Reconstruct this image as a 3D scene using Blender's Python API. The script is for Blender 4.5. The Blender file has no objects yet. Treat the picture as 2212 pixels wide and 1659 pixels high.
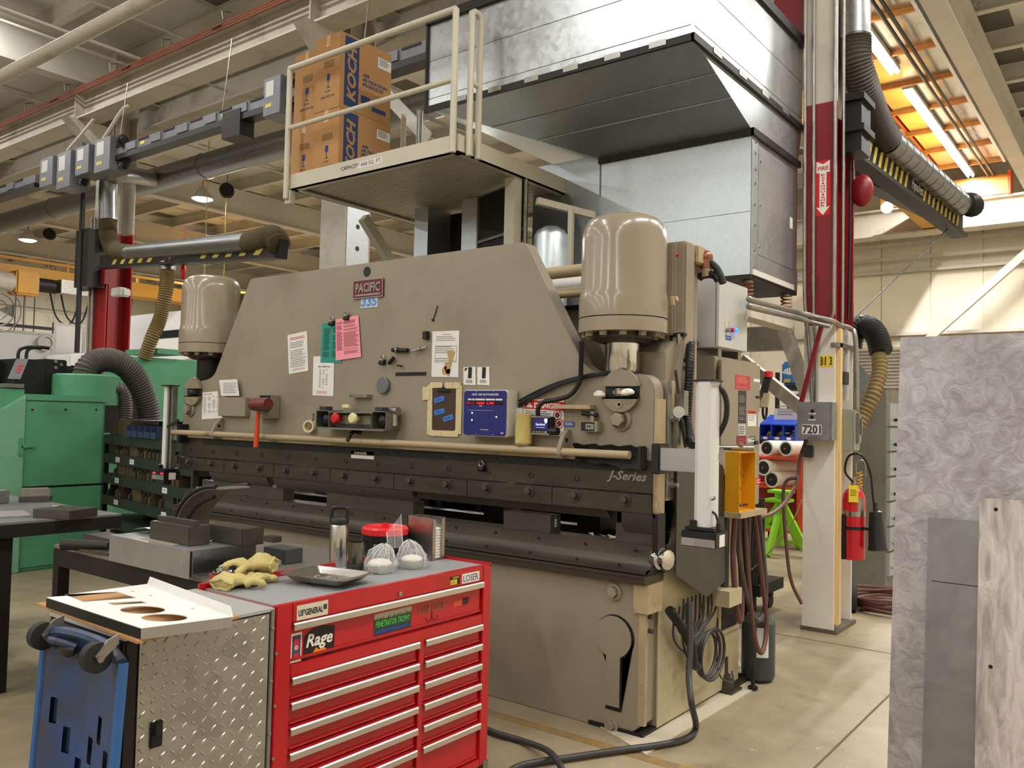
import bpy, bmesh, math, random
from mathutils import Vector, Matrix, noise as mnoise
random.seed(7)
SC = bpy.context.scene
COL = SC.collection
PI = math.pi
CAMF = Vector((-0.6066053, 0.7940089, 0.0397465))
CAMR = Vector((0.794978, 0.6062251, 0.0223859))
CAMU = Vector((0.0063208, -0.045177, 0.998959))
CAMC = Vector((2.1785768, -3.8428146, 1.5877664))
FPX = 1831.786
cam_data = bpy.data.cameras.new('camera')
cam = bpy.data.objects.new('camera', cam_data)
COL.objects.link(cam)
cam_data.sensor_width = 36.0
cam_data.sensor_fit = 'HORIZONTAL'
cam_data.lens = FPX * 36.0 / 2212.0
cam_data.clip_start = 0.05
cam_data.clip_end = 200
m4 = Matrix((CAMR, CAMU, -CAMF)).transposed().to_4x4()
m4.translation = CAMC
cam.matrix_world = m4
SC.camera = cam
SC.view_settings.view_transform = 'Standard'
SC.view_settings.look = 'None'
SC.view_settings.gamma = 1.0
SC.view_settings.use_curve_mapping = False
SC.view_settings.exposure = 0.0
world = bpy.data.worlds.new('world')
SC.world = world
world.use_nodes = True
world.node_tree.nodes['Background'].inputs[0].default_value = (1.0, 0.97, 0.92, 1)
world.node_tree.nodes['Background'].inputs[1].default_value = 0.08
def lamp(x, y, z, sx, sy, power, col=(1.0, 0.985, 0.955)):
 d = bpy.data.lights.new('lamp', 'AREA')
 d.shape = 'RECTANGLE'
 d.size, d.size_y = sx, sy
 d.energy = power
 d.color = col
 o = bpy.data.objects.new('ceiling_lamp_light', d)
 COL.objects.link(o)
 o.location = (x, y, z)
 return o
LZ = 7.0
def disc(x, y, z, r, power):
 o = lamp(x, y, z, r, r, power)
 o.data.shape = 'DISK'
 return o
for rx in (6.0, 2.4, -3.0, -8.0, -13.0, -19.0):
 for ry in (-21.0, -16.5, -12.0, -7.5, -3.4):
  pw = 150 if ry < -9 else (100 if ry < -5 else (125 if rx > -4 else 60))
  lamp(rx, ry, LZ, 0.30, 3.0, pw)
for rx in (6.0, 3.0):
 for ry in (0.6, 4.6, 8.8, 13.4):
  lamp(rx, ry, LZ, 0.30, 3.0, 250 if ry < 5 else 130)
for ry in (7.9, 12.1, 15.1):
 lamp(-1.04, ry, LZ - 0.02, 0.12, 2.6, 190 if ry < 15 else 520)
for x, y in ((-6.4, 7.1), (-15.38, 7.19), (-24.19, 7.11), (-20.59, 12.12), (-11.8, 12.1), (-29, 12.1)):
 disc(x, y, 6.43, 0.42, 420)
for rx in (-6.0, -10.5, -15.0):                       # strips along the runway beams, above the picture
 lamp(rx, 0.6, LZ + 0.2, 2.6, 0.3, 110)
def P(px, py, X=None, Y=None, Z=None):
 d = CAMF * FPX + CAMR * (px - 1106.0) - CAMU * (py - 829.5)
 if X is not None: t = (X - CAMC.x) / d.x
 elif Y is not None: t = (Y - CAMC.y) / d.y
 else: t = (Z - CAMC.z) / d.z
 return CAMC + d * t
def PD(px, py, dist):
 d = CAMF * FPX + CAMR * (px - 1106.0) - CAMU * (py - 829.5)
 return CAMC + d * (dist / FPX)
def s2l(c):
 c = c / 255.0
 return c / 12.92 if c <= 0.04045 else ((c + 0.055) / 1.055) ** 2.4
def rgb(c): return (s2l(c[0]), s2l(c[1]), s2l(c[2]), 1.0)
MATS = {}
def M(name, col, rough=0.5, metal=0.0, var=0.10, scale=3.0, bump=0.0, bscale=40.0, col2=None, lo=0.35, hi=0.65,
  stretch=(1, 1, 1), dirt=None, dirt_scale=1.5, dirt_lo=0.55, dirt_hi=0.75, emit=None, estr=1.0, coat=0.0, rvar=0.0,
  alpha=None, trans=0.0, spec=0.5, ior=1.45):
 m = bpy.data.materials.new(name)
 MATS[name] = m
 m.use_nodes = True
 nt = m.node_tree
 N, L = nt.nodes, nt.links
 b = N['Principled BSDF']
 b.inputs['Roughness'].default_value = rough
 b.inputs['Metallic'].default_value = metal
 b.inputs['Specular IOR Level'].default_value = spec
 b.inputs['IOR'].default_value = ior
 b.inputs['Coat Weight'].default_value = coat
 b.inputs['Coat Roughness'].default_value = 0.12
 b.inputs['Transmission Weight'].default_value = trans
 if alpha is not None: b.inputs['Alpha'].default_value = alpha
 c1 = rgb(col)
 b.inputs['Base Color'].default_value = c1
 if emit is not None:
  b.inputs['Emission Color'].default_value = rgb(emit)
  b.inputs['Emission Strength'].default_value = estr
 if var <= 0 and bump <= 0 and dirt is None and col2 is None:
  return m
 tc = N.new('ShaderNodeTexCoord')
 mp = N.new('ShaderNodeMapping')
 mp.inputs['Scale'].default_value = stretch
 L.new(tc.outputs['Object'], mp.inputs['Vector'])
 nz = N.new('ShaderNodeTexNoise')
 nz.inputs['Scale'].default_value = scale
 nz.inputs['Detail'].default_value = 7.0
 nz.inputs['Roughness'].default_value = 0.62
 L.new(mp.outputs[0], nz.inputs['Vector'])
 rp = N.new('ShaderNodeValToRGB')
 rp.color_ramp.elements[0].position = lo
 rp.color_ramp.elements[1].position = hi
 if col2 is not None:
  rp.color_ramp.elements[0].color = rgb(col2)
  rp.color_ramp.elements[1].color = c1
 else:
  rp.color_ramp.elements[0].color = tuple(max(0, v * (1 - var)) for v in c1[:3]) + (1,)
  rp.color_ramp.elements[1].color = tuple(min(1, v * (1 + var)) for v in c1[:3]) + (1,)
 L.new(nz.outputs['Fac'], rp.inputs['Fac'])
 out = rp.outputs['Color']
 if dirt is not None:
  n2 = N.new('ShaderNodeTexNoise')
  n2.inputs['Scale'].default_value = dirt_scale
  n2.inputs['Detail'].default_value = 9.0
  n2.inputs['Roughness'].default_value = 0.7
  L.new(mp.outputs[0], n2.inputs['Vector'])
  r2 = N.new('ShaderNodeValToRGB')
  r2.color_ramp.elements[0].position = dirt_lo
  r2.color_ramp.elements[1].position = dirt_hi
  L.new(n2.outputs['Fac'], r2.inputs['Fac'])
  mx = N.new('ShaderNodeMix')
  mx.data_type = 'RGBA'
  L.new(r2.outputs['Color'], mx.inputs['Factor'])
  L.new(out, mx.inputs['A'])
  mx.inputs['B'].default_value = rgb(dirt)
  out = mx.outputs['Result']
 L.new(out, b.inputs['Base Color'])
 if rvar > 0:
  mr = N.new('ShaderNodeMapRange')
  mr.inputs['To Min'].default_value = max(0.02, rough - rvar)
  mr.inputs['To Max'].default_value = min(1, rough + rvar)
  L.new(nz.outputs['Fac'], mr.inputs['Value'])
  L.new(mr.outputs[0], b.inputs['Roughness'])
 if bump > 0:
  n3 = N.new('ShaderNodeTexNoise')
  n3.inputs['Scale'].default_value = bscale
  n3.inputs['Detail'].default_value = 4.0
  L.new(mp.outputs[0], n3.inputs['Vector'])
  bp = N.new('ShaderNodeBump')
  bp.inputs['Strength'].default_value = bump
  bp.inputs['Distance'].default_value = 0.01
  L.new(n3.outputs['Fac'], bp.inputs['Height'])
  L.new(bp.outputs[0], b.inputs['Normal'])
 return m
tan = M('tan_paint', (143, 133, 115), 0.42, 0, 0.06, 1.3, dirt=(112, 100, 82), dirt_scale=1.1, dirt_lo=0.52, dirt_hi=0.85)
tan_gloss = M('tan_gloss_paint', (146, 134, 115), 0.26, 0, 0.06, 3, dirt=(120, 100, 78), dirt_scale=6, dirt_lo=0.62, dirt_hi=0.8, coat=0.4)
tan_worn = M('worn_tan_paint', (168, 150, 118), 0.5, 0, 0.08, 2.2, dirt=(62, 52, 40), dirt_scale=3.2, dirt_lo=0.56, dirt_hi=0.72)
cream = M('cream_paint', (176, 164, 132), 0.5, 0, 0.06, 3, dirt=(120, 108, 84), dirt_scale=4, dirt_lo=0.6, dirt_hi=0.8)
ramdark = M('oiled_dark_steel', (74, 66, 57), 0.42, 0.45, 0.16, 6, stretch=(0.4, 1, 2.2), dirt=(40, 34, 29), dirt_scale=2.2, rvar=0.1)
diesteel = M('die_steel', (84, 80, 74), 0.40, 0.55, 0.14, 7, stretch=(0.3, 1, 2), dirt=(52, 45, 38), dirt_scale=3)
blacksteel = M('black_steel', (34, 31, 29), 0.5, 0.3, 0.15, 6)
grime = M('black_grease', (18, 18, 19), 0.55, 0, 0.2, 30, bump=0.5, bscale=60)
black = M('black_plastic', (20, 20, 22), 0.45, 0, 0.06, 8)
rubber = M('black_rubber', (30, 29, 28), 0.65, 0, 0.1, 12)
chrome = M('chrome', (205, 203, 198), 0.10, 1.0, 0.05, 5)
steel = M('bright_steel', (168, 164, 158), 0.30, 0.95, 0.10, 8, rvar=0.08)
zinc = M('zinc_steel', (150, 148, 142), 0.38, 0.85, 0.12, 14)
brushed = M('brushed_stainless', (188, 186, 180), 0.27, 1.0, 0.10, 20, stretch=(6, 6, 0.15), rvar=0.06)
white = M('white_paint', (208, 206, 200), 0.45, 0, 0.04, 3)
whitegrey = M('light_grey_paint', (186, 186, 182), 0.38, 0, 0.04, 2)
beam = M('old_white_paint', (188, 180, 166), 0.55, 0, 0.06, 1.2, dirt=(128, 118, 102), dirt_scale=1.6, dirt_lo=0.52, dirt_hi=0.8)
railpaint = M('pale_putty_paint', (196, 190, 172), 0.42, 0, 0.05, 2)
redcol = M('red_column_paint', (126, 22, 27), 0.40, 0, 0.10, 2, dirt=(86, 14, 18), dirt_scale=2)
redbox = M('toolbox_red', (178, 20, 30), 0.30, 0, 0.06, 3, dirt=(120, 14, 20), dirt_scale=7, dirt_lo=0.62, dirt_hi=0.8, coat=0.25)
red = M('red_plastic', (196, 32, 36), 0.38, 0, 0.05, 6)
orange = M('orange_plastic', (206, 74, 38), 0.42, 0, 0.08, 6)
green = M('machine_green', (84, 152, 114), 0.45, 0, 0.07, 1.6, dirt=(58, 106, 80), dirt_scale=1.2, dirt_lo=0.5, dirt_hi=0.8)
lime = M('lime_green_paint', (142, 205, 38), 0.42, 0, 0.08, 5)
yellow = M('safety_yellow', (214, 152, 18), 0.45, 0, 0.07, 3, dirt=(130, 86, 12), dirt_scale=4, dirt_lo=0.62, dirt_hi=0.8)
hazard = M('hazard_yellow', (196, 176, 84), 0.5, 0, 0.08, 5)
craney = M('crane_yellow', (196, 142, 34), 0.5, 0, 0.1, 1)
blue = M('blue_plastic', (26, 66, 178), 0.40, 0, 0.06, 5)
panelblue = M('panel_blue', (30, 34, 112), 0.35, 0, 0.03, 6)
weldblue = M('machine_blue', (38, 108, 164), 0.4, 0, 0.06, 4)
bluetape = M('blue_tape', (50, 118, 204), 0.6, 0, 0.08, 40)
creeperb = M('creeper_blue_plastic', (32, 66, 118), 0.42, 0, 0.12, 3, dirt=(52, 50, 48), dirt_scale=2.6, dirt_lo=0.42, dirt_hi=0.62)
paper = M('white_paper', (222, 221, 216), 0.7, 0, 0.03, 10)
pink = M('pink_paper', (240, 150, 162), 0.7, 0, 0.02, 10)
teal = M('teal_paper', (42, 140, 126), 0.7, 0, 0.03, 10)
ink = M('print_ink', (58, 56, 56), 0.8, 0, 0.0)
inkgrey = M('grey_print', (142, 140, 138), 0.8, 0, 0.0)
inkred = M('red_print', (196, 36, 44), 0.7, 0, 0.0)
inkwhite = M('white_print', (226, 224, 218), 0.6, 0, 0.0)
inkblue = M('blue_print', (54, 74, 160), 0.7, 0, 0.0)
card = M('cardboard', (176, 132, 84), 0.75, 0, 0.05, 4)
cardtape = M('clear_packing_tape', (196, 160, 116), 0.15, 0, 0.1, 20, bump=0.4, bscale=60)
kochblue = M('carton_blue_ink', (34, 58, 104), 0.7, 0, 0.08, 20)
glove = M('canvas_glove', (186, 172, 112), 0.85, 0, 0.12, 12, dirt=(70, 60, 40), dirt_scale=5, dirt_lo=0.62, dirt_hi=0.72, bump=0.4, bscale=120)
masking = M('masking_tape', (206, 190, 148), 0.65, 0, 0.08, 14, dirt=(150, 124, 82), dirt_scale=9)
walnut = M('clipboard_brown', (66, 44, 30), 0.5, 0, 0.15, 8)
hosegrey = M('grey_hose', (74, 68, 62), 0.55, 0, 0.12, 10)
hosebrown = M('brown_hose', (98, 62, 56), 0.5, 0, 0.12, 8)
hoseolive = M('olive_fabric_hose', (92, 82, 56), 0.6, 0, 0.1, 10)
copper = M('copper_pipe', (150, 98, 78), 0.4, 0.6, 0.1, 6)
cablegrey = M('cable_grey', (52, 50, 48), 0.5, 0, 0.12, 20)
busgrey = M('busway_grey', (112, 114, 120), 0.45, 0.2, 0.06, 6)
bin_blue = M('steel_bin_blue', (52, 62, 92), 0.5, 0.2, 0.1, 6)
rackm = M('rack_green_black', (44, 50, 46), 0.5, 0.1, 0.12, 4)
led_red = M('red_led', (255, 40, 40), 0.4, 0, 0, emit=(255, 30, 30), estr=2.5)
led_blue = M('blue_lamp', (40, 110, 255), 0.3, 0, 0, emit=(40, 110, 255), estr=2.6)
led_green = M('green_led', (150, 255, 190), 0.4, 0, 0, emit=(150, 255, 190), estr=2.0)
led_amber = M('amber_led', (255, 190, 120), 0.4, 0, 0, emit=(255, 190, 120), estr=2.0)
screen = M('screen_glow', (40, 34, 92), 0.2, 0, 0, emit=(40, 34, 92), estr=0.5)
screentext = M('screen_text', (190, 200, 255), 0.4, 0, 0, emit=(200, 208, 255), estr=1.2)
tube_glow = M('fluorescent_tube', (255, 250, 236), 0.4, 0, 0, emit=(255, 246, 224), estr=14)
lamp_glow = M('lamp_lens', (255, 252, 246), 0.4, 0, 0, emit=(255, 250, 240), estr=10)
foam = M('foam_white', (226, 222, 210), 0.8, 0, 0.05, 30)
spongey = M('stained_foam', (196, 180, 110), 0.8, 0, 0.15, 9, dirt=(96, 92, 74), dirt_scale=5)
creamcap = M('cream_cap', (222, 214, 162), 0.4, 0, 0.04, 9)
dmgrey = M('damp_dark_grey', (58, 60, 58), 0.5, 0.1, 0.1, 6)
woodstrip = M('timber_strip', (214, 184, 132), 0.6, 0, 0.1, 5, stretch=(6, 6, 0.6), dirt=(120, 92, 58), dirt_scale=6, dirt_lo=0.6, dirt_hi=0.8)
palepvc = M('clear_wrap', (235, 235, 235), 0.12, 0, 0, trans=0.0, alpha=0.22)
wrapcrease = M('wrap_crease', (245, 245, 245), 0.15, 0, 0, alpha=0.6)
def galv(name, col, rough, sc, amp, warp=0.0):
 m = bpy.data.materials.new(name); MATS[name] = m
 m.use_nodes = True
 N, L = m.node_tree.nodes, m.node_tree.links
 b = N['Principled BSDF']
 b.inputs['Metallic'].default_value = 0.92
 tc = N.new('ShaderNodeTexCoord')
 v = N.new('ShaderNodeTexVoronoi'); v.inputs['Scale'].default_value = sc
 L.new(tc.outputs['Object'], v.inputs['Vector'])
 nz = N.new('ShaderNodeTexNoise'); nz.inputs['Scale'].default_value = 1.4; nz.inputs['Detail'].default_value = 5
 L.new(tc.outputs['Object'], nz.inputs['Vector'])
 mr = N.new('ShaderNodeMix'); mr.data_type = 'RGBA'; mr.inputs['Factor'].default_value = 0.55
 L.new(v.outputs['Color'], mr.inputs['A']); L.new(nz.outputs['Fac'], mr.inputs['B'])
 bw = N.new('ShaderNodeRGBToBW'); L.new(mr.outputs['Result'], bw.inputs[0])
 rp = N.new('ShaderNodeValToRGB')
 c = rgb(col)
 rp.color_ramp.elements[0].color = tuple(x * (1 - amp) for x in c[:3]) + (1,)
 rp.color_ramp.elements[1].color = tuple(min(1, x * (1 + amp)) for x in c[:3]) + (1,)
 rp.color_ramp.elements[0].position = 0.3; rp.color_ramp.elements[1].position = 0.7
 L.new(bw.outputs[0], rp.inputs[0]); L.new(rp.outputs[0], b.inputs['Base Color'])
 r2 = N.new('ShaderNodeMapRange'); r2.inputs['To Min'].default_value = rough - 0.07; r2.inputs['To Max'].default_value = rough + 0.09
 L.new(bw.outputs[0], r2.inputs['Value']); L.new(r2.outputs[0], b.inputs['Roughness'])
 if warp > 0:
  n3 = N.new('ShaderNodeTexNoise'); n3.inputs['Scale'].default_value = 2.2; n3.inputs['Detail'].default_value = 1.5
  L.new(tc.outputs['Object'], n3.inputs['Vector'])
  bp = N.new('ShaderNodeBump'); bp.inputs['Strength'].default_value = warp; bp.inputs['Distance'].default_value = 0.05
  L.new(n3.outputs['Fac'], bp.inputs['Height']); L.new(bp.outputs[0], b.inputs['Normal'])
 return m
galvm = galv('galvanised_sheet', (192, 196, 198), 0.30, 26, 0.08, 0.12)
galvdull = galv('dull_galvanised_sheet', (186, 193, 197), 0.40, 30, 0.06)
galvduct = galv('galvanised_duct', (140, 142, 142), 0.36, 30, 0.10)
millsheet = galv('mill_aluminium', (176, 176, 178), 0.40, 9, 0.06, 0.15)
guardm = galv('guard_sheet', (88, 87, 86), 0.44, 4, 0.08)
foil = galv('foil_panel', (196, 192, 182), 0.30, 4, 0.08, 0.5)
diamond = galv('tread_plate', (180, 178, 174), 0.36, 14, 0.10)
def swirl(name, col, rough, sc, bstr, stretch, col2):
 """ground / orbital-sanded sheet steel: overlapping arcs"""
 m = bpy.data.materials.new(name); MATS[name] = m
 m.use_nodes = True
 N, L = m.node_tree.nodes, m.node_tree.links
 b = N['Principled BSDF']; b.inputs['Metallic'].default_value = 0.75
 tc = N.new('ShaderNodeTexCoord'); mp = N.new('ShaderNodeMapping'); mp.inputs['Scale'].default_value = stretch
 L.new(tc.outputs['Object'], mp.inputs['Vector'])
 n1 = N.new('ShaderNodeTexNoise'); n1.inputs['Scale'].default_value = sc; n1.inputs['Detail'].default_value = 6; n1.inputs['Distortion'].default_value = 1.6
 L.new(mp.outputs[0], n1.inputs['Vector'])
 n2 = N.new('ShaderNodeTexNoise'); n2.inputs['Scale'].default_value = sc * 0.22; n2.inputs['Detail'].default_value = 3
 L.new(mp.outputs[0], n2.inputs['Vector'])
 mx = N.new('ShaderNodeMix'); mx.data_type = 'RGBA'; mx.inputs['Factor'].default_value = 0.5
 L.new(n1.outputs['Fac'], mx.inputs['A']); L.new(n2.outputs['Fac'], mx.inputs['B'])
 rp = N.new('ShaderNodeValToRGB'); rp.color_ramp.elements[0].position = 0.38; rp.color_ramp.elements[1].position = 0.62
 rp.color_ramp.elements[0].color = rgb(col2); rp.color_ramp.elements[1].color = rgb(col)
 L.new(mx.outputs['Result'], rp.inputs[0]); L.new(rp.outputs[0], b.inputs['Base Color'])
 b.inputs['Roughness'].default_value = rough
 bp = N.new('ShaderNodeBump'); bp.inputs['Strength'].default_value = bstr; bp.inputs['Distance'].default_value = 0.02
 L.new(n1.outputs['Fac'], bp.inputs['Height']); L.new(bp.outputs[0], b.inputs['Normal'])
 return m
swirl_big = swirl('ground_sheet', (172, 168, 170), 0.46, 17, 0.12, (1, 1, 1), (138, 132, 134))
swirl_small = swirl('plain_sheet', (140, 138, 138), 0.46, 5, 0.05, (1, 1, 1), (118, 114, 115))
swirl_bright = swirl('bright_ground_sheet', (204, 196, 194), 0.46, 14, 0.22, (2.2, 1, 0.5), (150, 140, 140))
def floor_mat():
 m = bpy.data.materials.new('concrete'); m.use_nodes = True
 N, L = m.node_tree.nodes, m.node_tree.links
 b = N['Principled BSDF']; b.inputs['Roughness'].default_value = 0.48
 tc = N.new('ShaderNodeTexCoord')
 def nz(s, d=8, r=0.65):
  n = N.new('ShaderNodeTexNoise'); n.inputs['Scale'].default_value = s; n.inputs['Detail'].default_value = d; n.inputs['Roughness'].default_value = r
  L.new(tc.outputs['Object'], n.inputs['Vector']); return n
 n1 = nz(0.9)
 rp = N.new('ShaderNodeValToRGB'); e = rp.color_ramp.elements
 e[0].position = 0.32; e[0].color = rgb((122, 109, 86)); e[1].position = 0.68; e[1].color = rgb((164, 148, 120))
 L.new(n1.outputs['Fac'], rp.inputs[0])
 n2 = nz(2.6)
 r2 = N.new('ShaderNodeValToRGB'); r2.color_ramp.elements[0].position = 0.56; r2.color_ramp.elements[1].position = 0.72
 L.new(n2.outputs['Fac'], r2.inputs[0])
 mx = N.new('ShaderNodeMix'); mx.data_type = 'RGBA'; mx.inputs['B'].default_value = rgb((104, 84, 60))
 mm = N.new('ShaderNodeMath'); mm.operation = 'MULTIPLY'; mm.inputs[1].default_value = 0.6
 L.new(r2.outputs[0], mm.inputs[0]); L.new(mm.outputs[0], mx.inputs['Factor']); L.new(rp.outputs[0], mx.inputs['A'])
 n4 = nz(14, 3)
 r4 = N.new('ShaderNodeValToRGB'); r4.color_ramp.elements[0].position = 0.70; r4.color_ramp.elements[1].position = 0.74
 L.new(n4.outputs['Fac'], r4.inputs[0])
 m4_ = N.new('ShaderNodeMix'); m4_.data_type = 'RGBA'; m4_.inputs['B'].default_value = rgb((196, 186, 164))
 L.new(r4.outputs[0], m4_.inputs['Factor']); L.new(mx.outputs['Result'], m4_.inputs['A'])
 L.new(m4_.outputs['Result'], b.inputs['Base Color'])
 rr = N.new('ShaderNodeMapRange'); rr.inputs['To Min'].default_value = 0.34; rr.inputs['To Max'].default_value = 0.62
 L.new(n2.outputs['Fac'], rr.inputs['Value']); L.new(rr.outputs[0], b.inputs['Roughness'])
 bp = N.new('ShaderNodeBump'); bp.inputs['Strength'].default_value = 0.08
 L.new(n4.outputs['Fac'], bp.inputs['Height']); L.new(bp.outputs[0], b.inputs['Normal'])
 return m
concrete = floor_mat()
padconc = M('pale_concrete', (188, 178, 156), 0.6, 0, 0.1, 3, dirt=(140, 124, 98), dirt_scale=4)
deckm = M('roof_deck_paint', (202, 200, 194), 0.6, 0, 0.07, 0.6)
joistm = M('joist_paint', (194, 190, 180), 0.6, 0, 0.08, 1.0)
wallm = M('metal_wall_panel', (206, 198, 180), 0.55, 0, 0.05, 0.6, dirt=(168, 156, 132), dirt_scale=0.9)
wallback = M('bright_wall_panel', (222, 214, 194), 0.55, 0, 0.04, 0.5, dirt=(186, 172, 144), dirt_scale=0.8)
class MB:
 def __init__(s): s.v = []; s.f = []
 def add(s, vs, fs):
  o = len(s.v)
  s.v += [Vector(p) for p in vs]
  s.f += [tuple(i + o for i in q) for q in fs]
  return s
 def box(s, x0, x1, y0, y1, z0, z1):
  if x0 > x1: x0, x1 = x1, x0
  if y0 > y1: y0, y1 = y1, y0
  if z0 > z1: z0, z1 = z1, z0
  return s.add([(x0, y0, z0), (x1, y0, z0), (x1, y1, z0), (x0, y1, z0), (x0, y0, z1), (x1, y0, z1), (x1, y1, z1), (x0, y1, z1)],
      [(3, 2, 1, 0), (4, 5, 6, 7), (0, 1, 5, 4), (1, 2, 6, 5), (2, 3, 7, 6), (3, 0, 4, 7)])
 def fbox(s, o, u, v, n, a0, a1, b0, b1, c0, c1):
  """box in a frame: origin o, axes u v n"""
  k = len(s.v)
  s.box(a0, a1, b0, b1, c0, c1)
  for i in range(k, len(s.v)):
   p = s.v[i]; s.v[i] = o + u * p.x + v * p.y + n * p.z
  return s
 def beam(s, p0, p1, w, h, up=(0, 0, 1)):
  p0, p1 = Vector(p0), Vector(p1)
  d = (p1 - p0); l = d.length; d.normalize()
  u = Vector(up); r = d.cross(u)
  if r.length < 1e-5: r = d.cross(Vector((0, 1, 0)))
  r.normalize(); u = r.cross(d)
  return s.fbox(p0, d, r, u, 0, l, -w / 2, w / 2, -h / 2, h / 2)
 def prism(s, pts, mapf, a0, a1, caps=True):
  """pts 2D outline (ccw), mapf(u,v,a)->3D"""
  n = len(pts)
  vs = [mapf(u, v, a0) for u, v in pts] + [mapf(u, v, a1) for u, v in pts]
  fs = [(i, (i + 1) % n, n + (i + 1) % n, n + i) for i in range(n)]
  if caps: fs += [tuple(range(n - 1, -1, -1)), tuple(range(n, 2 * n))]
  return s.add(vs, fs)
 def px(s, pts, x0, x1): return s.prism(pts, lambda u, v, a: (a, u, v), x0, x1)      # (y,z) outline along X
 def py(s, pts, y0, y1): return s.prism(pts, lambda u, v, a: (u, a, v), y1, y0)      # (x,z) outline along Y
 def pz(s, pts, z0, z1): return s.prism(pts, lambda u, v, a: (u, v, a), z0, z1)      # (x,y) outline along Z
 def tube(s, pts, r, seg=10, caps=True, closed=False, radii=None):
  pts = [Vector(p) for p in pts]
  n = len(pts)
  rings = []
  prev = None
  for i, p in enumerate(pts):
   if closed: t = pts[(i + 1) % n] - pts[i - 1]
   elif i == 0: t = pts[1] - pts[0]
   elif i == n - 1: t = pts[-1] - pts[-2]
   else: t = (pts[i + 1] - p).normalized() + (p - pts[i - 1]).normalized()
   if t.length < 1e-9: t = Vector((0, 0, 1))
   t.normalize()
   if prev is None:
    a = Vector((0, 0, 1)) if abs(t.z) < 0.9 else Vector((1, 0, 0))
    u = t.cross(a).normalized()
   else:
    u = prev - t * prev.dot(t)
    u = u.normalized() if u.length > 1e-6 else t.orthogonal().normalized()
   prev = u
   w = t.cross(u)
   rr = radii[i] if radii else r
   rings.append([p + (u * math.cos(2 * PI * k / seg) + w * math.sin(2 * PI * k / seg)) * rr for k in range(seg)])
  vs = [q for ring in rings for q in ring]
  fs = []
  m = n if closed else n - 1
  for i in range(m):
   j = (i + 1) % n
   for k in range(seg):
    k2 = (k + 1) % seg
    fs.append((i * seg + k, i * seg + k2, j * seg + k2, j * seg + k))
  if caps and not closed:
   fs.append(tuple(range(seg - 1, -1, -1)))
   fs.append(tuple((n - 1) * seg + k for k in range(seg)))
  return s.add(vs, fs)
 def cyl(s, p0, p1, r0, r1=None, seg=16, caps=True):
  r1 = r0 if r1 is None else r1
  return s.tube([p0, p1], r0, seg, caps, radii=[r0, r1])
 def lathe(s, prof, c, axis=(0, 0, 1), seg=24):
  """prof: list of (r, h) along axis from c"""
  c = Vector(c); ax = Vector(axis).normalized()
  u = ax.orthogonal().normalized(); w = ax.cross(u)
  vs = []; fs = []; idx = []
  for r, h in prof:
   if r < 1e-6:
    idx.append([len(vs)]); vs.append(c + ax * h)
   else:
    b = len(vs); idx.append(list(range(b, b + seg)))
    vs += [c + ax * h + (u * math.cos(2 * PI * k / seg) + w * math.sin(2 * PI * k / seg)) * r for k in range(seg)]
  for a, b in zip(idx[:-1], idx[1:]):
   if len(a) == 1 and len(b) == 1: continue
   for k in range(seg):
    k2 = (k + 1) % seg
    if len(a) == 1: fs.append((a[0], b[k2], b[k]))
    elif len(b) == 1: fs.append((a[k], a[k2], b[0]))
    else: fs.append((a[k], a[k2], b[k2], b[k]))
  return s.add(vs, fs)
 def sphere(s, c, r, seg=14, sz=None):
  n = max(5, seg // 2)
  k0 = len(s.v)
  s.lathe([(r * math.sin(PI * i / n), -r * math.cos(PI * i / n)) for i in range(n + 1)], (0, 0, 0), (0, 0, 1), seg)
  sz = sz or (1, 1, 1)
  for i in range(k0, len(s.v)):
   p = s.v[i]; s.v[i] = Vector((p.x * sz[0], p.y * sz[1], p.z * sz[2])) + Vector(c)
  return s
 def mesh(s, name, mat, bevel=0.0, smooth=35, off=None):
  me = bpy.data.meshes.new(name)
  vs = [tuple(p - off) if off is not None else tuple(p) for p in s.v]
  me.from_pydata(vs, [], s.f)
  bm = bmesh.new(); bm.from_mesh(me)
  bmesh.ops.recalc_face_normals(bm, faces=bm.faces)
  if bevel > 0:
   es = [e for e in bm.edges if len(e.link_faces) == 2 and e.calc_face_angle(0) > 0.5]
   bmesh.ops.bevel(bm, geom=es, offset=bevel, segments=2, affect='EDGES', clamp_overlap=True)
  bm.to_mesh(me); bm.free()
  if smooth:
   me.shade_smooth()
   me.set_sharp_from_angle(angle=math.radians(smooth))
  if mat is not None: me.materials.append(mat)
  return me
def rootloc(o):
 while o.parent is not None: o = o.parent
 return o.location.copy() if not o.get('_loc') else Vector((0, 0, 0))
LOCALROOTS = set()
def part(name, mb, mat, parent, bevel=0.0, smooth=35, label=None, kind=None):
 """a part (or sub-part): verts given in world metres unless the root was made local"""
 r = parent
 while r.parent is not None: r = r.parent
 off = None if r.name in LOCALROOTS else r.location
 if r.type == 'MESH' and r.name not in LOCALROOTS: off = r.location
 me = mb.mesh(name, mat, bevel, smooth, off) if isinstance(mb, MB) else mb
 o = bpy.data.objects.new(name, me)
 COL.objects.link(o)
 o.parent = parent
 if label: o['label'] = label
 if kind: o['kind'] = kind
 return o
def thing(name, label, cat, loc=(0, 0, 0), rz=0.0, group=None, local=False):
 o = bpy.data.objects.new(name, None)
 o.empty_display_size = 0.05
 COL.objects.link(o)
 o.location = loc; o.rotation_euler = (0, 0, rz)
 tag(o, label, cat, group)
 if local or rz: LOCALROOTS.add(o.name)
 return o
def tag(o, label=None, cat=None, group=None, kind=None):
 if label: o['label'] = label
 if cat: o['category'] = cat
 if group: o['group'] = group
 if kind: o['kind'] = kind
 return o
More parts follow.
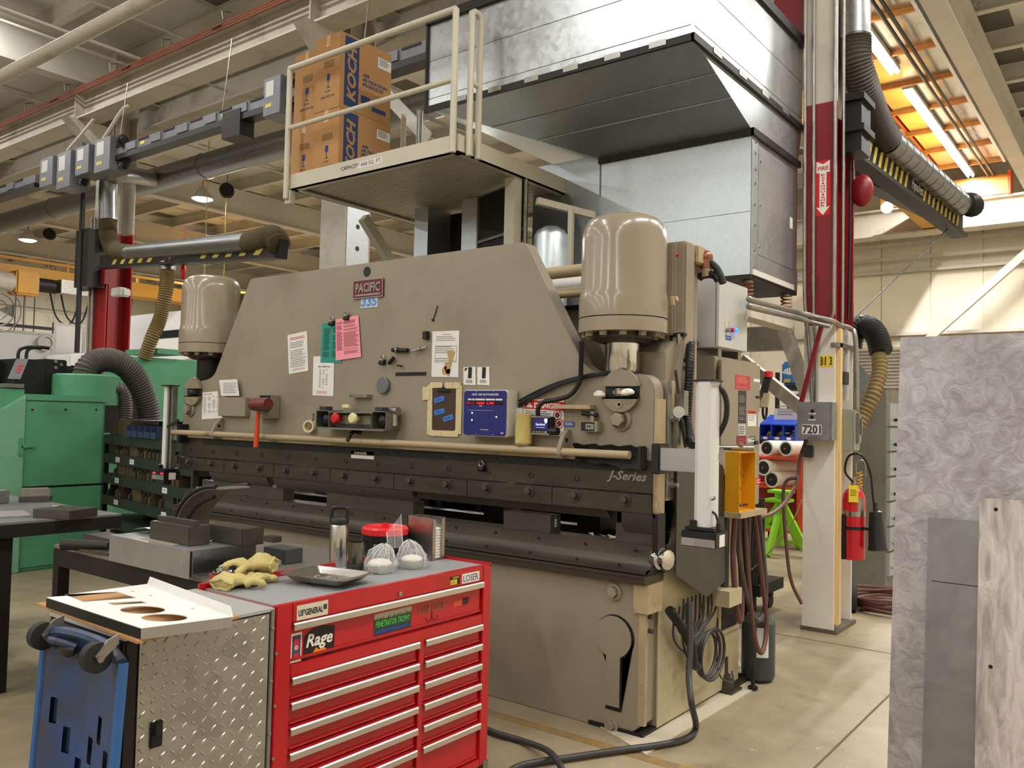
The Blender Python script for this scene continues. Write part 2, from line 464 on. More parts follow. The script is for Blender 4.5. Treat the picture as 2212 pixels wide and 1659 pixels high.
def solid(name, mb, mat, label, cat, group=None, bevel=0.0, smooth=35, kind=None):
 """a thing that is one mesh; its origin is put at the base centre"""
 xs = [p.x for p in mb.v]; ys = [p.y for p in mb.v]; zs = [p.z for p in mb.v]
 loc = Vector(((min(xs) + max(xs)) / 2, (min(ys) + max(ys)) / 2, min(zs)))
 me = mb.mesh(name, mat, bevel, smooth, loc)
 o = bpy.data.objects.new(name, me)
 COL.objects.link(o); o.location = loc
 return tag(o, label, cat, group, kind)
def struct(name, mb, mat, bevel=0.0, smooth=35):
 me = mb.mesh(name, mat, bevel, smooth)
 o = bpy.data.objects.new(name, me)
 COL.objects.link(o); o['kind'] = 'structure'
 return o
def inst(src, delta, parent=None):
 """another part like src, sharing its mesh, moved by delta"""
 o = src.copy(); COL.objects.link(o)
 o.parent = parent or src.parent
 o.location = src.location + Vector(delta)
 return o
def kids(o): return [c for c in bpy.data.objects if c.parent == o]
def dup(root, loc, rz=None, label=None):
 r = root.copy(); COL.objects.link(r); r.location = loc
 if rz is not None: r.rotation_euler = (0, 0, rz)
 if label: r['label'] = label
 for ch in kids(root):
  c = ch.copy(); COL.objects.link(c); c.parent = r
  for g in kids(ch):
   d = g.copy(); COL.objects.link(d); d.parent = c
 if root.name in LOCALROOTS: LOCALROOTS.add(r.name)
 return r
XA, YA, ZA = Vector((1, 0, 0)), Vector((0, 1, 0)), Vector((0, 0, 1))
class Fr:
 """a face: origin o (lower left), unit u to the right, v up, n out"""
 def __init__(s, o, u, v):
  s.o = Vector(o); s.u = Vector(u).normalized(); s.v = Vector(v).normalized(); s.n = s.u.cross(s.v)
 def pt(s, a, b, c=0.0): return s.o + s.u * a + s.v * b + s.n * c
 def box(s, mb, a0, a1, b0, b1, c0=0.0, c1=0.001): return mb.fbox(s.o, s.u, s.v, s.n, a0, a1, b0, b1, c0, c1)
 def poly(s, mb, pts, c0=0.0, c1=0.001): return mb.prism(pts, lambda a, b, c: s.pt(a, b, c), c0, c1)
 def sub(s, a, b, rot=0.0, c=0.0):
  cr, sr = math.cos(rot), math.sin(rot)
  return Fr(s.pt(a, b, c), s.u * cr + s.v * sr, s.v * cr - s.u * sr)
def text(body, fr, cx, cy, w, h, mat, parent, c=0.0012, t=0.0008, name='lettering', shear=0.0, bold=0.0, label=None, rot=0.0):
 cu = bpy.data.curves.new('txt', 'FONT')
 cu.body = body; cu.shear = shear; cu.offset = bold; cu.extrude = 0.02; cu.resolution_u = 2
 cu.align_x = 'CENTER'
 ob = bpy.data.objects.new('txt', cu)
 me = bpy.data.meshes.new_from_object(ob)
 bpy.data.objects.remove(ob)
 xs = [v.co.x for v in me.vertices]; ys = [v.co.y for v in me.vertices]
 x0, x1, y0, y1 = min(xs), max(xs), min(ys), max(ys)
 r = parent
 while r.parent is not None: r = r.parent
 off = Vector((0, 0, 0)) if r.name in LOCALROOTS else r.location
 f2 = fr.sub(cx, cy, rot)
 for v in me.vertices:
  a = (v.co.x - (x0 + x1) / 2) / (x1 - x0) * w
  b = (v.co.y - (y0 + y1) / 2) / max(1e-6, (y1 - y0)) * h
  cc = c + (t if v.co.z > 0 else 0)
  v.co = f2.pt(a, b, cc) - off
 me.materials.append(mat)
 o = bpy.data.objects.new(name, me)
 COL.objects.link(o); o.parent = parent
 if label: o['label'] = label
 return o
def lines(fr, a0, a1, b0, b1, n, mat, parent, name='printed_text', frac=0.35, ragged=0.25, c=0.0012, seed=1, kind=None):
 rnd = random.Random(seed)
 mb = MB()
 st = (b1 - b0) / n
 for i in range(n):
  if rnd.random() < 0.12: continue
  y = b1 - (i + 0.5) * st
  e = a1 - (a1 - a0) * ragged * rnd.random()
  fr.box(mb, a0, e, y - st * frac / 2, y + st * frac / 2, c, c + 0.0004)
 return part(name, mb, mat, parent, smooth=0, kind=kind)
# ================================================================== SETTING
CZ = 7.6
XW, XE, YN, YS = -34.0, 9.0, 18.0, -24.0
fl = struct('floor', MB().box(XW, XE, YS, YN, -0.2, 0.0), concrete)
def floorjoint(p0, p1, w=0.012):
 mb = MB().beam((p0[0], p0[1], 0.0008), (p1[0], p1[1], 0.0008), w, 0.0016)
 return part('floor_joint', mb, M('joint_dirt' + str(len(MATS)), (92, 78, 60), 0.8), fl)
floorjoint((-4.0, 2.55), (9, 2.55)); floorjoint((0.9, -6), (0.9, 12)); floorjoint((-3.9, 2.7), (-3.9, 17)); floorjoint((-4, 7.6), (9, 7.6))
pad = [P(1395, 1630, Z=0.004), P(1632, 1487, Z=0.004), P(1560, 1430, Z=0.004), P(1380, 1560, Z=0.004)]
part('machine_pad', MB().pz([(p.x, p.y) for p in (pad[0], pad[1], Vector((-0.25, 1.95, 0)), Vector((-0.25, 0.05, 0)))], 0.0, 0.006), padconc, fl, label='paler concrete patch under the press corner')
d = P(1622, 1442, Z=0)
part('floor_drain', MB().lathe([(0.0, 0.004), (0.045, 0.004), (0.05, 0.0)], (d.x, d.y, 0), seg=20), blacksteel, fl)
yl = M('worn_yellow_line', (150, 116, 56), 0.6, 0, 0.15, 20, dirt=(120, 104, 84), dirt_scale=7, dirt_lo=0.4, dirt_hi=0.6)
part('floor_line', MB().box(-4.2, 1.25, -0.245, -0.175, 0, 0.0015), yl, fl, label='worn yellow floor line in front of the press')
ce = struct('ceiling', MB().box(XW, XE, YS, YN, CZ, CZ + 0.2), deckm)
for gx in (-27.9, -22.3, -16.7, -11.15, -5.55, 0.08, 5.6):
 mb = MB()
 mb.box(gx - 0.13, gx + 0.13, YS, YN, 6.62, 6.65).box(gx - 0.13, gx + 0.13, YS, YN, 7.25, 7.28).box(gx - 0.012, gx + 0.012, YS, YN, 6.65, 7.25)
 part('roof_girder', mb, joistm, ce)
jy = -8.3
while jy < YN:
 mb = MB()
 mb.box(XW, XE, jy - 0.06, jy + 0.06, 7.29, 7.31).box(XW, XE, jy - 0.006, jy + 0.006, 7.31, 7.58).box(XW, XE, jy - 0.06, jy + 0.06, 7.58, 7.6)
 part('roof_joist', mb, joistm, ce)
 jy += 1.45
darkgap = M('dark_roof_strip', (96, 92, 84), 0.7)
k = 0
dx = XW + 1
while dx < XE:
 part('deck_seam', MB().box(dx - 0.03, dx + 0.03, YS, YN, CZ - 0.03, CZ), joistm, ce)
 if k % 3 == 1:
  part('deck_strip', MB().box(dx + 0.1, dx + 0.5, YS, YN, CZ - 0.012, CZ), darkgap, ce)
 dx += 1.5; k += 1
def wall(name, axis, c, a0, a1, zt, mat, w, inward):
 if axis == 'Y': base = MB().box(a0, a1, c, c + 0.2 * inward, 0, CZ)
 else: base = MB().box(c, c + 0.2 * inward, a0, a1, 0, CZ)
 o = struct(name, base, mat)
 a = a0; src = None
 while a < a1 - 0.01:
  b = min(a + w, a1)
  if src is None:
   mb = MB()
   if axis == 'Y': mb.box(a + 0.012, b - 0.012, c - 0.03 * inward, c, 0.0, zt)
   else: mb.box(c - 0.03 * inward, c, a + 0.012, b - 0.012, 0.0, zt)
   src = part('wall_panel', mb, mat, o); a_0 = a
  elif b - a > w - 0.05:
   inst(src, ((a - a_0), 0, 0) if axis == 'Y' else (0, a - a_0, 0))
  a += w
 return o
wb = wall('wall_back', 'Y', YN, XW, XE, CZ, wallback, 1.1, 1)
wl = wall('wall_left', 'X', XW, YS, YN, CZ, wallm, 1.1, -1)
wall('wall_right', 'X', XE, YS, YN, CZ, wallm, 3.0, 1)
wall('wall_front', 'Y', YS, XW, XE, CZ, wallm, 3.0, -1)
def girtY(z, t, mat=beam):
 mb = MB().box(XW, XE, YN - 0.22, YN - 0.03, z, z + 0.02).box(XW, XE, YN - 0.05, YN - 0.03, z - t, z).box(XW, XE, YN - 0.22, YN - 0.2, z - 0.05, z)
 return part('wall_girt', mb, mat, wb)
for pxy, t in (((1950, 722), 0.16), ((1950, 588), 0.05)):
 girtY(P(*pxy, Y=YN).z, t)
zb0, zb1 = P(1950, 582, Y=YN - 0.6).z, P(1950, 528, Y=YN - 0.6).z
part('wall_rail', MB().box(-20, XE, YN - 0.34, YN - 0.26, zb0 + 0.28, zb0 + 0.36), beam, wb)
part('wall_rail', MB().box(-20, XE, YN - 0.34, YN - 0.26, zb0 + 0.62, zb0 + 0.70), joistm, wb)
for pxy in ((100, 668), (100, 600)):
 z = P(*pxy, X=XW).z
 part('wall_girt', MB().box(XW + 0.03, XW + 0.22, YS, YN, z, z + 0.02).box(XW + 0.03, XW + 0.05, YS, YN, z - 0.16, z), beam, wl)
a, b = P(2015, 725, Y=YN - 0.7), P(2215, 548, Y=YN - 0.7)
a2 = a + (a - b) * 0.9; b2 = b + (b - a) * 0.7
o = solid('wall_brace', MB().beam(a2, b2, 0.16, 0.16, (0, 1, 0)), beam, 'pale diagonal brace crossing the bright back wall above the steel sheets', 'brace')
zc0, zc1 = P(1950, 510, Y=YN - 1.2).z, P(1950, 470, Y=YN - 1.2).z
hb = zc1 - zc0
mb = MB().box(-9, XE, YN - 1.45, YN - 0.95, zc0, zc0 + 0.04).box(-9, XE, YN - 1.21, YN - 1.19, zc0 + 0.04, zc0 + 0.6).box(-9, XE, YN - 1.35, YN - 1.05, zc0 + 0.6, zc0 + 0.64)
solid('crane_runway_beam', mb, beam, 'cream crane runway beam along the bright back wall at far right', 'beam')
def column(name, x0, x1, y0, y1, bands, label, cover=False):
 r = thing(name, label, 'column', ((x0 + x1) / 2, (y0 + y1) / 2, 0))
 t = 0.022; xm = (x0 + x1) / 2
 for nm, z0, z1, m in bands:
  mb = MB().box(x0, x1, y0, y0 + t, z0, z1).box(x0, x1, y1 - t, y1, z0, z1).box(xm - 0.009, xm + 0.009, y0 + t, y1 - t, z0, z1)
  if cover: mb.box(xm, xm + 0.06, y0 + 0.3 * (y1 - y0), y0 + 0.7 * (y1 - y0), z0, z1)
  part(nm, mb, m, r, label={'red_band': 'dark red painted band'}.get(nm))
 return r
a, b = P(1732, 1359, Z=0), P(1801, 1366, Z=0)
CX0, CX1, CY0 = a.x, P(1803, 900, Y=a.y).x, a.y
CY1 = P(1842, 900, X=CX1).y
zr0, zr1 = P(1760, 703, Y=CY0).z, P(1760, 226, Y=CY0).z
colpaint = M('scuffed_column_paint', (222, 216, 206), 0.5, 0, 0.06, 2, dirt=(150, 140, 128), dirt_scale=9, dirt_lo=0.68, dirt_hi=0.78)
cr = column('steel_column', CX0, CX1, CY0, CY1, (('lower_section', 0, zr0, colpaint), ('red_band', zr0, zr1, redcol), ('upper_section', zr1, 7.28, beam)),
   'building column with dark red band and fire extinguisher arrow beside the filter housing')
part('base_plate', MB().box(CX0 - 0.008, CX1 + 0.03, CY0 - 0.01, CY1 + 0.02, 0.0, 0.03), M('base_grout', (96, 86, 74), .7, 0, .15, 9), cr)
part('corner_guard', MB().box(CX1 - 0.018, CX1 + 0.03, CY0 + 0.025, CY0 + 0.10, 0.06, zr0 - 0.02), woodstrip, cr, bevel=0.01, label='bare cream timber strip in the web')
part('tie_plate', MB().box(CX0 + 0.01, CX1 + 0.0, CY0 - 0.012, CY0, P(1760, 868, Y=CY0).z - 0.03, P(1760, 868, Y=CY0).z + 0.02), colpaint, cr)
fr = Fr((CX0, CY0, 0), XA, ZA)
a, b = P(1764, 349, Y=CY0), P(1792, 464, Y=CY0)
f = Fr((a.x - 0.008, CY0, b.z), XA, ZA); w, h = b.x - a.x + 0.016, a.z - b.z
mb = MB(); f.box(mb, 0, w, 0, h, 0, 0.002)
s = solid('fire_arrow_sign', mb, inkred, 'red and white FIRE EXTINGUISHER arrow sticker high on the red column', 'sign')
mb = MB(); f.poly(mb, [(w * .5, h * .01), (w * .95, h * .16), (w * .72, h * .145), (w * .72, h * .78), (w * .93, h * .78), (w * .93, h * .99), (w * .5, h * .93), (w * .07, h * .99), (w * .07, h * .78), (w * .28, h * .78), (w * .28, h * .145), (w * .05, h * .16)], 0.002, 0.003)
part('arrow', mb, inkwhite, s, smooth=0)
text('FIRE', f, w * .5, h * .855, w * .68, h * .075, inkred, s, c=0.0032, bold=0.02)
for i, ch in enumerate('EXTINGUISHER'):
 text(ch, f, w * .5, h * (.735 - i * .0505), w * (.12 if ch == 'I' else .27), h * .036, inkred, s, c=0.0032, bold=0.02)
a, b = P(1771, 768, Y=CY0), P(1800, 792, Y=CY0)
f = Fr((a.x, CY0, b.z), XA, ZA); w, h = b.x - a.x, a.z - b.z
mb = MB(); f.box(mb, 0, w, 0, h, 0, 0.002)
s = solid('bay_number_sticker', mb, M('label_yellow', (232, 204, 40), 0.5), 'yellow sticker reading B1 3 on the column under the red band', 'sticker')
for ch, cx_, ww in (('B', .17, .2), ('1', .42, .1), ('3', .82, .2)):
 text(ch, f, w * cx_, h * .5, w * ww, h * .74, ink, s, c=0.0022, bold=0.03)
LX0, LX1, LY0, LY1 = -11.42, -10.96, 2.80, 3.22
z1 = P(200, 505, Y=LY0).z
column('steel_column', LX0, LX1, LY0, LY1, (('lower_section', 0, 1.9, beam), ('red_band', 1.9, z1, M('bright_red_paint', (150, 30, 32), 0.4, 0, 0.08, 2)), ('upper_section', z1, 7.28, beam)),
  'far left building column painted red, carrying a striped boom arm', cover=True)
mx0 = P(692, 500, Y=2.8).x
rcm = column('steel_column', mx0, mx0 + 0.44, 2.8, 3.2, (('shaft', 0, 7.28, beam),), 'bright pale column rising behind the middle of the press')
for z in (P(763, 480, Y=2.8).z, P(763, 528, Y=2.8).z):
 part('bolt_hole', MB().cyl((mx0 + 0.442, 3.0, z), (mx0 + 0.43, 3.0, z), 0.03, seg=12), black, rcm)
part('side_plate', MB().box(mx0 + 0.43, mx0 + 0.44, 2.83, 3.18, 2.2, 4.6), galvdull, rcm)
def ibeam(Y, zb, zt, fw, x0, x1, name, label, mat=beam, tw=0.02):
 mb = MB().box(x0, x1, Y - fw / 2, Y + fw / 2, zb, zb + 0.025).box(x0, x1, Y - tw / 2, Y + tw / 2, zb + 0.025, zt - 0.025).box(x0, x1, Y - fw / 2, Y + fw / 2, zt - 0.025, zt)
 return mb
YB = 2.45
zb, zt = P(318, 194, Y=YB - 0.17).z, P(318, 124, Y=YB - 0.17).z
r = thing('crane_runway_beam', 'near white crane runway beam at top left with copper pipes along its top', 'beam', (-12, YB, zb))
part('i_section', ibeam(YB, zb, zt, 0.34, -33, 4, '', ''), beam, r)
for xx in (-11.15, -5.55, 0.08):
 part('stiffener', MB().box(xx - 0.01, xx + 0.01, YB - 0.16, YB + 0.16, zb + 0.02, zt - 0.02), beam, r)
 part('bracket', MB().px([(YB - 0.3, zb), (YB + 0.4, zb), (YB + 0.4, zb - 0.55), (YB + 0.3, zb - 0.55)], xx - 0.12, xx + 0.12), beam, r)
mb = MB()
for i in range(3):
 mb.tube([(-33, YB - 0.2 - 0.02 * i, zt - 0.02 - 0.05 * i), (4, YB - 0.2 - 0.02 * i, zt - 0.02 - 0.05 * i)], 0.019, 8)
part('copper_pipe', mb, copper, r, label='three thin copper coloured pipes', kind='stuff')
clip0 = part('pipe_clip', MB().beam((-31.4, YB - 0.34, zt - 0.16), (-31.4, YB - 0.1, zt + 0.06), 0.03, 0.012), black, r)
for i in range(1, 15): inst(clip0, (2.2 * i, 0, 0))
hook0 = part('cable_hook', MB().tube([(-31, YB - 0.2, zt + 0.02), (-31, YB - 0.22, zt + 0.12), (-31, YB - 0.1, zt + 0.16), (-31, YB, zt + 0.02)], 0.012, 6), zinc, r)
for i in range(1, 24): inst(hook0, (1.4 * i, 0, 0))
YB2 = 3.62
zb, zt = P(318, 290, Y=YB2).z, P(318, 232, Y=YB2).z
r = thing('crane_runway_beam', 'farther white runway beam just above the busway at left', 'beam', (-12, YB2, zb))
part('i_section', ibeam(YB2, zb, zt, 0.34, -33, 0.0, '', ''), beam, r)
zz = P(318, 216, Y=YB2).z
rr = part('conduit', MB().tube([(-33, YB2 - 0.22, zz), (-3, YB2 - 0.22, zz)], 0.05, 10), beam, r)
h0 = part('conduit_strap', MB().box(-31.02, -30.98, YB2 - 0.29, YB2 - 0.15, zz - 0.09, zz + 0.06), beam, r)
for i in range(1, 20): inst(h0, (1.4 * i, 0, 0))
a = PD(0, 168, 9.2)
solid('ceiling_pipe', MB().tube([(-30, a.y, a.z), (6, a.y, a.z)], 0.068, 16), beam, 'thick pale pipe crossing the very top left corner', 'pipe')
for (px, py, zz, od) in ((120, 60, 6.5, 'second from the left'), (70, 215, 6.9, 'leftmost of four'), (470, 210, 6.9, 'third from the left'), (330, 55, 7.0, 'rightmost of four')):
 a = P(px, py, Z=zz)
 solid('sprinkler_pipe', MB().tube([(a.x, -23, zz), (a.x, 17.5, zz)], 0.022, 8), joistm, 'thin sprinkler branch pipe under the roof deck, ' + od, 'pipe', 'sprinkler branch pipes at upper left')
YD = 3.9
dt, dbt = P(300, 374, Y=YD), P(300, 425, Y=YD)
rd = (dt - dbt).length / 2 * 0.95; dz = (dt.z + dbt.z) / 2
r = thing('main_duct', 'long round galvanised duct running behind the columns at left', 'duct', (-12, YD, dz))
part('duct_run', MB().tube([(-33, YD, dz), (-0.6, YD, dz)], rd, 20), galvduct, r)
c0 = part('duct_collar', MB().tube([(-30.9, YD, dz), (-30.85, YD, dz)], rd + 0.012, 20), galvduct, r)
for i in range(1, 12): inst(c0, (2.6 * i, 0, 0))
def smoothpath(pts, n=8):
 """Catmull-Rom through pts"""
 pts = [Vector(p) for p in pts]
 out = []
 q = [pts[0] * 2 - pts[1]] + pts + [pts[-1] * 2 - pts[-2]]
 for i in range(1, len(q) - 2):
  p0, p1, p2, p3 = q[i - 1], q[i], q[i + 1], q[i + 2]
  for k in range(n):
   t = k / n
   out.append(0.5 * ((2 * p1) + (p2 - p0) * t + (2 * p0 - 5 * p1 + 4 * p2 - p3) * t * t + (3 * p1 - p0 - 3 * p2 + p3) * t ** 3))
 out.append(pts[-1])
 return out
def ribbed(pts, r, pitch, amp=0.06, seg=14):
 """corrugated hose along a path"""
 pts = smoothpath(pts, 10)
 ds = [0]
 for a, b in zip(pts[:-1], pts[1:]): ds.append(ds[-1] + (b - a).length)
 L_ = ds[-1]; n = max(2, int(L_ / pitch))
 ps, rs = [], []
 j = 0
 for i in range(n * 2 + 1):
  d_ = L_ * i / (n * 2)
  while j < len(ds) - 2 and ds[j + 1] < d_: j += 1
  t = (d_ - ds[j]) / max(1e-9, ds[j + 1] - ds[j])
  ps.append(pts[j].lerp(pts[j + 1], t)); rs.append(r * (1 + (amp if i % 2 else -amp)))
 return MB().tube(ps, r, seg, radii=rs)
YA_ = 2.55
j0, j1 = P(215, 566, Y=YA_), P(603, 537, Y=1.6)
def boom(name, label, A, B, h, w, hose_r, drop, stripes, mirror=1, hosecol=hoseolive, word=True):
 r = thing(name, label, 'boom arm', A)
 dv = (B - A); L_ = dv.length; u = dv.normalized(); n = u.cross(ZA).normalized() * mirror; v = n.cross(u) * mirror
 if v.z < 0: v = -v
 f = Fr(A, u, v)
 if f.n.dot(CAMC - A) < 0: f = Fr(A + u * L_, -u, v); flip = True
 else: flip = False
 mb = MB(); f.box(mb, 0, L_, -h * .36, h * .5, -w, 0); part('arm_channel', mb, black, r)
 mb = MB(); f.box(mb, 0, L_, -h * .5, -h * .36, -w, 0.05); part('arm_rail', mb, blacksteel, r)
 sw = L_ * 0.86 / stripes
 for i in range(stripes):
  x = L_ * 0.1 + i * sw
  if word and abs(i - stripes * 0.47) < 1.6: continue
  mb = MB(); f.poly(mb, [(x, -h * .26), (x + sw * .42, -h * .26), (x + sw * .92, h * .42), (x + sw * .5, h * .42)], 0.001, 0.004)
  part('hazard_stripe', mb, hazard, r, smooth=0)
 if word: text('PlymoVent', f, L_ * 0.1 + sw * (stripes * .47 + .5), h * .08, sw * 2.4, h * .5, inkwhite, r, c=0.002)
 return r, f, L_, u
bl, bf, bL, bu = boom('exhaust_boom_arm', 'black and yellow striped exhaust boom arm with duct on the far left column', j0, j1, 0.2, 0.1, 0.1, None, 14)
e0, e1 = P(282, 548, Y=2.45), P(540, 524, Y=1.75)
part('arm_duct', MB().tube([e0, e1], 0.125, 16), galvduct, bl)
part('end_hose', ribbed([e1, e1.lerp(P(575, 513, Y=1.68), 0.7), P(590, 512, Y=1.66), P(603, 528, Y=1.62)], 0.12, 0.02), hoseolive, bl)
part('drop_hose', ribbed([P(233, 474, Y=2.5), P(234, 508, Y=2.5), P(248, 540, Y=2.5), e0], 0.125, 0.024), hoseolive, bl)
part('drop_pipe', MB().tube(smoothpath([P(234, 476, Y=2.5), P(234, 410, Y=2.5), P(240, 383, Y=2.5), P(262, 376, Y=2.6), P(330, 386, Y=3.7)], 6), 0.13, 16), galvduct, bl)
part('pivot_bracket', MB().box(LX1 - 0.42, LX1 - 0.02, 2.50, 2.8, j0.z - 0.35, j0.z + 0.55), blacksteel, bl)
for za_, zb_ in ((.25, .6), (-.3, -.05)): part('mount_plate', MB().box(LX0 - 0.02, LX1 + 0.1, 2.72, 2.8, j0.z + za_, j0.z + zb_), redcol, bl, label='red clamp plate')
part('hanging_hose', ribbed([P(362, 582, Y=2.2), P(358, 630, Y=2.15), P(345, 690, Y=2.1), P(328, 730, Y=2.0), P(312, 775, Y=1.95)], 0.085, 0.03, 0.09), M('tan_wire_hose', (120, 100, 62), 0.6), bl)
part('hose_clamp', MB().tube([P(362, 566, Y=2.2), P(362, 584, Y=2.2)], 0.1, 14), galvduct, bl)
A, B = P(1842, 306, Y=3.35), P(2080, 488, Y=6.2)
br_, bfr, bLr, bur = boom('exhaust_boom_arm', 'nearer striped exhaust boom arm on the right column, pointing to the back wall', A, B, 0.26, 0.1, 0.1, None, 20)
e0, e1 = P(1918, 306, Y=4.0), P(2075, 442, Y=5.9)
part('arm_duct', MB().tube([e0, e1], 0.115, 16), galvduct, br_)
for t in [i / 12 for i in range(1, 12)]:
 c = e0.lerp(e1, t); q = (e1 - e0).normalized() * 0.012
 part('duct_seam', MB().tube([c - q, c + q], 0.119, 16), galvduct, br_)
part('end_hose', ribbed([e1, e1.lerp(P(2092, 440, Y=5.95), 0.6), P(2096, 440, Y=6.0), P(2100, 446, Y=6.2)], 0.11, 0.02), black, br_)
part('drop_hose', ribbed([P(1848, 80, Y=3.2), P(1850, 130, Y=3.2), P(1866, 190, Y=3.35), P(1890, 255, Y=3.7), e0], 0.118, 0.024), hosegrey, br_)
part('drop_pipe', MB().tube([P(1846, -40, Y=3.2), P(1848, 84, Y=3.2)], 0.12, 16), galvduct, br_)
part('pivot_bracket', MB().box(CX1 + 0.005, CX1 + 0.13, CY1 - 0.28, CY1 - 0.02, P(1845, 340, Y=3.2).z, P(1845, 215, Y=3.2).z), black, br_)
for z in (P(1845, 300, Y=3.2).z, P(1845, 235, Y=3.2).z): part('clamp', MB().box(CX1 - 0.01, CX1 + 0.16, CY1 - 0.32, CY1 - 0.0, z, z + 0.05), blacksteel, br_)
tie0, tie1 = P(2058, 485, Y=6.0), P(1842, 690, Y=3.3)
part('tie_cable', MB().tube([tie0, tie1], 0.006, 6), cablegrey, br_)
A2, B2 = P(1872, 372, Y=4.1), P(2062, 468, Y=7.0)
b2, _, _, _ = boom('exhaust_boom_arm', 'farther striped exhaust boom arm behind the nearer one at right', A2, B2, 0.24, 0.1, 0.1, None, 16, word=False)
part('arm_duct', MB().tube([P(1850, 350, Y=4.1), P(1985, 410, Y=6.6)], 0.13, 16), galvduct, b2)
YBW = 2.1
za, zb_ = P(400, 272, Y=YBW).z, P(400, 300, Y=YBW).z
bx0, bx1 = P(232, 330, Y=YBW).x, P(940, 100, Y=YBW).x
def busway(x0, x1, label):
 r = thing('busway', label, 'busway', ((x0 + x1) / 2, YBW, zb_))
 part('housing', MB().box(x0, x1, YBW - 0.07, YBW + 0.07, zb_ + 0.04, za), busgrey, r)
 part('lower_rail', MB().box(x0, x1, YBW - 0.085, YBW + 0.085, zb_ - 0.03, zb_ + 0.04), black, r)
 n = int((x1 - x0) / 0.62)
 f = Fr((x0, YBW - 0.07, zb_ + 0.04), XA, ZA); h = za - zb_ - 0.04
 mb = MB(); f.box(mb, 0.06, 0.30, h * .1, h * .9, 0, 0.02); c0 = part('joint_cover', mb, busgrey, r)
 mb = MB(); f.box(mb, 0.34, 0.60, h * .82, h * .98, 0, 0.012); c1 = part('label_strip', mb, black, r)
 for i in range(1, n): inst(c0, (0.62 * i, 0, 0)); inst(c1, (0.62 * i, 0, 0))
 for i in range(1, n, 3):
  mb = MB(); f.box(mb, 0.62 * i + 0.4, 0.62 * i + 0.5, h * .3, h * .62, 0, 0.004); part('warning_label', mb, MATS['label_yellow'], r)
 for i in range(0, n, 4):
  x = x0 + 0.62 * i + 0.3
  part('hanger_rod', MB().tube([(x, YBW, za), (x, YBW + 0.1, 6.2)], 0.008, 6), zinc, r)
 return r
busway(bx0, bx1, 'grey overhead busway running from the left column behind the cartons')
bq0 = P(0, 398, Y=YBW)
busway(-24, P(88, 352, Y=YBW).x, 'grey overhead busway continuing past the left edge of the picture')
def plugbox(px0, py0, px1, py1, label, tail=True):
 a, b = P(px0, py0, Y=YBW - 0.16), P(px1, py1, Y=YBW - 0.16)
 r = thing('plug_in_box', label, 'switch box', ((a.x + b.x) / 2, YBW, b.z), group='plug-in switch boxes on the busway')
 part('body', MB().box(a.x, b.x, YBW - 0.16, YBW + 0.14, b.z, a.z), busgrey, r, bevel=0.006)
 f = Fr((a.x, YBW - 0.16, b.z), XA, ZA); w, h = b.x - a.x, a.z - b.z
 mb = MB(); f.box(mb, w * .15, w * .6, h * .5, h * .9, 0, 0.002); part('label_plate', mb, whitegrey, r)
 mb = MB(); f.box(mb, w * .15, w * .5, h * .22, h * .32, 0, 0.002); part('yellow_label', mb, hazard, r)
 if tail: part('cable_tangle', ribbed([Vector((b.x, YBW, a.z - 0.1)), Vector((b.x + 0.12, YBW - 0.05, a.z - 0.05)), Vector((b.x + 0.2, YBW, a.z - 0.25)), Vector((b.x + 0.05, YBW, b.z + 0.05))], 0.06, 0.04, 0.15), blacksteel, r)
 return r
for a in ((87, 345, 112, 398, 'lowest plug-in box on the busway, leftmost of four at the left column'), (124, 333, 150, 402, 'second plug-in box from the left end of the busway, dark lower half'),
   (164, 320, 190, 372, 'third plug-in box from the left end of the busway'), (205, 304, 236, 365, 'plug-in box at the near end of the long busway beside the left column'), (570, 172, 604, 242, 'grey plug-in box with stickers next to the cartons')):
 plugbox(*a)
a, b = P(488, 248, Y=YBW - 0.05), P(525, 292, Y=YBW - 0.05)
solid('hanging_switch_box', MB().box(a.x, b.x, YBW - 0.1, YBW + 0.1, b.z, a.z), blacksteel, 'dark box hanging under the middle of the busway', 'switch box')
for (p0, p1, p2, od) in (((278, 228), (262, 240), (222, 302), 'right'), ((202, 258), (176, 290), (146, 325), 'left')):
 solid('conduit_drop', MB().tube(smoothpath([P(*p0, Y=2.2), P(*p1, Y=2.15), P(*p2, Y=2.1)], 6), 0.022, 8), beam, od + ' one of two white conduits bending down to the plug-in boxes', 'conduit', 'white conduit drops at the left column')
# ================================================================== PRESS BRAKE
XL, XR, XM = -4.10, 0.151, -1.975
pr = thing('press_brake', 'huge tan hydraulic press brake with two domed cylinders in the middle of the hall', 'press brake', (XM, 0.4, 0))
RT = 0.10                                           # ram thickness
zC = 1.385                                          # tan / dark border
zL = 1.217                                          # clamp line
zRB = 1.118
zS = 1.826                                          # shoulder
def arc(cx, cz, r, a0, a1, n=6):
 return [(cx + r * math.cos(math.radians(a0 + (a1 - a0) * i / n)), cz + r * math.sin(math.radians(a0 + (a1 - a0) * i / n))) for i in range(n + 1)]
half = 2.126                                        # half length
R_ = lambda x: XM + x
out = []
rh = [(half, zC), (half, 1.70)] + [(half - 0.085 + 0.085 * math.cos(math.radians(a)), 1.741 + 0.085 * math.sin(math.radians(a))) for a in (0, 25, 50, 75, 90)]
rh += [(1.86, 1.826), (1.80, 1.835), (1.745, 1.852), (1.70, 1.885), (1.665, 1.94)]
rh += [(1.30, 2.565), (1.285, 2.585), (1.262, 2.591)]
pts = [(R_(x), z) for x, z in rh] + [(R_(-x), z) for x, z in reversed(rh)]
pts = [(R_(-half), zC)] + pts[:-1] if False else pts
part('ram_plate', MB().py(pts, 0.0, RT), tan, pr, bevel=0.004)
part('ram_nose', MB().box(XL + 0.0, XR, 0.0, RT, zL + 0.003, zC), ramdark, pr, bevel=0.003)
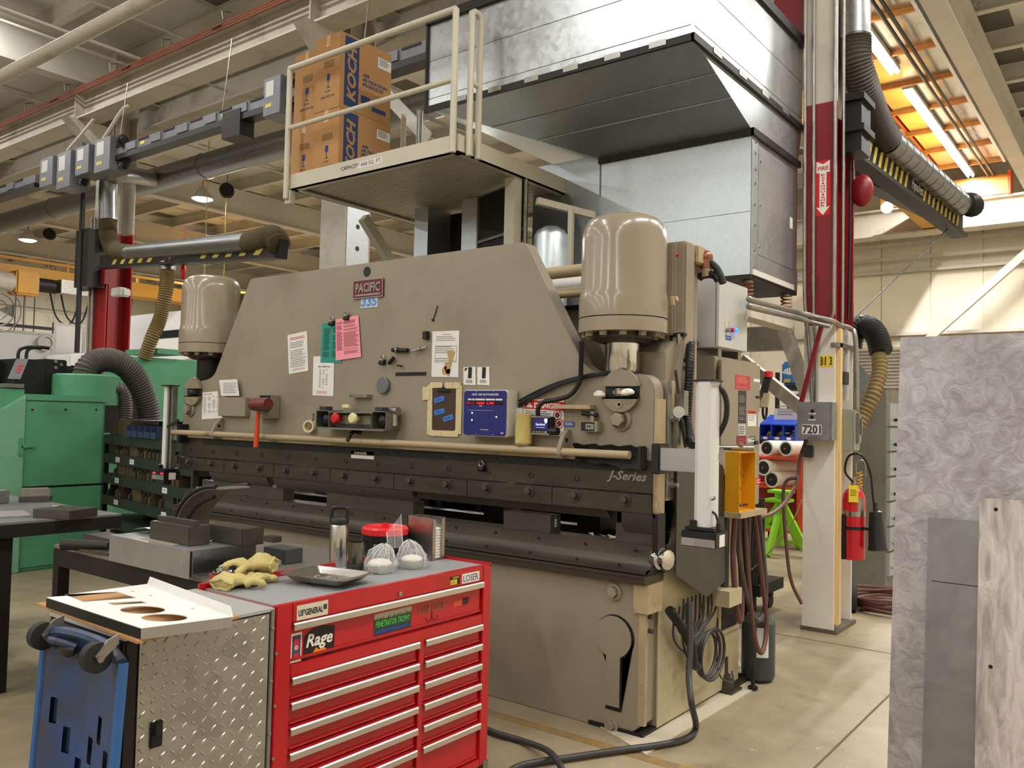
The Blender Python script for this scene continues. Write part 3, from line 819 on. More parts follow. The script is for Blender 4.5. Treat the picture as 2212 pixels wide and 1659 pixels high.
part('ram_ledge', MB().box(XL, XR - 0.06, -0.012, 0, zC - 0.012, zC + 0.012), tan_worn, pr)
part('grease_band', MB().box(XL + 0.3, XR - 0.2, -0.003, 0, zC - 0.06, zC - 0.012), grime, pr, label='black grease band under the tan edge')
nstrip = 7
sx = (XR - XL) / nstrip
for i in range(nstrip):
 part('clamp_strip', MB().box(XL + i * sx + 0.001, XL + (i + 1) * sx - 0.001, -0.012, 0.03, zRB, zL - 0.002), ramdark, pr, bevel=0.003)
part('ram_end_edge', MB().box(XR, XR + 0.014, 0.0, 0.1, 1.1, 1.70), tan_worn, pr, label='chipped tan end edge of the ram')
S_ = 0.3048
BZ = 1.1813
bmb = MB().lathe([(0.032, 0), (0.032, 0.006), (0.020, 0.006)], (0, -0.012, BZ), (0, -1, 0), 20)
bmb.lathe([(0.020, 0.006), (0.020, 0.026), (0.017, 0.029), (0, 0.029)], (0, -0.012, BZ), (0, -1, 0), 6)
b0 = part('clamp_bolt', bmb, diesteel, pr)
for i in range(1, 14): inst(b0, (-S_ * i, 0, 0))
h0 = part('bolt_hole', MB().lathe([(0.0, -0.001), (0.017, -0.001), (0.017, 0.002), (0.013, 0.0025)], (0, 0, 1.272), (0, -1, 0), 14), black, pr)
h0.location.x -= S_
for i in range(1, 13): inst(h0, (-S_ * i, 0, 0))
rail = part('rail_pipe', MB().tube([(XL - 0.01, -0.075, 1.413), (P(1360, 978, Y=-0.075).x, -0.075, 1.413)], 0.021, 14), tan_worn, pr)
for pxx in (473, 1222, 770):
 bx = P(pxx, 960, Y=-0.03).x
 if pxx == 770:
  mb = MB().tube([(bx, 0, 1.47), (bx, -0.05, 1.48), (bx, -0.085, 1.46), (bx - 0.01, -0.1, 1.41)], 0.014, 8)
  part('rail_hook', mb, blacksteel, pr)
 else:
  mb = MB().px([(0, 1.375), (0, 1.53), (-0.03, 1.528), (-0.07, 1.49), (-0.095, 1.44), (-0.1, 1.40), (-0.085, 1.375)], bx - 0.014, bx + 0.014)
  bk = part('rail_bracket', mb, tan, pr, bevel=0.003)
  part('bracket_hole', MB().cyl((bx + 0.0145, -0.045, 1.475), (bx + 0.016, -0.045, 1.475), 0.012, seg=12), black, bk)
zs0, zs1 = 1.81, 1.655
for sgn in (1, -1):
 cx = P(1345, 840, Y=0).x if sgn == 1 else P(419, 860, Y=0).x + 0.01
 up = arc(cx, 1.740, 0.112, 20, 160, 8)
 part('joint_cap', MB().py([(cx + 0.105, 1.762)] + up + [(cx - 0.105, 1.762)], -0.03, 0.0), tan, pr, bevel=0.003)
 lo = arc(cx, 1.740, 0.112, 200, 340, 8)
 low = part('joint_saddle', MB().py([(cx - 0.105, 1.698)] + lo + [(cx + 0.105, 1.698)], -0.03, 0.0), tan, pr, bevel=0.003)
 part('saddle_screw', MB().lathe([(0.016, 0), (0.016, 0.006), (0.009, 0.006), (0.009, 0.0), (0, 0)], (cx, -0.03, 1.668), (0, -1, 0), 14), tan_worn, low)
 part('joint_window', MB().box(cx - 0.1, cx + 0.1, -0.004, 0.001, 1.698, 1.762), black, pr)
 part('ball_nut', MB().lathe([(0.05, 0), (0.062, 0.01), (0.062, 0.03), (0.05, 0.04)], (cx, 0.012, 1.712), (0, 0, 1), 20), chrome if sgn == 1 else blacksteel, pr)
 hx = P(1343, 906, Y=0) if sgn == 1 else P(413, 884, Y=0)
 bs = part('hex_boss', MB().lathe([(0.060, 0), (0.060, 0.012), (0.046, 0.02), (0.046, 0.03)], (hx.x, 0, hx.z), (0, -1, 0), 22), tan, pr)
 part('hex_bolt', MB().lathe([(0.036, 0.03), (0.036, 0.055), (0.024, 0.057), (0, 0.052)], (hx.x, 0, hx.z), (0, -1, 0), 6), tan_gloss, bs)
for sgn, pxx in ((1, 1321), (-1, 449)):
 c = P(pxx, 848, Y=-0.031)
 if sgn == 1:
  for k, q in enumerate((P(1299, 850, Y=-0.04), P(1358, 848, Y=-0.04))):
   mb = MB()
   for j in range(5):
    mb.sphere((q.x + random.uniform(-.02, .02), q.y - 0.005 + random.uniform(-.008, .008), q.z + random.uniform(-.008, .008)), 0.02, 8, (1.4, 0.8, 0.7))
   solid('white_rag', mb, foam, ('wad of white rag stuffed left of the right ball joint', 'wad of white rag stuffed right of the right ball joint')[k], 'rag', 'rags in the right ball joint')
a, b = P(762, 611, Y=0), P(834, 637, Y=0)
w, h = 0.285, 0.125
f = Fr(((a.x + b.x) / 2 - w / 2, 0, (a.z + b.z) / 2 - h / 2), XA, ZA)
mb = MB(); f.poly(mb, [(0.012, 0), (w - 0.012, 0), (w, 0.012), (w, h - 0.012), (w - 0.012, h), (0.012, h), (0, h - 0.012), (0, 0.012)], 0, 0.010)
npz = part('name_plate', mb, M('badge_maroon', (112, 28, 36), 0.4, 0.1, 0.1, 20), pr, bevel=0.002)
def rimof(f, w, h, t, c0, c1, mat, parent, name='rim'):
 mb = MB()
 f.box(mb, 0, w, 0, t, c0, c1); f.box(mb, 0, w, h - t, h, c0, c1); f.box(mb, 0, t, t, h - t, c0, c1); f.box(mb, w - t, w, t, h - t, c0, c1)
 return part(name, mb, mat, parent, bevel=0.001)
rimof(f, w, h, 0.007, 0.009, 0.014, zinc, npz)
text('PACIFIC', f, w / 2, h * .56, w * .82, h * .5, zinc, npz, c=0.0098, t=0.005, bold=0.03)
mb = MB(); f.box(mb, w * .08, w * .92, h * .13, h * .22, 0.0098, 0.014); part('underline_bar', mb, zinc, npz)
a, b = P(781, 642, Y=0), P(816, 663, Y=0)
f = Fr((a.x, 0, b.z), XA, ZA); w, h = b.x - a.x, a.z - b.z + 0.01
mb = MB(); f.box(mb, 0, w, 0, h, 0, 0.004); npn = part('number_plate', mb, white, pr)
text('335', f, w / 2, h / 2, w * .94, h * .86, M('numeral_blue', (84, 146, 214), 0.5), npn, c=0.004, bold=0.05)
a, b = P(1312, 1045, Y=0), P(1399, 1021, Y=0)
fj = Fr((P(1312, 1040, Y=0).x, 0, 1.262), XA, ZA)
wj = P(1399, 1040, Y=0).x - P(1312, 1040, Y=0).x
text('J-Series', fj, wj / 2, 0.034, wj, 0.062, zinc, pr, c=0.0, t=0.006, shear=0.35, bold=0.03)
a, b = P(759, 981, Y=0), P(808, 991, Y=0)
f = Fr((a.x, 0, b.z - 0.005), XA, ZA); w, h = b.x - a.x, 0.05
mb = MB(); f.box(mb, 0, w, 0, h, 0, 0.002); dl = part('danger_label', mb, inkwhite, pr)
mb = MB(); f.box(mb, 0, w, h * .45, h, 0.002, 0.003); part('label_band', mb, M('faded_red', (120, 40, 38), 0.6), dl)
text('DANGER', f, w * .42, h * .72, w * .55, h * .34, inkwhite, dl, c=0.003)
lines(f, w * .05, w * .9, h * .06, h * .42, 2, ink, dl)
part('eye_hole', MB().cyl((P(793, 587, Y=0).x, -0.002, P(793, 587, Y=0).z), (P(793, 587, Y=0).x, 0.0, P(793, 587, Y=0).z), 0.034, seg=24), black, pr)
a, b = P(855, 804, Y=0), P(921, 811, Y=0)
part('slot_plate', MB().box(a.x, b.x, -0.003, 0, b.z, a.z - 0.002), blacksteel, pr)
a, b = P(766, 853, Y=0), P(804, 859, Y=0)
part('small_shelf', MB().box(a.x, b.x, -0.05, 0, b.z, b.z + 0.02), steel, pr)
def cylinder(cx, cy):
 zb, zf, zt = 2.045, 2.12, P(1347, 472, Y=0.1).z
 r = 0.226
 c = (cx, cy, 0)
 body = part('cylinder_housing', MB().lathe([(0.236, zf + 0.002), (0.236, 2.215), (0.233, 2.235), (r, 2.265), (r, zt - 0.14), (r * .985, zt - 0.095), (r * .93, zt - 0.052), (r * .83, zt - 0.024), (r * .66, zt - 0.008), (r * .4, zt - 0.001), (0, zt)], c, seg=48), tan_gloss, pr)
 part('cylinder_flange', MB().lathe([(0.0, zb), (0.236, zb), (0.236, zf - 0.003)], c, seg=48), tan_gloss, pr)
 fb = part('flange_bolt', MB().lathe([(0.02, zb), (0.02, zb - 0.022), (0, zb - 0.022)], (cx + 0.2, cy, 0), seg=6), tan, pr)
 for k in range(1, 12):
  a = 2 * PI * k / 12
  inst(fb, (0.2 * math.cos(a) - 0.2, 0.2 * math.sin(a), 0))
 part('retainer_ring', MB().lathe([(0.12, zb), (0.165, zb), (0.165, zb - 0.03), (0.125, zb - 0.05), (0.10, zb - 0.05)], c, seg=32), ramdark, pr)
 part('piston_rod', MB().lathe([(0.093, zb - 0.05), (0.093, 1.86), (0.075, 1.82), (0.075, 1.75)], c, seg=32), chrome if cx > -1 else blacksteel, pr)
 part('cylinder_bracket', MB().box(cx - 0.06, cx + 0.2, cy + 0.19, cy + 0.36, 2.05, zt - 0.12), tan, pr, bevel=0.01)
CRX = P(1346, 690, Y=0.08).x
cylinder(CRX, 0.08)
cylinder(2 * XM - CRX - 0.015, 0.08)
for sx_, x0, x1 in ((1, -0.04, 0.12), (-1, -4.07, -3.91)):
 prof = [(0.13, 0.80), (0.13, 0.02), (1.16, 0.02), (1.18, 0.1), (1.18, 1.0), (0.85, 1.26), (0.46, 1.34), (0.46, 2.5), (0.42, 2.54), (0.36, 2.54), (0.34, 2.05), (0.17, 1.95), (0.17, 1.33), (0.32, 1.30), (0.55, 1.26), (0.62, 1.08), (0.55, 0.90), (0.32, 0.80)]
 part('side_frame', MB().px(prof[::-1], x0, x1), tan, pr, bevel=0.006)
part('frame_face', MB().px([(0.30, 2.56), (0.30, 2.05), (0.20, 1.70), (0.20, 1.34), (0.36, 1.34), (0.42, 2.05), (0.42, 2.56)], 0.03, 0.165), tan, pr, bevel=0.012)
part('gib_plate', MB().box(0.150, 0.172, 0.105, 0.15, 1.20, 1.80), zinc, pr)
part('gib_housing', MB().box(0.10, 0.165, 0.11, 0.2, 1.18, 1.8), tan_worn, pr)
g = part('gib_screw', MB().lathe([(0.022, 0), (0.022, 0.02), (0.012, 0.022), (0.012, 0.045), (0, 0.045)], (0.165, 0.16, 1.26), (1, 0, 0), 8), zinc, pr)
inst(g, (0, 0, 0.34))
part('reservoir', MB().box(-3.7, -0.2, 0.62, 1.15, 1.75, 2.28), tan, pr, bevel=0.01)
part('reservoir_top', MB().box(-3.7, -0.2, 0.58, 1.15, 2.28, 2.30), blacksteel, pr)
part('crosstie_plate', MB().box(-3.91, -0.04, 0.30, 0.36, 1.60, 2.10), tan, pr)
part('hydraulic_pipe', MB().tube(smoothpath([(-3.7, 0.5, 2.50), (-0.62, 0.5, 2.50), (-0.50, 0.42, 2.535), (-0.2, 0.40, 2.55)], 6), 0.038, 14), tan_worn, pr)
part('hydraulic_pipe', MB().tube(smoothpath([(-3.6, 0.55, 2.36), (-0.7, 0.5, 2.37), (-0.42, 0.40, 2.43), (-0.22, 0.36, 2.45)], 6), 0.030, 14), tan_worn, pr)
part('pipe_union', MB().tube([(-0.36, 0.37, 2.443), (-0.27, 0.365, 2.45)], 0.044, 6), tan_worn, pr)
part('hydraulic_pipe', MB().tube([(-3.5, 0.45, 2.33), (-0.3, 0.45, 2.35)], 0.022, 12), tan_worn, pr)
part('pump_motor', MB().tube([(-0.72, 0.75, 2.42), (-0.36, 0.75, 2.42)], 0.11, 20).box(-0.7, -0.4, 0.7, 0.8, 2.29, 2.32), M('motor_blue', (34, 62, 104), 0.45), pr, label='blue hydraulic motor')
part('white_filter', MB().tube([(-1.0, 0.78, 2.46), (-0.76, 0.78, 2.46)], 0.06, 16), white, pr)
vc = P(1505, 560, Y=0.55)
def vp(px, py, Y=0.55): return P(px, py, Y=Y)
part('valve_block', MB().box(0.06, 0.17, 0.44, 0.56, 2.46, 2.56), tan_worn, pr, bevel=0.008)
part('valve_block', MB().box(0.04, 0.14, 0.62, 0.74, 2.42, 2.52), tan_worn, pr, bevel=0.008)
part('frame_tube', MB().tube([(0.08, 0.52, 1.35), (0.08, 0.52, 2.5)], 0.05, 14), tan, pr)
part('valve_pipe', MB().tube(smoothpath([vp(1470, 535), vp(1480, 530), vp(1497, 532), vp(1506, 552)], 5), 0.016, 10), tan_worn, pr)
part('valve_pipe', MB().tube(smoothpath([vp(1478, 556), vp(1495, 553), vp(1510, 553), vp(1520, 575)], 5), 0.022, 10), tan_worn, pr)
part('valve_body', MB().cyl(vp(1470, 545), vp(1494, 541), 0.036, seg=14), tan_worn, pr)
part('valve_body', MB().cyl(vp(1497, 585), vp(1502, 545), 0.026, seg=14), tan_worn, pr)
part('valve_cap', MB().sphere(vp(1525, 556), 0.04, 14).cyl(vp(1525, 556), vp(1525, 580), 0.036, seg=14), copper, pr)
part('valve_body', MB().cyl(vp(1526, 580), vp(1527, 598), 0.03, seg=12), tan_worn, pr)
part('valve_hose', MB().tube(smoothpath([vp(1532, 565), vp(1548, 580), vp(1558, 600), vp(1562, 612)], 6), 0.02, 10), rubber, pr)
part('valve_hose', MB().tube(smoothpath([vp(1510, 600), vp(1525, 592), vp(1545, 596), vp(1552, 606)], 6), 0.022, 10), black, pr)
part('valve_hose', MB().tube(smoothpath([vp(1468, 570), vp(1484, 574), vp(1492, 590), vp(1494, 604)], 6), 0.015, 8), rubber, pr)
part('valve_screw', MB().cyl(vp(1452, 548, 0.3), vp(1462, 556, 0.3), 0.02, seg=10), red, pr)
part('drain_cock', MB().cyl(P(1450, 648, X=0.165), P(1463, 645, X=0.2), 0.014, seg=8).cyl(P(1452, 641, X=0.185), P(1454, 658, X=0.185), 0.012, seg=8), tan_worn, pr)
c0, c1 = P(1449, 720, Y=0.3), P(1474, 783, Y=0.3)
part('c_bracket', MB().box(c0.x, c1.x + .01, 0.29, 0.33, c0.z - 0.02, c0.z).box(c0.x, c1.x + .01, 0.29, 0.33, c1.z, c1.z + 0.02).box(c0.x, c0.x + 0.014, 0.29, 0.33, c1.z, c0.z), blacksteel, pr)
part('adjusting_screw', MB().tube([P(1467, 722, Y=0.3), P(1469, 795, Y=0.3)], 0.016, 10).lathe([(0.03, 0), (0.03, 0.015), (0, 0.015)], P(1469, 798, Y=0.3), (0, 0, 1), 12), zinc, pr)
part('slide_rail', MB().box(0.178, 0.2, 0.16, 0.2, 1.36, 1.62), zinc, pr)
part('limit_block', MB().box(0.17, 0.215, 0.2, 0.26, 1.62, 1.75), zinc, pr, bevel=0.004)
part('limit_dial', MB().lathe([(0.0, 0.0), (0.03, 0.0), (0.03, 0.02), (0.012, 0.02), (0, 0.024)], P(1465, 890, X=0.21), (0.6, -0.8, 0), 18), whitegrey, pr)
part('limit_rod', MB().tube([P(1459, 800, X=0.2), P(1466, 850, X=0.2)], 0.008, 8), cablegrey, pr)
part('limit_rod', MB().tube([P(1472, 905, X=0.21), P(1482, 965, X=0.21)], 0.012, 8), cablegrey, pr)
bedtop, gro = 0.955, 0.835
bp = [(0.16, bedtop), (0.02, bedtop), (0.018, bedtop - 0.06), (0.010, bedtop - 0.085), (-0.012, bedtop - 0.108), (-0.055, bedtop - 0.128), (-0.062, bedtop - 0.134), (-0.062, gro + 0.004), (0.16, gro + 0.004)]
part('die_rail', MB().px(bp[::-1], XL + 0.02, XR), ramdark, pr, bevel=0.002, label='dark concave rail carrying the lower dies')
h0 = part('rail_hole', MB().cyl((0, -0.064, 0.845 + 0.01), (0, -0.061, 0.845 + 0.01), 0.009, seg=10), black, pr)
for i in range(1, 14): inst(h0, (-S_ * i + 0.05, 0, 0))
h0 = part('rail_hole', MB().cyl((0.05, 0.0165, 0.925), (0.05, 0.02, 0.925), 0.009, seg=10), black, pr)
for i in range(1, 14): inst(h0, (-S_ * i, 0, 0))
part('bed_groove', MB().box(XL + 0.03, XR - 0.02, -0.02, 0.16, 0.81, gro + 0.004), black, pr)
part('bed_cap', MB().box(XL + 0.02, XR - 0.015, -0.045, 0.16, 0.765, 0.81), ramdark, pr, bevel=0.002)
part('bed_lip', MB().box(XL + 0.02, XR - 0.015, -0.052, -0.045, 0.80, 0.815), diesteel, pr)
part('bed_plate', MB().py([(XL + 0.08, 0.0), (-0.02, 0.0), (0.06, 0.02), (0.105, 0.06), (0.105, 0.765), (XL + 0.04, 0.765), (XL + 0.04, 0.05)], 0.0, 0.13), tan, pr, bevel=0.004)
part('worn_corner', MB().box(0.06, 0.145, -0.02, 0.13, 0.62, 0.765).box(0.085, 0.125, -0.004, 0.02, 0.06, 0.62), tan_worn, pr, label='oil-stained chipped tan corner')
part('edge_screw', MB().cyl((0.12, 0.03, 0.60), (0.15, 0.02, 0.60), 0.012, seg=8), ramdark, pr)
part('edge_screw', MB().cyl((0.12, 0.03, 0.53), (0.15, 0.02, 0.53), 0.012, seg=8), ramdark, pr)
part('base_side', MB().box(0.118, 0.126, 0.13, 1.18, 0.02, 0.80), cream, pr)
kx = P(1328, 1376, Y=0)
ky = P(1328, 1535, Y=0)
kb = part('lifting_slot', MB().py(arc(kx.x, kx.z, 0.115, -70, 250, 22) + [(kx.x - 0.047, kx.z - 0.1), (kx.x - 0.047, ky.z), (kx.x + 0.047, ky.z), (kx.x + 0.047, kx.z - 0.1)], -0.003, 0.0), black, pr, label='keyhole shaped lifting slot outline')
part('slot_filler', MB().py(arc(kx.x - 0.008, kx.z, 0.107, -66, 246, 22) + [(kx.x - 0.047, kx.z - 0.1), (kx.x - 0.047, ky.z + 0.02), (kx.x + 0.035, ky.z + 0.02), (kx.x + 0.035, kx.z - 0.1)], -0.006, -0.001), tan, kb)
for q, rr in (((1328, 1278), 0.044), ((1322, 1566), 0.04)):
 c = P(*q, Y=0)
 bb = part('base_boss', MB().lathe([(rr, 0), (rr, 0.012), (rr * .6, 0.014)], (c.x, 0, c.z), (0, -1, 0), 20), tan, pr)
 part('base_bolt', MB().lathe([(rr * .6, 0.012), (rr * .6, 0.034), (0, 0.034)], (c.x, 0, c.z), (0, -1, 0), 6), tan_gloss, bb)
part('front_foot', MB().box(-0.2, 0.12, -0.01, 0.14, 0.0, 0.022), blacksteel, pr)
part('rear_foot', MB().box(-4.1, -3.8, 0.9, 1.2, 0.0, 0.03), blacksteel, pr)
part('rear_foot', MB().box(-0.12, 0.16, 1.02, 1.3, 0.0, 0.03), blacksteel, pr)
lc = P(1566, 1470, Z=0.06)
part('levelling_screw', MB().box(lc.x - .075, lc.x + .075, lc.y - .075, lc.y + .075, 0.006, 0.02).lathe([(0.055, 0.02), (0.05, 0.07), (0.032, 0.075), (0.032, 0.10), (0.018, 0.10), (0.018, 0.2), (0, 0.2)], (lc.x, lc.y, 0), seg=12), ramdark, pr)
part('anchor_bolt', MB().lathe([(0.03, 0.006), (0.03, 0.02), (0.012, 0.02), (0.012, 0.14), (0, 0.14)], (lc.x + 0.12, lc.y + 0.13, 0), seg=10), blacksteel, pr)
c = P(1418, 1212, Y=-0.02)
part('crown_handwheel', MB().lathe([(0.0, -0.02), (0.035, -0.02), (0.05, -0.01), (0.056, 0.01), (0.056, 0.03), (0.044, 0.04), (0.05, 0.05), (0.05, 0.075), (0.03, 0.085), (0, 0.086)], (XR, 0.05, 0.895), (1, -0.25, 0), 24), chrome, pr)
gx = 0.2
gm = [(0.10, 0.80), (0.68, 0.60), (0.745, 0.62), (0.79, 0.68), (0.78, 1.33), (0.74, 1.37), (0.10, 1.37)]
gp0 = P(1425, 1260, X=gx); gp1 = P(1530, 1289, X=gx); gp2 = P(1565, 1255, X=gx); gp3 = P(1563, 1015, X=gx)
gm = [(0.16, gp0.z + 0.02), (gp1.y - 0.03, gp1.z), (gp1.y + 0.02, gp1.z + 0.012), (gp2.y, gp2.z), (gp3.y, gp3.z), (gp3.y - 0.03, gp3.z + 0.03), (0.16, gp3.z + 0.05)]
part('side_guard', MB().px(gm[::-1], gx, gx + 0.004), guardm, pr, label='grey sheet side guard with rounded corners')
for k in range(9):
 r0 = random.Random(k)
 y0, z0 = 0.22 + 0.05 * k, 0.62
 sag = 0.25 + r0.uniform(-.05, .05)
 pts_ = [(0.15 + r0.uniform(0, .03), y0, z0), (0.16, y0 + 0.02, z0 - sag * .6), (0.17, 0.42 + r0.uniform(-.03, .03), z0 - sag), (0.16, y0 + 0.12, z0 - sag * .5), (0.15, y0 + 0.15, z0 + 0.02)]
 part('control_cable', MB().tube(smoothpath(pts_, 5), 0.006, 6), cablegrey, pr)
for k in range(3):
 cc = Vector((0.17 + 0.015 * k, 0.62 + 0.01 * k, 0.30))
 part('coiled_cable', MB().tube([cc + Vector((0.0, math.cos(a) * (0.13 + 0.012 * k), math.sin(a) * (0.12 + 0.01 * k))) for a in [2 * PI * i / 24 for i in range(24)]], 0.009, 6, closed=True), cablegrey, pr)
cp = [(0.16, 0.66, 0.6), (0.17, 0.7, 0.3)] + [tuple(P(*q, Z=0.03)) for q in ((1497, 1520), (1505, 1560))]
pw = [Vector((0.17, 0.16, 0.62)), Vector((0.2, 0.33, 0.45)), Vector((0.19, 0.42, 0.3)), Vector((0.18, 0.5, 0.26))]
part('conduit_hose', ribbed(pw, 0.026, 0.02, 0.05, 10), black, pr)
cab = [P(1490, 1300, X=0.24), P(1491, 1400, X=0.28), P(1488, 1460, X=0.3), P(1494, 1520, X=0.36), P(1503, 1572, Z=0.04), P(1480, 1596, Z=0.02), P(1420, 1610, Z=0.02), P(1330, 1622, Z=0.02), P(1230, 1637, Z=0.02), P(1170, 1645, Z=0.02), P(1120, 1656, Z=0.02), P(1090, 1675, Z=0.02)]
solid('floor_cable', MB().tube(smoothpath(cab, 8), 0.016, 10), cablegrey, 'thick grey cable coming down the press side and snaking across the floor', 'cable')
cab = [P(1040, 1570, Z=0.02), P(1075, 1585, Z=0.02), P(1130, 1601, Z=0.02), P(1180, 1620, Z=0.052), P(1205, 1645, Z=0.06), P(1222, 1680, Z=0.02)]
solid('floor_cable', MB().tube(smoothpath(cab, 8), 0.015, 10), cablegrey, 'grey cable crossing over the other one in front of the press foot', 'cable')
part('thin_wire', MB().tube(smoothpath([(0.13, 0.86, 0.45), (0.135, 0.84, 0.25), (0.15, 0.86, 0.12), (0.2, 0.92, 0.08), (0.16, 1.0, 0.12)], 6), 0.005, 6), cablegrey, pr)
def xs(a, b, y, Y=0.0): return P(a, y, Y=Y).x, P(b, y, Y=Y).x
def punch(x0, x1, tip, label, seat=1.118, w=0.03, mat=diesteel, goose=False):
 mb = MB()
 if goose: pf = [(0.00, seat), (0.06, seat), (0.06, seat - 0.03), (0.045, seat - 0.06), (0.04, tip + 0.01), (0.034, tip), (0.026, tip + 0.02), (0.0, seat - 0.06)]
 else: pf = [(-0.004, seat), (0.075, seat), (0.075, seat - 0.03), (0.045, tip), (0.038, tip), (-0.004, tip + 0.06)]
 mb.px(pf, x0, x1)
 return solid('upper_punch', mb, mat, label, 'punch', 'upper punches clamped in the ram', bevel=0.002)
p0, p1 = xs(590, 892, 1045)
punch(p0, p1, 1.04, 'long upper punch bar hanging mid press above the thermos bottle')
p2, p3 = xs(452, 577, 1030)
punch(p2, p3, 1.04, 'shorter upper punch bar at the left end of the ram')
p4, p5 = xs(897, 1312, 1080)
punch(p4, p5, 1.072, 'long thin upper punch strip on the right half of the ram', seat=1.118)
p6, p7 = xs(1343, 1411, 1110)
punch(p6, p7 - 0.002, 1.0, 'short upper punch block at the right end of the ram')
part('ram_end_block', MB().box(XR, XR + 0.03, 0.0, 0.08, 0.90, 1.12), blacksteel, pr)
def die(x0, x1, zt, label, y0=0.03, y1=0.13, mat=diesteel, mark=None):
 zm = (y0 + y1) / 2
 mb = MB().px([(y0, bedtop), (y1, bedtop), (y1, zt), (zm + 0.02, zt), (zm, zt - 0.03), (zm - 0.02, zt), (y0, zt)], x0, x1)
 o = solid('lower_die', mb, mat, label, 'die', 'lower dies standing on the bed', bevel=0.002)
 if mark:
  text(mark, Fr((x1, y0, bedtop), YA, ZA), (y1 - y0) * .5, (zt - bedtop) * .55, 0.022, 0.045, inkwhite, o, c=0.0005, t=0.0008, name='chalk_mark')
 return o
d0, d1 = xs(1087, 1189, 1150, 0.03)
die(d0, d1, P(1087, 1103, Y=0.03).z, 'short lower die block marked with a white B, standing alone mid bed', mark='B')
d0, d1 = xs(1330, 1411, 1150, 0.03)
die(d0, min(d1, XR - 0.01), P(1340, 1130, Y=0.03).z, 'lower die block at the far right end of the bed', mark='9')
d0, d1 = xs(705, 893, 1090, 0.03)
die(d0, d1, P(800, 1072, Y=0.03).z - .006, 'long lower die block behind the thermos bottle')
d0, d1 = xs(436, 612, 1060, 0.03)
die(d0, d1, P(520, 1045, Y=0.03).z, 'long lower die block at the left end of the bed')
c = P(1310, 1163, Y=0.08)
mb = MB()
for i in range(7):
 q = Vector((c.x - 0.08 + 0.035 * i, 0.09 + random.uniform(-.02, .02), bedtop + 0.012))
 mb.add([q + Vector((random.uniform(-.04, .04), random.uniform(-.03, .03), random.uniform(-.01, .02))) for _ in range(4)], [(0, 1, 2, 3), (0, 2, 1, 3)])
solid('shop_rag', mb, foam, 'crumpled pale rag lying on the bed near its right end', 'rag')
# ================================================================== PLATFORM, CARTONS, HOOD, FILTER HOUSING
PX0, PX1, PY0, PY1 = -3.60, -1.74, 0.60, 2.45
pzb = P(820, 367, Y=PY0).z; pzt = P(820, 330, Y=PY0).z
pf = thing('mezzanine_platform', 'pale putty steel service platform with pipe guard rails above the press', 'platform', ((PX0 + PX1) / 2, 1.5, pzb))
part('front_channel', MB().box(PX0, PX1, PY0, PY0 + 0.012, pzb, pzt).box(PX0, PX1, PY0, PY0 + 0.06, pzb, pzb + 0.012), railpaint, pf)
part('left_channel', MB().box(PX0, PX0 + 0.012, PY0 + 0.013, PY1, pzb, pzt).box(PX0, PX0 + 0.06, PY0 + 0.013, PY1, pzb, pzb + 0.012), railpaint, pf)
part('right_channel', MB().box(PX1 - 0.012, PX1, PY0 + 0.013, PY1, pzb, pzt).box(PX1 - 0.06, PX1, PY0 + 0.013, PY1, pzb, pzb + 0.012), railpaint, pf)
part('rear_channel', MB().box(PX0, PX1, PY1 - 0.012, PY1, pzb, pzt), railpaint, pf)
part('deck', MB().box(PX0 + 0.013, PX1 - 0.013, PY0 + 0.013, PY1 - 0.013, pzb + 0.05, pzb + 0.07), railpaint, pf)
mb = MB()
n = 46
for i in range(n):
 y = PY0 + 0.08 + (PY1 - PY0 - 0.12) * i / n
 mb.box(PX0 + 0.02, PX1 - 0.02, y, y + 0.02, pzb + 0.03, pzb + 0.05)
part('deck_ribs', mb, railpaint, pf, kind='stuff')
r0 = 0.024
def pp(px, py, dy=0): return P(px, py, Y=PY0 - 0.012 + dy)
zt = P(990, 22, Y=PY0).z; zm = P(985, 174, Y=PY0).z
xl, xr = P(629, 250, Y=PY0).x, P(986, 200, Y=PY0).x
yr = PY0 - r0 - 0.002
part('rail_post', MB().tube([(xl, yr, pzb - 0.075), (xl, yr, zt)], r0, 14), railpaint, pf)
part('post_foot', MB().box(xl - 0.035, xl + 0.035, PY0 - 0.01, PY0 + 0.04, pzb - 0.11, pzb), railpaint, pf)
part('rail_post', MB().tube([(xr, yr, pzb - 0.005), (xr, yr, zt)], r0, 14), railpaint, pf)
part('top_rail', MB().tube([(xl, yr, zt), (xr, yr, zt)], r0, 14), railpaint, pf)
part('mid_rail', MB().tube([(xl, yr, zm), (xr, yr, zm)], r0 * .85, 14), railpaint, pf)
xg = PX1 + r0 + 0.002
y1g, y2g = P(1016, 200, X=xg).y, P(1035, 200, X=xg).y
zg = P(1020, 22, X=xg).z
part('gate_post', MB().tube([(xg, y1g, pzb - 0.01), (xg, y1g, zg - 0.02), (xg, y1g + 0.03, zg), (xg, y2g - 0.03, zg), (xg, y2g, zg - 0.03), (xg, y2g, pzb - 0.01)], r0, 14), railpaint, pf)
part('gate_rung', MB().tube([(xg, y1g, zm), (xg, y2g, zm)], r0 * .85, 12), railpaint, pf)
for (x, y) in ((PX1 - 0.07, P(1117, 450, X=PX1 - 0.03).y), (PX0 + 0.07, 2.2), (PX1 - 0.07, 2.35)):
 part('leg', MB().box(x - 0.05, x + 0.05, y - 0.05, y + 0.05, 0, pzb), railpaint, pf, bevel=0.006)
a, b = P(785, 470, X=PX0 + 0.03), P(840, 560, X=PX0 + 0.03)
part('knee_brace', MB().beam(a, b + (b - a) * 0.8, 0.07, 0.09), railpaint, pf)
fc = Fr((P(735, 372, Y=PY0).x, PY0, P(780, 366, Y=PY0).z), XA, ZA)
wtx = P(825, 350, Y=PY0).x - fc.o.x
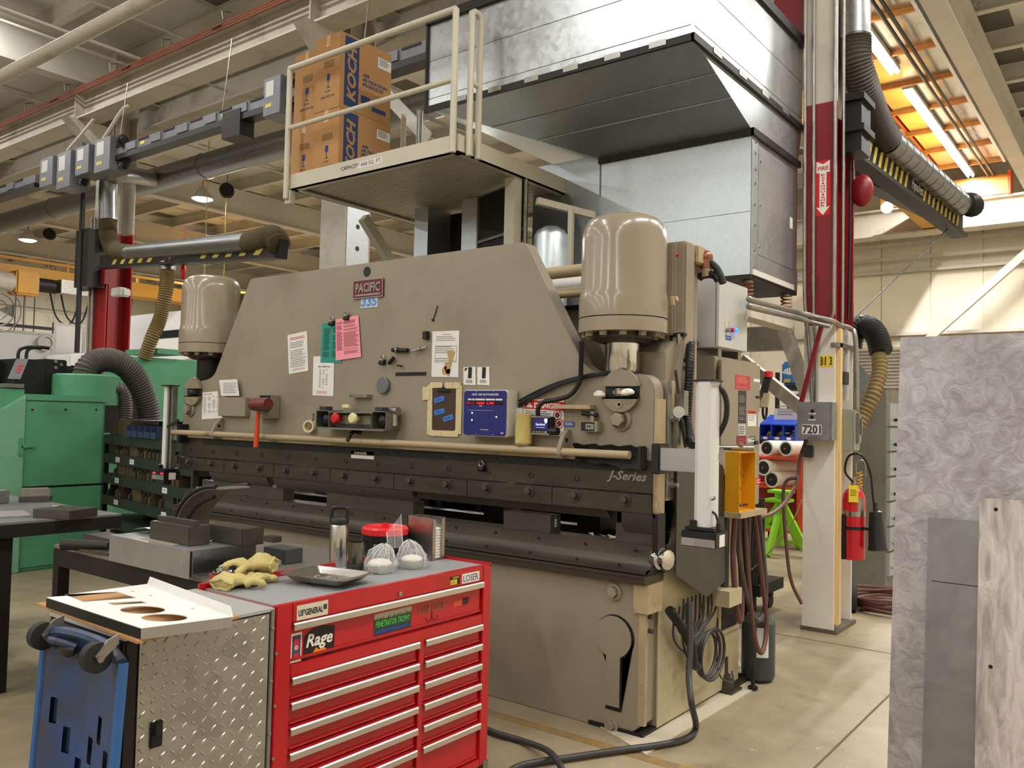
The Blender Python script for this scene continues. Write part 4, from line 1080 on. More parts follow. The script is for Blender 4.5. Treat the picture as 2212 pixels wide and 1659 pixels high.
mb = MB(); fc.box(mb, wtx * .42, wtx, 0.012, 0.062, 0, 0.0008); lab = part('capacity_label', mb, paper, pf)
text('CAPACITY 60# SQ. FT.', fc, wtx * .5, 0.037, wtx * .96, 0.036, ink, pf, c=0.001)
q = [P(870, 338, Y=1.55), P(868, 250, Y=1.55), P(905, 330, Y=1.55), P(905, 240, Y=1.55)]
pg = thing('pipe_guard', 'galvanised pipe guard frame standing behind the cartons on the platform', 'guard rail', (q[2].x, 1.55, pzb + 0.07))
part('upright', MB().tube([(q[0].x, 1.55, pzb + 0.07), (q[0].x, 1.55, q[1].z)], 0.025, 12), railpaint, pg)
part('upright', MB().tube([(q[2].x, 1.55, pzb + 0.07), (q[2].x, 1.55, q[3].z)], 0.03, 12), zinc, pg)
e = P(960, 288, X=q[2].x)
part('handle_bar', MB().tube([(q[2].x, 1.55, q[3].z - 0.03), (q[2].x + 0.02, 2.2, q[3].z - 0.04)], 0.02, 10), zinc, pg)
solid('steel_brace', MB().beam(P(845, 215, Y=2.6) + (P(845, 215, Y=2.6) - P(925, 300, Y=2.6)) * 1.4, P(925, 300, Y=2.6), 0.14, 0.02, (0, -1, 0)), white, 'white diagonal steel brace between the cartons and the galvanised hood', 'brace')
cy = PY0 + 0.10
xn = P(735, 150, Y=cy).x
cd = P(846, 150, X=xn).y - cy
zlo = pzb + 0.071
zmid = P(733, 227, Y=cy).z; ztop = P(736, 66, Y=cy).z
xw = xn - P(682, 150, Y=cy).x
def carton(x1, z0, z1, w, label, big=True, cy_=cy):
 x0 = x1 - w; y0, y1 = cy_, cy_ + cd
 r = thing('carton', label, 'box', ((x0 + x1) / 2, (y0 + y1) / 2, z0), group='air filter cartons on the platform')
 part('box_body', MB().box(x0, x1, y0, y1, z0, z1), card, r, bevel=0.004)
 mb = MB().box(x0 + w * .42, x0 + w * .58, y0 - 0.002, y0 + 0.001, z1 - 0.1, z1 + 0.002).box(x0 + w * .42, x0 + w * .58, y0, y1, z1, z1 + 0.002)
 part('packing_tape', mb, cardtape, r)
 f = Fr((x0, y0, z0), XA, ZA); h = z1 - z0
 mb = MB(); f.box(mb, w * .35, w * .75, h * .56, h * .66, 0, 0.001)
 part('printed_panel', mb, M('card_print%d' % len(MATS), (140, 104, 68), 0.8), r)
 mb = MB()
 f.poly(mb, [(w * .48, h * .48), (w * .47, h * .40), (w * .535, h * .37), (w * .6, h * .40), (w * .6, h * .48)], 0, 0.001)
 f.box(mb, w * .52, w * .545, h * .31, h * .37, 0, 0.001); f.box(mb, w * .48, w * .59, h * .295, h * .31, 0, 0.001)
 part('glass_symbol', mb, kochblue, r, smooth=0)
 text('FRAGILE', f, w * .53, h * .25, w * .2, h * .025, kochblue, r, c=0, t=.001)
 text('HANDLE WITH CARE', f, w * .53, h * .18, w * .55, h * .035, kochblue, r, c=0, t=.001)
 if big:
  g = Fr((x1, y0, z0), YA, ZA); d = cd
  mb = MB(); g.box(mb, d * .08, d * .35, h * .05, h * .97, 0, 0.001); part('blue_band', mb, kochblue, r)
  text('KOCH', g, d * .215, h * .5, h * .74, d * .17, card, r, c=0.001, t=.001, bold=0.035, shear=0.25, rot=PI / 2)
  for i, s_ in enumerate(('AIR', 'FILTRATION', 'PRODUCTS')):
   wd = d * (.14, .50, .42)[i]
   text(s_, g, d * .42 + wd / 2, h * (.55 - .065 * i), wd, h * .048, kochblue, r, c=0, t=.001, shear=0.25, bold=0.035)
  mb = MB(); g.box(mb, d * .40, d * .58, h * .17, h * .27, 0, 0.001); g.box(mb, d * .62, d * .9, h * .11, h * .17, 0, 0.001); part('blue_block', mb, kochblue, r, kind='stuff')
  mb = MB(); g.box(mb, d * .72, d * .985, h * .74, h * .88, 0, 0.0015); sl = part('shipping_label', mb, paper, r)
  lines(g, d * .75, d * .95, h * .75, h * .87, 5, ink, sl, c=.0016)
 return r
carton(xn + 0.01, zlo, zmid - 0.012, xw + 0.01, 'lower right air filter carton on the platform, blue band half hidden by the toe channel')
carton(xn, zmid - 0.01, ztop, xw, 'upper right air filter carton with a tall blue KOCH band')
carton(xn - xw - 0.02, zlo, zmid - 0.03, xw * 1.05, 'lower left air filter carton next to the railing post', False, cy + 0.04)
carton(xn - xw - 0.015, zmid - 0.028, ztop - 0.04, xw * 1.05, 'upper left air filter carton, a little lower than its neighbour', False, cy + 0.05)
HX0, HX1, HY0, HY1 = P(925, 200, Y=0.92).x, -0.11, 0.92, 2.95
hz0, hz1 = P(1496, 78, Y=HY0).z, 4.66
hd = thing('galvanised_hood', 'big galvanised sheet metal plenum hood high above the press', 'duct hood', ((HX0 + HX1) / 2, 2.0, hz0))
part('plenum_core', MB().box(HX0 + 0.004, HX1 - 0.004, HY0 + 0.004, HY1, hz0, hz1), galvdull, hd)
s1, s2 = P(1000, 194, Y=HY0).z, P(1000, 111, Y=HY0).z
for (a, b) in ((hz0, s1), (s1, s2), (s2, hz1)):
 part('front_panel', MB().box(HX0, HX1, HY0 - 0.002, HY0 + 0.004, a + 0.004, b - 0.004), galvm, hd)
 part('side_panel', MB().box(HX1 - 0.004, HX1 + 0.002, HY0 - 0.002, HY1, a + 0.004, b - 0.004), galvm, hd)
part('corner_trim', MB().box(HX1 - 0.012, HX1 + 0.005, HY0 - 0.005, HY0 + 0.012, hz0, hz1), steel, hd)
part('front_angle', MB().box(HX0 - 0.02, HX1 + 0.02, HY0 - 0.025, HY0 - 0.002, hz0 - 0.035, hz0 + 0.012), blacksteel, hd)
part('side_angle', MB().box(HX1 + 0.002, HX1 + 0.025, HY0 - 0.025, HY1, hz0 - 0.035, hz0 + 0.012), blacksteel, hd)
part('top_angle', MB().box(HX0 - 0.02, HX1 + 0.02, HY0 - 0.03, HY0 - 0.002, hz1 - 0.02, hz1 + 0.05), blacksteel, hd)
part('top_angle', MB().box(HX1 + 0.002, HX1 + 0.03, HY0 - 0.03, HY1, hz1 - 0.02, hz1 + 0.05), blacksteel, hd)
part('left_edge', MB().box(HX0 - 0.02, HX0, HY0 - 0.02, HY0 + 0.03, hz0, hz1), blacksteel, hd)
ck = part('flange_cleat', MB().box(HX0 + 0.3, HX0 + 0.42, HY0 - 0.03, HY0 - 0.024, hz0 - 0.02, hz0 + 0.02), zinc, hd)
for i in range(1, 6): inst(ck, (0.33 * i, 0, 0))
ck = part('flange_cleat', MB().box(HX1 + 0.024, HX1 + 0.03, HY0 + 0.25, HY0 + 0.38, hz0 - 0.02, hz0 + 0.02), zinc, hd)
for i in range(1, 4): inst(ck, (0, 0.42 * i, 0))
FX0, FX1, FY0, FY1 = -1.355, -0.11, 1.90, 2.86
fz0, fz1 = P(1622, 592, Y=FY0).z, P(1624, 287, Y=FY0).z
tv = [(HX0 + .01, HY0 + .01, hz0), (HX1 - 0.002, HY0 + .01, hz0), (HX1 - 0.002, HY1, hz0), (HX0 + .01, HY1, hz0), (FX0, FY0, fz1 + .02), (FX1 - 0.002, FY0, fz1 + .02), (FX1 - 0.002, FY1, fz1 + .02), (FX0, FY1, fz1 + .02)]
part('transition', MB().add(tv, [(0, 1, 5, 4), (1, 2, 6, 5), (2, 3, 7, 6), (3, 0, 4, 7), (4, 5, 6, 7), (3, 2, 1, 0)]), galvdull, hd, smooth=0, label='tapering underside of the hood')
for t in (0.36, 0.62):
 a, b = Vector(tv[0]).lerp(Vector(tv[4]), t), Vector(tv[1]).lerp(Vector(tv[5]), t)
 part('cross_break', MB().beam(a + Vector((0, -.002, -.003)), b + Vector((0, -.002, -.003)), 0.012, 0.004), galvdull, hd)
fh = thing('filter_housing', 'tall galvanised filter housing under the hood on spring mounts', 'filter housing', ((FX0 + FX1) / 2, 2.4, fz0))
part('housing_core', MB().box(FX0 + .004, FX1 - .004, FY0 + .004, FY1, fz0, fz1), galvdull, fh)
sz = P(1624, 456, Y=FY0).z
part('front_panel', MB().box(FX0, FX1, FY0 - .002, FY0 + .004, sz + .003, fz1), galvdull, fh, label='upper front sheet')
part('front_panel', MB().box(FX0, FX1, FY0 - .002, FY0 + .004, fz0, sz - .003), galvdull, fh, label='lower front sheet')
ys = FY0 + 0.12
part('side_panel', MB().box(FX1 - .004, FX1 + .002, FY0 - .002, ys - .004, fz0, fz1), galvdull, fh)
part('side_panel', MB().box(FX1 - .004, FX1 + .004, ys, FY1 - 0.12, fz0 + 0.16, fz1 - .06), galvdull, fh, label='removable side access panel')
part('side_panel', MB().box(FX1 - .004, FX1 + .002, ys, FY1, fz0, fz0 + .155), galvdull, fh)
part('top_angle', MB().box(FX0 - .02, FX1 + .02, FY0 - .025, FY0 - .002, fz1 - .02, fz1 + .03), blacksteel, fh)
part('top_angle', MB().box(FX1 + .002, FX1 + .025, FY0 - .025, FY1, fz1 - .02, fz1 + .03), blacksteel, fh)
sc = part('panel_screw', MB().lathe([(0.012, 0), (0.010, 0.006), (0, 0.007)], (FX1 + .002, FY0 + 0.06, fz0 + .06), (1, 0, 0), 10), zinc, fh)
for z in (0.12, .3, .45, .6, .7, .82, .9): inst(sc, (0, 0, z))
sc2 = part('panel_screw', MB().lathe([(0.012, 0), (0.010, 0.006), (0, 0.007)], (FX1 + .004, ys + 0.03, fz0 + .22), (1, 0, 0), 10), zinc, fh)
for z in (.3, .62): inst(sc2, (0, 0, z))
part('side_sticker', MB().box(FX1 + .004, FX1 + .0055, P(1708, 480, X=FX1).y - .03, P(1708, 480, X=FX1).y + .03, P(1708, 494, X=FX1).z, P(1708, 470, X=FX1).z), paper, fh)
part('sealant_strip', MB().box(FX1 + .002, FX1 + .012, FY0 + .02, FY1 - .1, fz0, fz0 + .04), white, fh)
part('base_channel', MB().box(FX0, FX1, FY0 - .01, FY1, fz0 - .03, fz0), blacksteel, fh)
for (x, y) in ((FX1 - .06, FY0 + .10), (FX1 - .06, FY1 - .08), (FX0 + .08, FY0 + .1), (FX0 + .08, FY1 - .1)):
 pts = []
 for i in range(60):
  a = i / 59 * 2 * PI * 4
  pts.append((x + .035 * math.cos(a), y + .035 * math.sin(a), fz0 - .155 + .115 * i / 59))
 part('isolator_spring', MB().tube(pts, .007, 6), M('spring_rust%d' % len(MATS), (150, 78, 52), .6), fh)
 part('spring_cap', MB().lathe([(0, fz0 - .045), (.042, fz0 - .045), (.042, fz0 - .03), (0, fz0 - .03)], (x, y, 0), seg=14), zinc, fh)
rusty = M('rusty_white_beam', (206, 200, 186), .55, 0, .05, 4, dirt=(186, 146, 100), dirt_scale=7, dirt_lo=.55, dirt_hi=.75)
sf = thing('support_frame', 'rust stained pale steel frame carrying the filter housing beside the column', 'frame', (-.3, 2.4, 0))
bz1 = fz0 - .16
part('side_beam', MB().box(FX1 - .12, FX1 + .01, FY0 - .02, FY1 - 0.1, bz1 - .15, bz1), rusty, sf, bevel=.004)
part('front_beam', MB().box(FX0, FX1 - .12, FY0 + .0, FY0 + .1, bz1 - .13, bz1 - .01), whitegrey, sf)
part('rear_beam', MB().box(FX0 - .1, FX1 - .125, FY1 + .2, FY1 + .32, bz1 - .28, bz1 - .08), beam, sf)
part('leg', MB().box(FX0, FX0 + .1, FY1 + .1, FY1 + .2, 0, bz1 - .08), beam, sf)
a, b = P(1684, 680, Y=2.9), P(1738, 836, Y=3.0)
part('knee_brace', MB().beam(a + (a - b) * .1, b + (b - a) * .25, .10, .09, (1, 0, 0)), beam, sf)
a, b = P(1640, 808, Y=3.2), P(1738, 888, Y=3.2)
part('knee_brace', MB().beam(a + (a - b) * .4, b + (b - a) * .1, .1, .1, (0, 1, 0)), beam, sf)
solid('red_strut', MB().beam(P(1774, 706, Y=2.72), P(1730, 872, Y=2.72), .03, .03), redcol, 'thin dark red strut slanting down in front of the column', 'strut')
LY = 1.62
za, zb_ = P(1030, 426, Y=LY).z, 2.2
la, lb = P(895, 450, Y=LY).x, P(1030, 450, Y=LY).x
lc_ = thing('louvre_cabinet', 'tall dark fronted sheet metal unit with open bays beneath the platform', 'cabinet', ((la + lb) / 2, LY, 0))
part('back_shell', MB().box(la, lb, LY + .35, LY + .37, zb_ - .6, za), blacksteel, lc_)
for (x0, x1) in ((P(895, 500, Y=LY).x, P(924, 500, Y=LY).x), (P(997, 500, Y=LY).x, lb)):
 part('front_stile', MB().box(x0, x1, LY, LY + .3, zb_ - .6, za), galvdull, lc_)
part('bay_ducting', MB().box(la + .1, lb - .12, LY + .2, LY + .34, zb_, zb_ + .28), blacksteel, lc_)
part('unit_leg', MB().box(la + .03, la + .09, LY + .2, LY + .26, 0, zb_ - .6).box(lb - .09, lb - .03, LY + .2, LY + .26, 0, zb_ - .6), blacksteel, lc_, kind='stuff')
a, b = P(1031, 432, Y=LY - .005), P(1134, 432, Y=1.38)
u = (b - a); wdt = u.length; zz0 = zb_ - .3
a2 = Vector((a.x, a.y, zz0)); b2_ = Vector((b.x, b.y, zz0))
f = Fr(a2, (b2_ - a2), ZA); wdt = (b2_ - a2).length; hh = za - zz0
mb = MB(); f.box(mb, 0, wdt, 0, hh, -.03, -.02); dr = part('door_leaf', mb, black, lc_)
mb = MB(); f.box(mb, 0, .018, 0, hh, -.02, 0); f.box(mb, wdt - .018, wdt, 0, hh, -.02, 0); f.box(mb, 0, wdt, hh - .012, hh, -.02, 0); part('door_edge', mb, zinc, dr, kind='stuff')
for z in (hh - .40, hh - .5, hh - .65):
 mb = MB(); f.box(mb, .02, wdt - .02, z, z + .022, -.02, -.004); part('door_bar', mb, zinc, dr)
part_z = P(1200, 430, Y=1.8).z
dp = thing('plenum_panel', 'smoky dark galvanised panel between the platform post and the filter housing', 'duct panel', (-1.6, 1.9, 2.3))
part('sheet', MB().box(P(1150, 500, Y=1.95).x, P(1300, 500, Y=1.95).x - .03, 1.95, 2.0, 2.3, part_z + .35), galvdull, dp)
solid('pipe_hanger', MB().beam(P(1160, 434, Y=1.3), P(1283, 466, Y=1.7), .05, .05).beam(P(1234, 455, Y=1.5), P(1231, 600, Y=1.5), .03, .04, (1, 0, 0)), railpaint, 'pale steel angle hanger with a vertical leg beside the filter housing', 'hanger')
solid('hydraulic_accumulator', MB().lathe([(0, 2.31), (.12, 2.31), (.12, 2.86), (.1, 2.9), (.05, 2.93), (0, 2.93)], (P(1190, 520, Y=1.0).x, 1.0, 0), seg=24), galvdull, 'upright grey cylinder behind the press top near the platform post', 'tank')
# ================================================================== RIGHT OF THE PRESS
ex0, ex1, ey0, ey1 = -.115, .092, .9, P(1618, 640, X=.1).y
ez0, ez1 = P(1553, 750, Y=.9).z, P(1553, 599, Y=.9).z
en = thing('control_enclosure', 'light grey control enclosure with a glowing blue button above the tan cabinet', 'enclosure', (0, 1.13, ez0))
part('enclosure_body', MB().box(ex0, ex1 - .022, ey0, ey1, ez0, ez1), whitegrey, en, bevel=.004)
dr = part('enclosure_door', MB().box(ex1 - .018, ex1, ey0 + .004, ey1 - .002, ez0 + .004, ez1 - .004), whitegrey, en, bevel=.004)
def onX(px, py, X=ex1): return P(px, py, X=X)
c = onX(1610, 687); part('door_lock', MB().lathe([(.013, 0), (.013, .006), (0, .007)], c, (1, 0, 0), 16), chrome, dr)
for i, (px, m) in enumerate(((1568, red), (1577, red))):
 c = onX(px, 706); part('button_plate', MB().box(ex1, ex1 + .003, c.y - .018, c.y + .018, c.z - .022, c.z + .03), whitegrey, dr)
 c = onX(px + 1, 713); part('push_button', MB().lathe([(.014, 0), (.014, .02), (0, .022)], c + Vector((.003, 0, 0)), (1, 0, 0), 14), (zinc if i == 0 else red), dr)
c = onX(1584, 714); part('blue_indicator', MB().lathe([(.017, 0), (.017, .022), (.012, .03), (0, .032)], c, (1, 0, 0), 16), led_blue, dr, label='glowing blue button')
a, b = onX(1567, 724), onX(1579, 736); bl_ = part('blue_label', MB().box(ex1, ex1 + .001, a.y, b.y, b.z, a.z), inkblue, dr)
lines(Fr((ex1, a.y, b.z), YA, ZA), .005, b.y - a.y - .005, .01, a.z - b.z - .008, 4, inkwhite, bl_)
for y in (ey0 + .05, ey1 - .1):
 part('mounting_foot', MB().box(ex0 + .02, ex1 - .02, y, y + .05, ez0 - .05, ez0), zinc, en)
ky0, ky1 = .9, P(1643, 900, X=.1).y
kz0, kz1 = P(1643, 1108, X=.1).z, P(1550, 768, Y=.9).z
kc = thing('electrical_cabinet', 'tall tan electrical cabinet with red and black warning labels beside the press', 'cabinet', (0, 1.23, kz0))
part('cabinet_body', MB().box(-.10, .072, ky0, ky1, kz0, kz1), tan, kc, bevel=.004)
kd = part('cabinet_door', MB().box(.076, .1, ky0 + .035, ky1 - .012, kz0 + .06, kz1 - .02), tan, kc, bevel=.005)
part('door_gasket', MB().tube([(.09, ky0 + .025, kz0 + .05), (.09, ky0 + .025, kz1 - .06)], .010, 8), M('gasket_brown', (84, 62, 46), .6), kc)
for (x, y) in ((-.06, .96), (.04, .96), (-.06, ky1 - .06), (.04, ky1 - .06)):
 part('cabinet_leg', MB().box(x - .02, x + .02, y - .02, y + .02, 0, kz0), blacksteel, kc)
labelred = M('label_red', (176, 58, 58), .5, 0, .05, 20); darkred = M('label_dark_red', (122, 40, 42), .5); labelblk = M('label_black', (52, 50, 48), .5)
def klabel(px0, py0, px1, py1, m, name, n=0, im=inkwhite, lab=None):
 a, b = P(px0, py0, X=.1), P(px1, py1, X=.1)
 f = Fr((.1, a.y, b.z), YA, ZA); w, h = b.y - a.y, a.z - b.z
 mb = MB(); f.box(mb, 0, w, 0, h, 0, .0015); o = part(name, mb, m, kd, label=lab)
 if n: lines(f, w * .1, w * .9, h * .08, h * .85, n, im, o, c=.0016)
 return f, w, h, o
f, w, h, o = klabel(1588, 809, 1620, 843, labelred, 'red_plate', 7, M('faded_pink_print', (214, 130, 124), .6))
text('DANGER', f, w / 2, h * .88, w * .4, h * .08, M('faded_pink_print2', (214, 130, 124), .6), o, c=.0016)
klabel(1595, 843, 1611, 914, labelblk, 'rating_plate', 14, inkgrey, 'tall black rating plate')
klabel(1595, 916, 1610, 940, whitegrey, 'instruction_plate', 4, ink)
klabel(1591, 942, 1611, 968, darkred, 'dark_red_plate', 4, labelred)
f, w, h, o = klabel(1615, 886, 1633, 921, paper, 'warning_sticker', 6, inkgrey)
mb = MB(); f.box(mb, 0, w, h * .78, h, .0015, .0025); part('orange_band', mb, orange, o); text('WARNING', f, w / 2, h * .89, w * .85, h * .12, ink, o, c=.0025)
klabel(1620, 942, 1631, 955, M('label_green', (78, 96, 74), .6), 'green_tag', 2); klabel(1637, 890, 1641, 922, whitegrey, 'strip_label')
klabel(1628, 818, 1641, 826, paper, 'tape_label'); klabel(1632, 855, 1640, 861, black, 'latch_plate'); klabel(1632, 1033, 1642, 1045, inkred, 'red_tag', 2)
c = P(1618, 956, X=.1); part('rotary_knob', MB().lathe([(.026, 0), (.022, .012), (.012, .014), (.012, .04), (0, .042)], c, (1, 0, 0), 14), whitegrey, kd)
part('knob_grip', MB().box(.14, .15, c.y - .02, c.y + .03, c.z - .012, c.z + .012), black, kd)
lv = [P(1660, 812, X=.1), P(1650, 850, X=.1), P(1646, 880, X=.1)]
dh = thing('bolt_cutter', 'long handled cutter with red grip hanging at the far edge of the tan cabinet', 'cutter', lv[2])
part('grip', MB().cyl(lv[0] + Vector((0, 0, .03)), lv[0] + Vector((0, 0, -.01)), .03, seg=10), red, dh)
part('lever', MB().beam(lv[0], lv[1], .016, .05, (1, 0, 0)), blacksteel, dh)
part('jaw_body', MB().beam(lv[1], lv[2], .02, .08, (1, 0, 0)), tan_worn, dh)
q = P(1652, 885, X=.1)
part('ring_handle', MB().tube([q + Vector((0, .035 * math.cos(a), .06 * math.sin(a))) for a in [2 * PI * i / 16 for i in range(16)]], .009, 8, closed=True), blacksteel, dh)
part('hanger_plate', MB().box(.08, .1, ky1 - .02, ky1 + .12, lv[1].z - .02, lv[1].z + .02), blacksteel, dh)
yx1 = P(1597, 1050, Y=.78).x; yx0 = P(1566, 1050, Y=.78).x
yz0, yz1 = P(1597, 1108, Y=.78).z, P(1597, 977, Y=.78).z
yy1 = P(1632, 1040, X=yx1).y
yb = thing('yellow_air_box', 'open yellow steel box on the side of the tan cabinet', 'box', ((yx0 + yx1) / 2, .95, yz0))
t = .006
part('front_side', MB().box(yx0, yx1, .78, .78 + t, yz0, yz1), yellow, yb)
part('rear_side', MB().box(yx0, yx1, yy1 - t, yy1, yz0, yz1), yellow, yb)
part('back', MB().box(yx0, yx0 + t, .78 + t, yy1 - t, yz0, yz1), yellow, yb)
part('bottom', MB().box(yx0, yx1 - .002, .78 + t, yy1 - t, yz0, yz0 + t), yellow, yb)
part('top', MB().box(yx0, yx1 - .002, .78 + t, yy1 - t, yz1 - t, yz1), yellow, yb)
for py in (1018, 1052, 1086):
 c = P(1602, py, X=yx0 + .02); part('air_fitting', MB().lathe([(.016, 0), (.016, .025), (.008, .03), (.008, .06), (0, .06)], (yx0 + t, .86, c.z), (1, .2, 0), 10), steel, yb)
part('wing_handle', MB().beam((yx1 - .03, .86, P(1602, 1086, X=yx0).z), (yx1 - .02, .95, P(1602, 1086, X=yx0).z), .01, .012), blacksteel, yb)
part('shelf_bracket', MB().box(.075, yx1 + .02, .76, yy1 + .14, yz0 - .03, yz0), tan_worn, yb)
part('wall_bracket', MB().box(.105, yx0, .9, yy1, yz0 + .1, yz0 + .2), blacksteel, yb)
part('support_pipe', MB().tube([(yx0 - .02, .84, yz0 - .03), (yx0 - .02, .84, .64)], .022, 12), cablegrey, yb)
part('pipe_shoe', MB().box(.13, yx0 + .06, .72, .9, .55, .64), cream, yb)
gz = yz1 + .022
c = P(1592, 972, Y=.9)
ag = thing('air_gun', 'chrome inline air tool lying on top of the yellow box', 'air tool', (c.x, .9, yz1))
part('barrel', MB().tube([(c.x - .12, .84, gz), (c.x - .01, .88, gz), (c.x + .09, .93, gz)], .016, 12, radii=[.014, .017, .02]), steel, ag)
part('nozzle', MB().tube([(c.x - .12, .84, gz), (c.x - .17, .82, gz)], .014, 10), blacksteel, ag)
part('trigger_boss', MB().cyl((c.x + .03, .9, gz), (c.x + .03, .88, gz + .025), .014, seg=10), zinc, ag)
def hose(pts, r, m, label, grp=None, seg=8): return solid('air_hose', MB().tube(smoothpath(pts, 8), r, seg), m, label, 'hose', grp)
hx = .25
hose([(hx, .95, yz0 - .03), (hx, 1.0, .75), (hx + .02, 1.06, .35), (hx + .03, 1.16, .22), (hx + .02, 1.26, .38), (hx, 1.18, .8), (hx, 1.1, yz0 - .03)], .015, hosebrown, 'brownish air hose loop hanging lowest under the yellow box', 'hoses under the yellow box')
hose([(hx - .02, .9, yz0 - .03), (hx - .02, .93, .8), (hx, 1.04, .5), (hx, 1.20, .40), (hx, 1.30, .55), (hx - .02, 1.22, yz0 - .03)], .016, hosegrey, 'grey air hose loop hanging widest under the yellow box', 'hoses under the yellow box')
hose([(hx - .03, .88, yz0 - .03), (hx - .03, .86, .8), (hx - .02, .9, .5), (hx - .02, .96, .45), (hx - .03, .98, .7), (hx - .04, .94, yz0 - .03)], .018, hosebrown, 'thick brown air hose loop hanging nearest the press guard', 'hoses under the yellow box')
a, b = P(1547, 1300, Y=.86), P(1505, 1296, Y=.86)
tz1, tz0 = a.z, P(1547, 1375, Y=.86).z
ty1 = P(1592, 1300, X=a.x).y
tb_ = thing('transformer_box', 'tan ventilated transformer box low on the press side', 'electrical box', (a.x - .06, 1.0, tz0))
part('box_body', MB().box(max(b.x, .135), a.x, .86, ty1, tz0, tz1), cream, tb_, bevel=.003)
for i in range(8):
 z = tz1 - .06 - .018 * i
 part('vent_slot', MB().box(a.x - .085, a.x - .02, .857, .86, z, z + .008), black, tb_)
for (y, z) in ((.90, tz1 - .03), (ty1 - .03, tz1 - .03), (.90, tz0 + .03), (ty1 - .03, tz0 + .03)):
 part('cover_screw', MB().lathe([(.006, 0), (.006, .003), (0, .004)], (a.x, y, z), (1, 0, 0), 8), blacksteel, tb_)
part('wall_mount', MB().box(.126, .14, .9, ty1 - .05, tz0 + .03, tz1 - .03), blacksteel, tb_)
c = P(1577, 1432, Y=1.3)
gb = thing('grey_canister', 'dark grey canister with a white label behind the press corner', 'canister', (.19, 1.34, 0))
part('canister_body', MB().lathe([(0, .02), (.095, .02), (.10, .035), (.10, .36), (.07, .40), (0, .41)], (.19, 1.34, 0), seg=28), M('canister_grey', (62, 66, 68), .45), gb)
part('canister_foot', MB().lathe([(0, 0), (.085, 0), (.085, .02), (0, .02)], (.19, 1.34, 0), seg=20), black, gb)
mb = MB()
n = 8
for i in range(n):
 a0, a1 = math.radians(-75 + 42 * i / n), math.radians(-75 + 42 * (i + 1) / n)
 p0, p1 = Vector((math.cos(a0), math.sin(a0), 0)) * .1012, Vector((math.cos(a1), math.sin(a1), 0)) * .1012
 o_ = Vector((.19, 1.34, 0))
 mb.add([o_ + p0 + ZA * .16, o_ + p1 + ZA * .16, o_ + p1 + ZA * .34, o_ + p0 + ZA * .34], [(0, 1, 2, 3)])
part('wrap_label', mb, paper, gb)
cyf = CY0 - .016
def col_cond(pts, r, m, label): return solid('conduit', MB().tube(smoothpath(pts, 6), r, 10), m, label, 'conduit')
zp = lambda px, py, Y=cyf: P(px, py, Y=Y)
col_cond([zp(1740, -60), zp(1739, 300), zp(1738, 620), zp(1743, 690), zp(1748, 760), zp(1755, 868)], .014, zinc, 'leftmost steel conduit running down the red column')
col_cond([zp(1759, -60), zp(1758, 300), zp(1757, 660), zp(1759, 700), zp(1763, 745), zp(1763, 868)], .013, zinc, 'second steel conduit from the left on the red column front')
col_cond([zp(1805, -60), zp(1804, 300), zp(1801, 640), zp(1798, 680), zp(1790, 694)], .014, zinc, 'steel conduit on the right edge of the red column front')
yd = 2.98
col_cond([P(1823, -60, Y=yd), P(1822, 300, Y=yd), P(1819, 700, Y=yd), P(1817, 842, Y=yd)], .013, zinc, 'steel conduit in the recess of the red column ending in a small switch box')
a = [P(1617, 645, X=.16), P(1630, 650, X=.16), P(1720, 674, Y=2.5), P(1792, 692, Y=2.7), P(1815, 703, Y=2.9), P(1836, 710, Y=3.05), P(1848, 735, Y=3.05), P(1851, 885, Y=3.05)]
col_cond(a, .02, zinc, 'long steel conduit from the press past the column ending at the right hand switch box')
b = [p + Vector((0, .0, -.045)) for p in a[:4]]
col_cond(b, .02, zinc, 'shorter steel conduit running parallel just under the long one')
cl = [P(1837, 345, Y=3.15), P(1836, 500, Y=3.15), P(1832, 690, Y=3.15)]
solid('cable_drop', MB().tube(smoothpath(cl, 5), .01, 8), black, 'thin black cable hanging at the right edge of the red column', 'cable')
a, b = P(1806, 803, Y=yd - .05), P(1826, 830, Y=yd - .05)
sb = solid('small_switch_box', MB().box(a.x, b.x, yd - .05, yd + .05, b.z, a.z), dmgrey, 'small dark grey switch box on the column below the strut bar', 'switch box', bevel=.004)
a, b = P(1797, 745, Y=2.81), P(1840, 755, X=CX1 + .015)
solid('strut_bar', MB().box(CX1 - .03, CX1 + .03, 2.82, CY1 + .03, a.z - .015, a.z + .02), zinc, 'slotted steel strut bar clamped to the column side', 'bracket')
solid('white_pipe', MB().tube([P(1830, 712, Y=3.12), P(1827, 865, Y=3.12)], .022, 10), white, 'white pipe stub beside the column above the switch box', 'pipe')
by0, by1 = CY0 - .14, CY0 - .004
a, b = P(1722, 868, Y=by0), P(1789, 951, Y=by0)
xb = thing('switch_panel_box', 'galvanised switch box numbered 7201 on the column', 'switch box', ((a.x + b.x) / 2, by1, b.z))
part('box_body', MB().box(a.x, b.x + .025, by0 + .012, by1, b.z, a.z), galvm, xb, bevel=.003)
part('box_door', MB().box(a.x, b.x + .003, by0, by0 + .01, b.z, a.z), millsheet, xb, bevel=.002)
f = Fr((a.x, by0, b.z), XA, ZA); w, h = b.x - a.x, a.z - b.z
mb = MB(); f.box(mb, w * .17, w * .79, h * .14, h * .40, 0, .0015); nl = part('number_label', mb, paper, xb)
text('7201', f, w * .48, h * .27, w * .58, h * .23, ink, nl, c=.0016, bold=.03)
for (u_, v_) in ((.50, .76), (.49, .60)):
 part('selector_knob', MB().lathe([(.013, 0), (.013, .012), (.007, .013), (.007, .02), (0, .02)], f.pt(w * u_, h * v_), f.n, 12), black, xb)
 mb = MB(); f.box(mb, w * (u_ - .13), w * (u_ + .1), h * (v_ - .09), h * (v_ - .05), 0, .001); part('knob_label', mb, paper, xb)
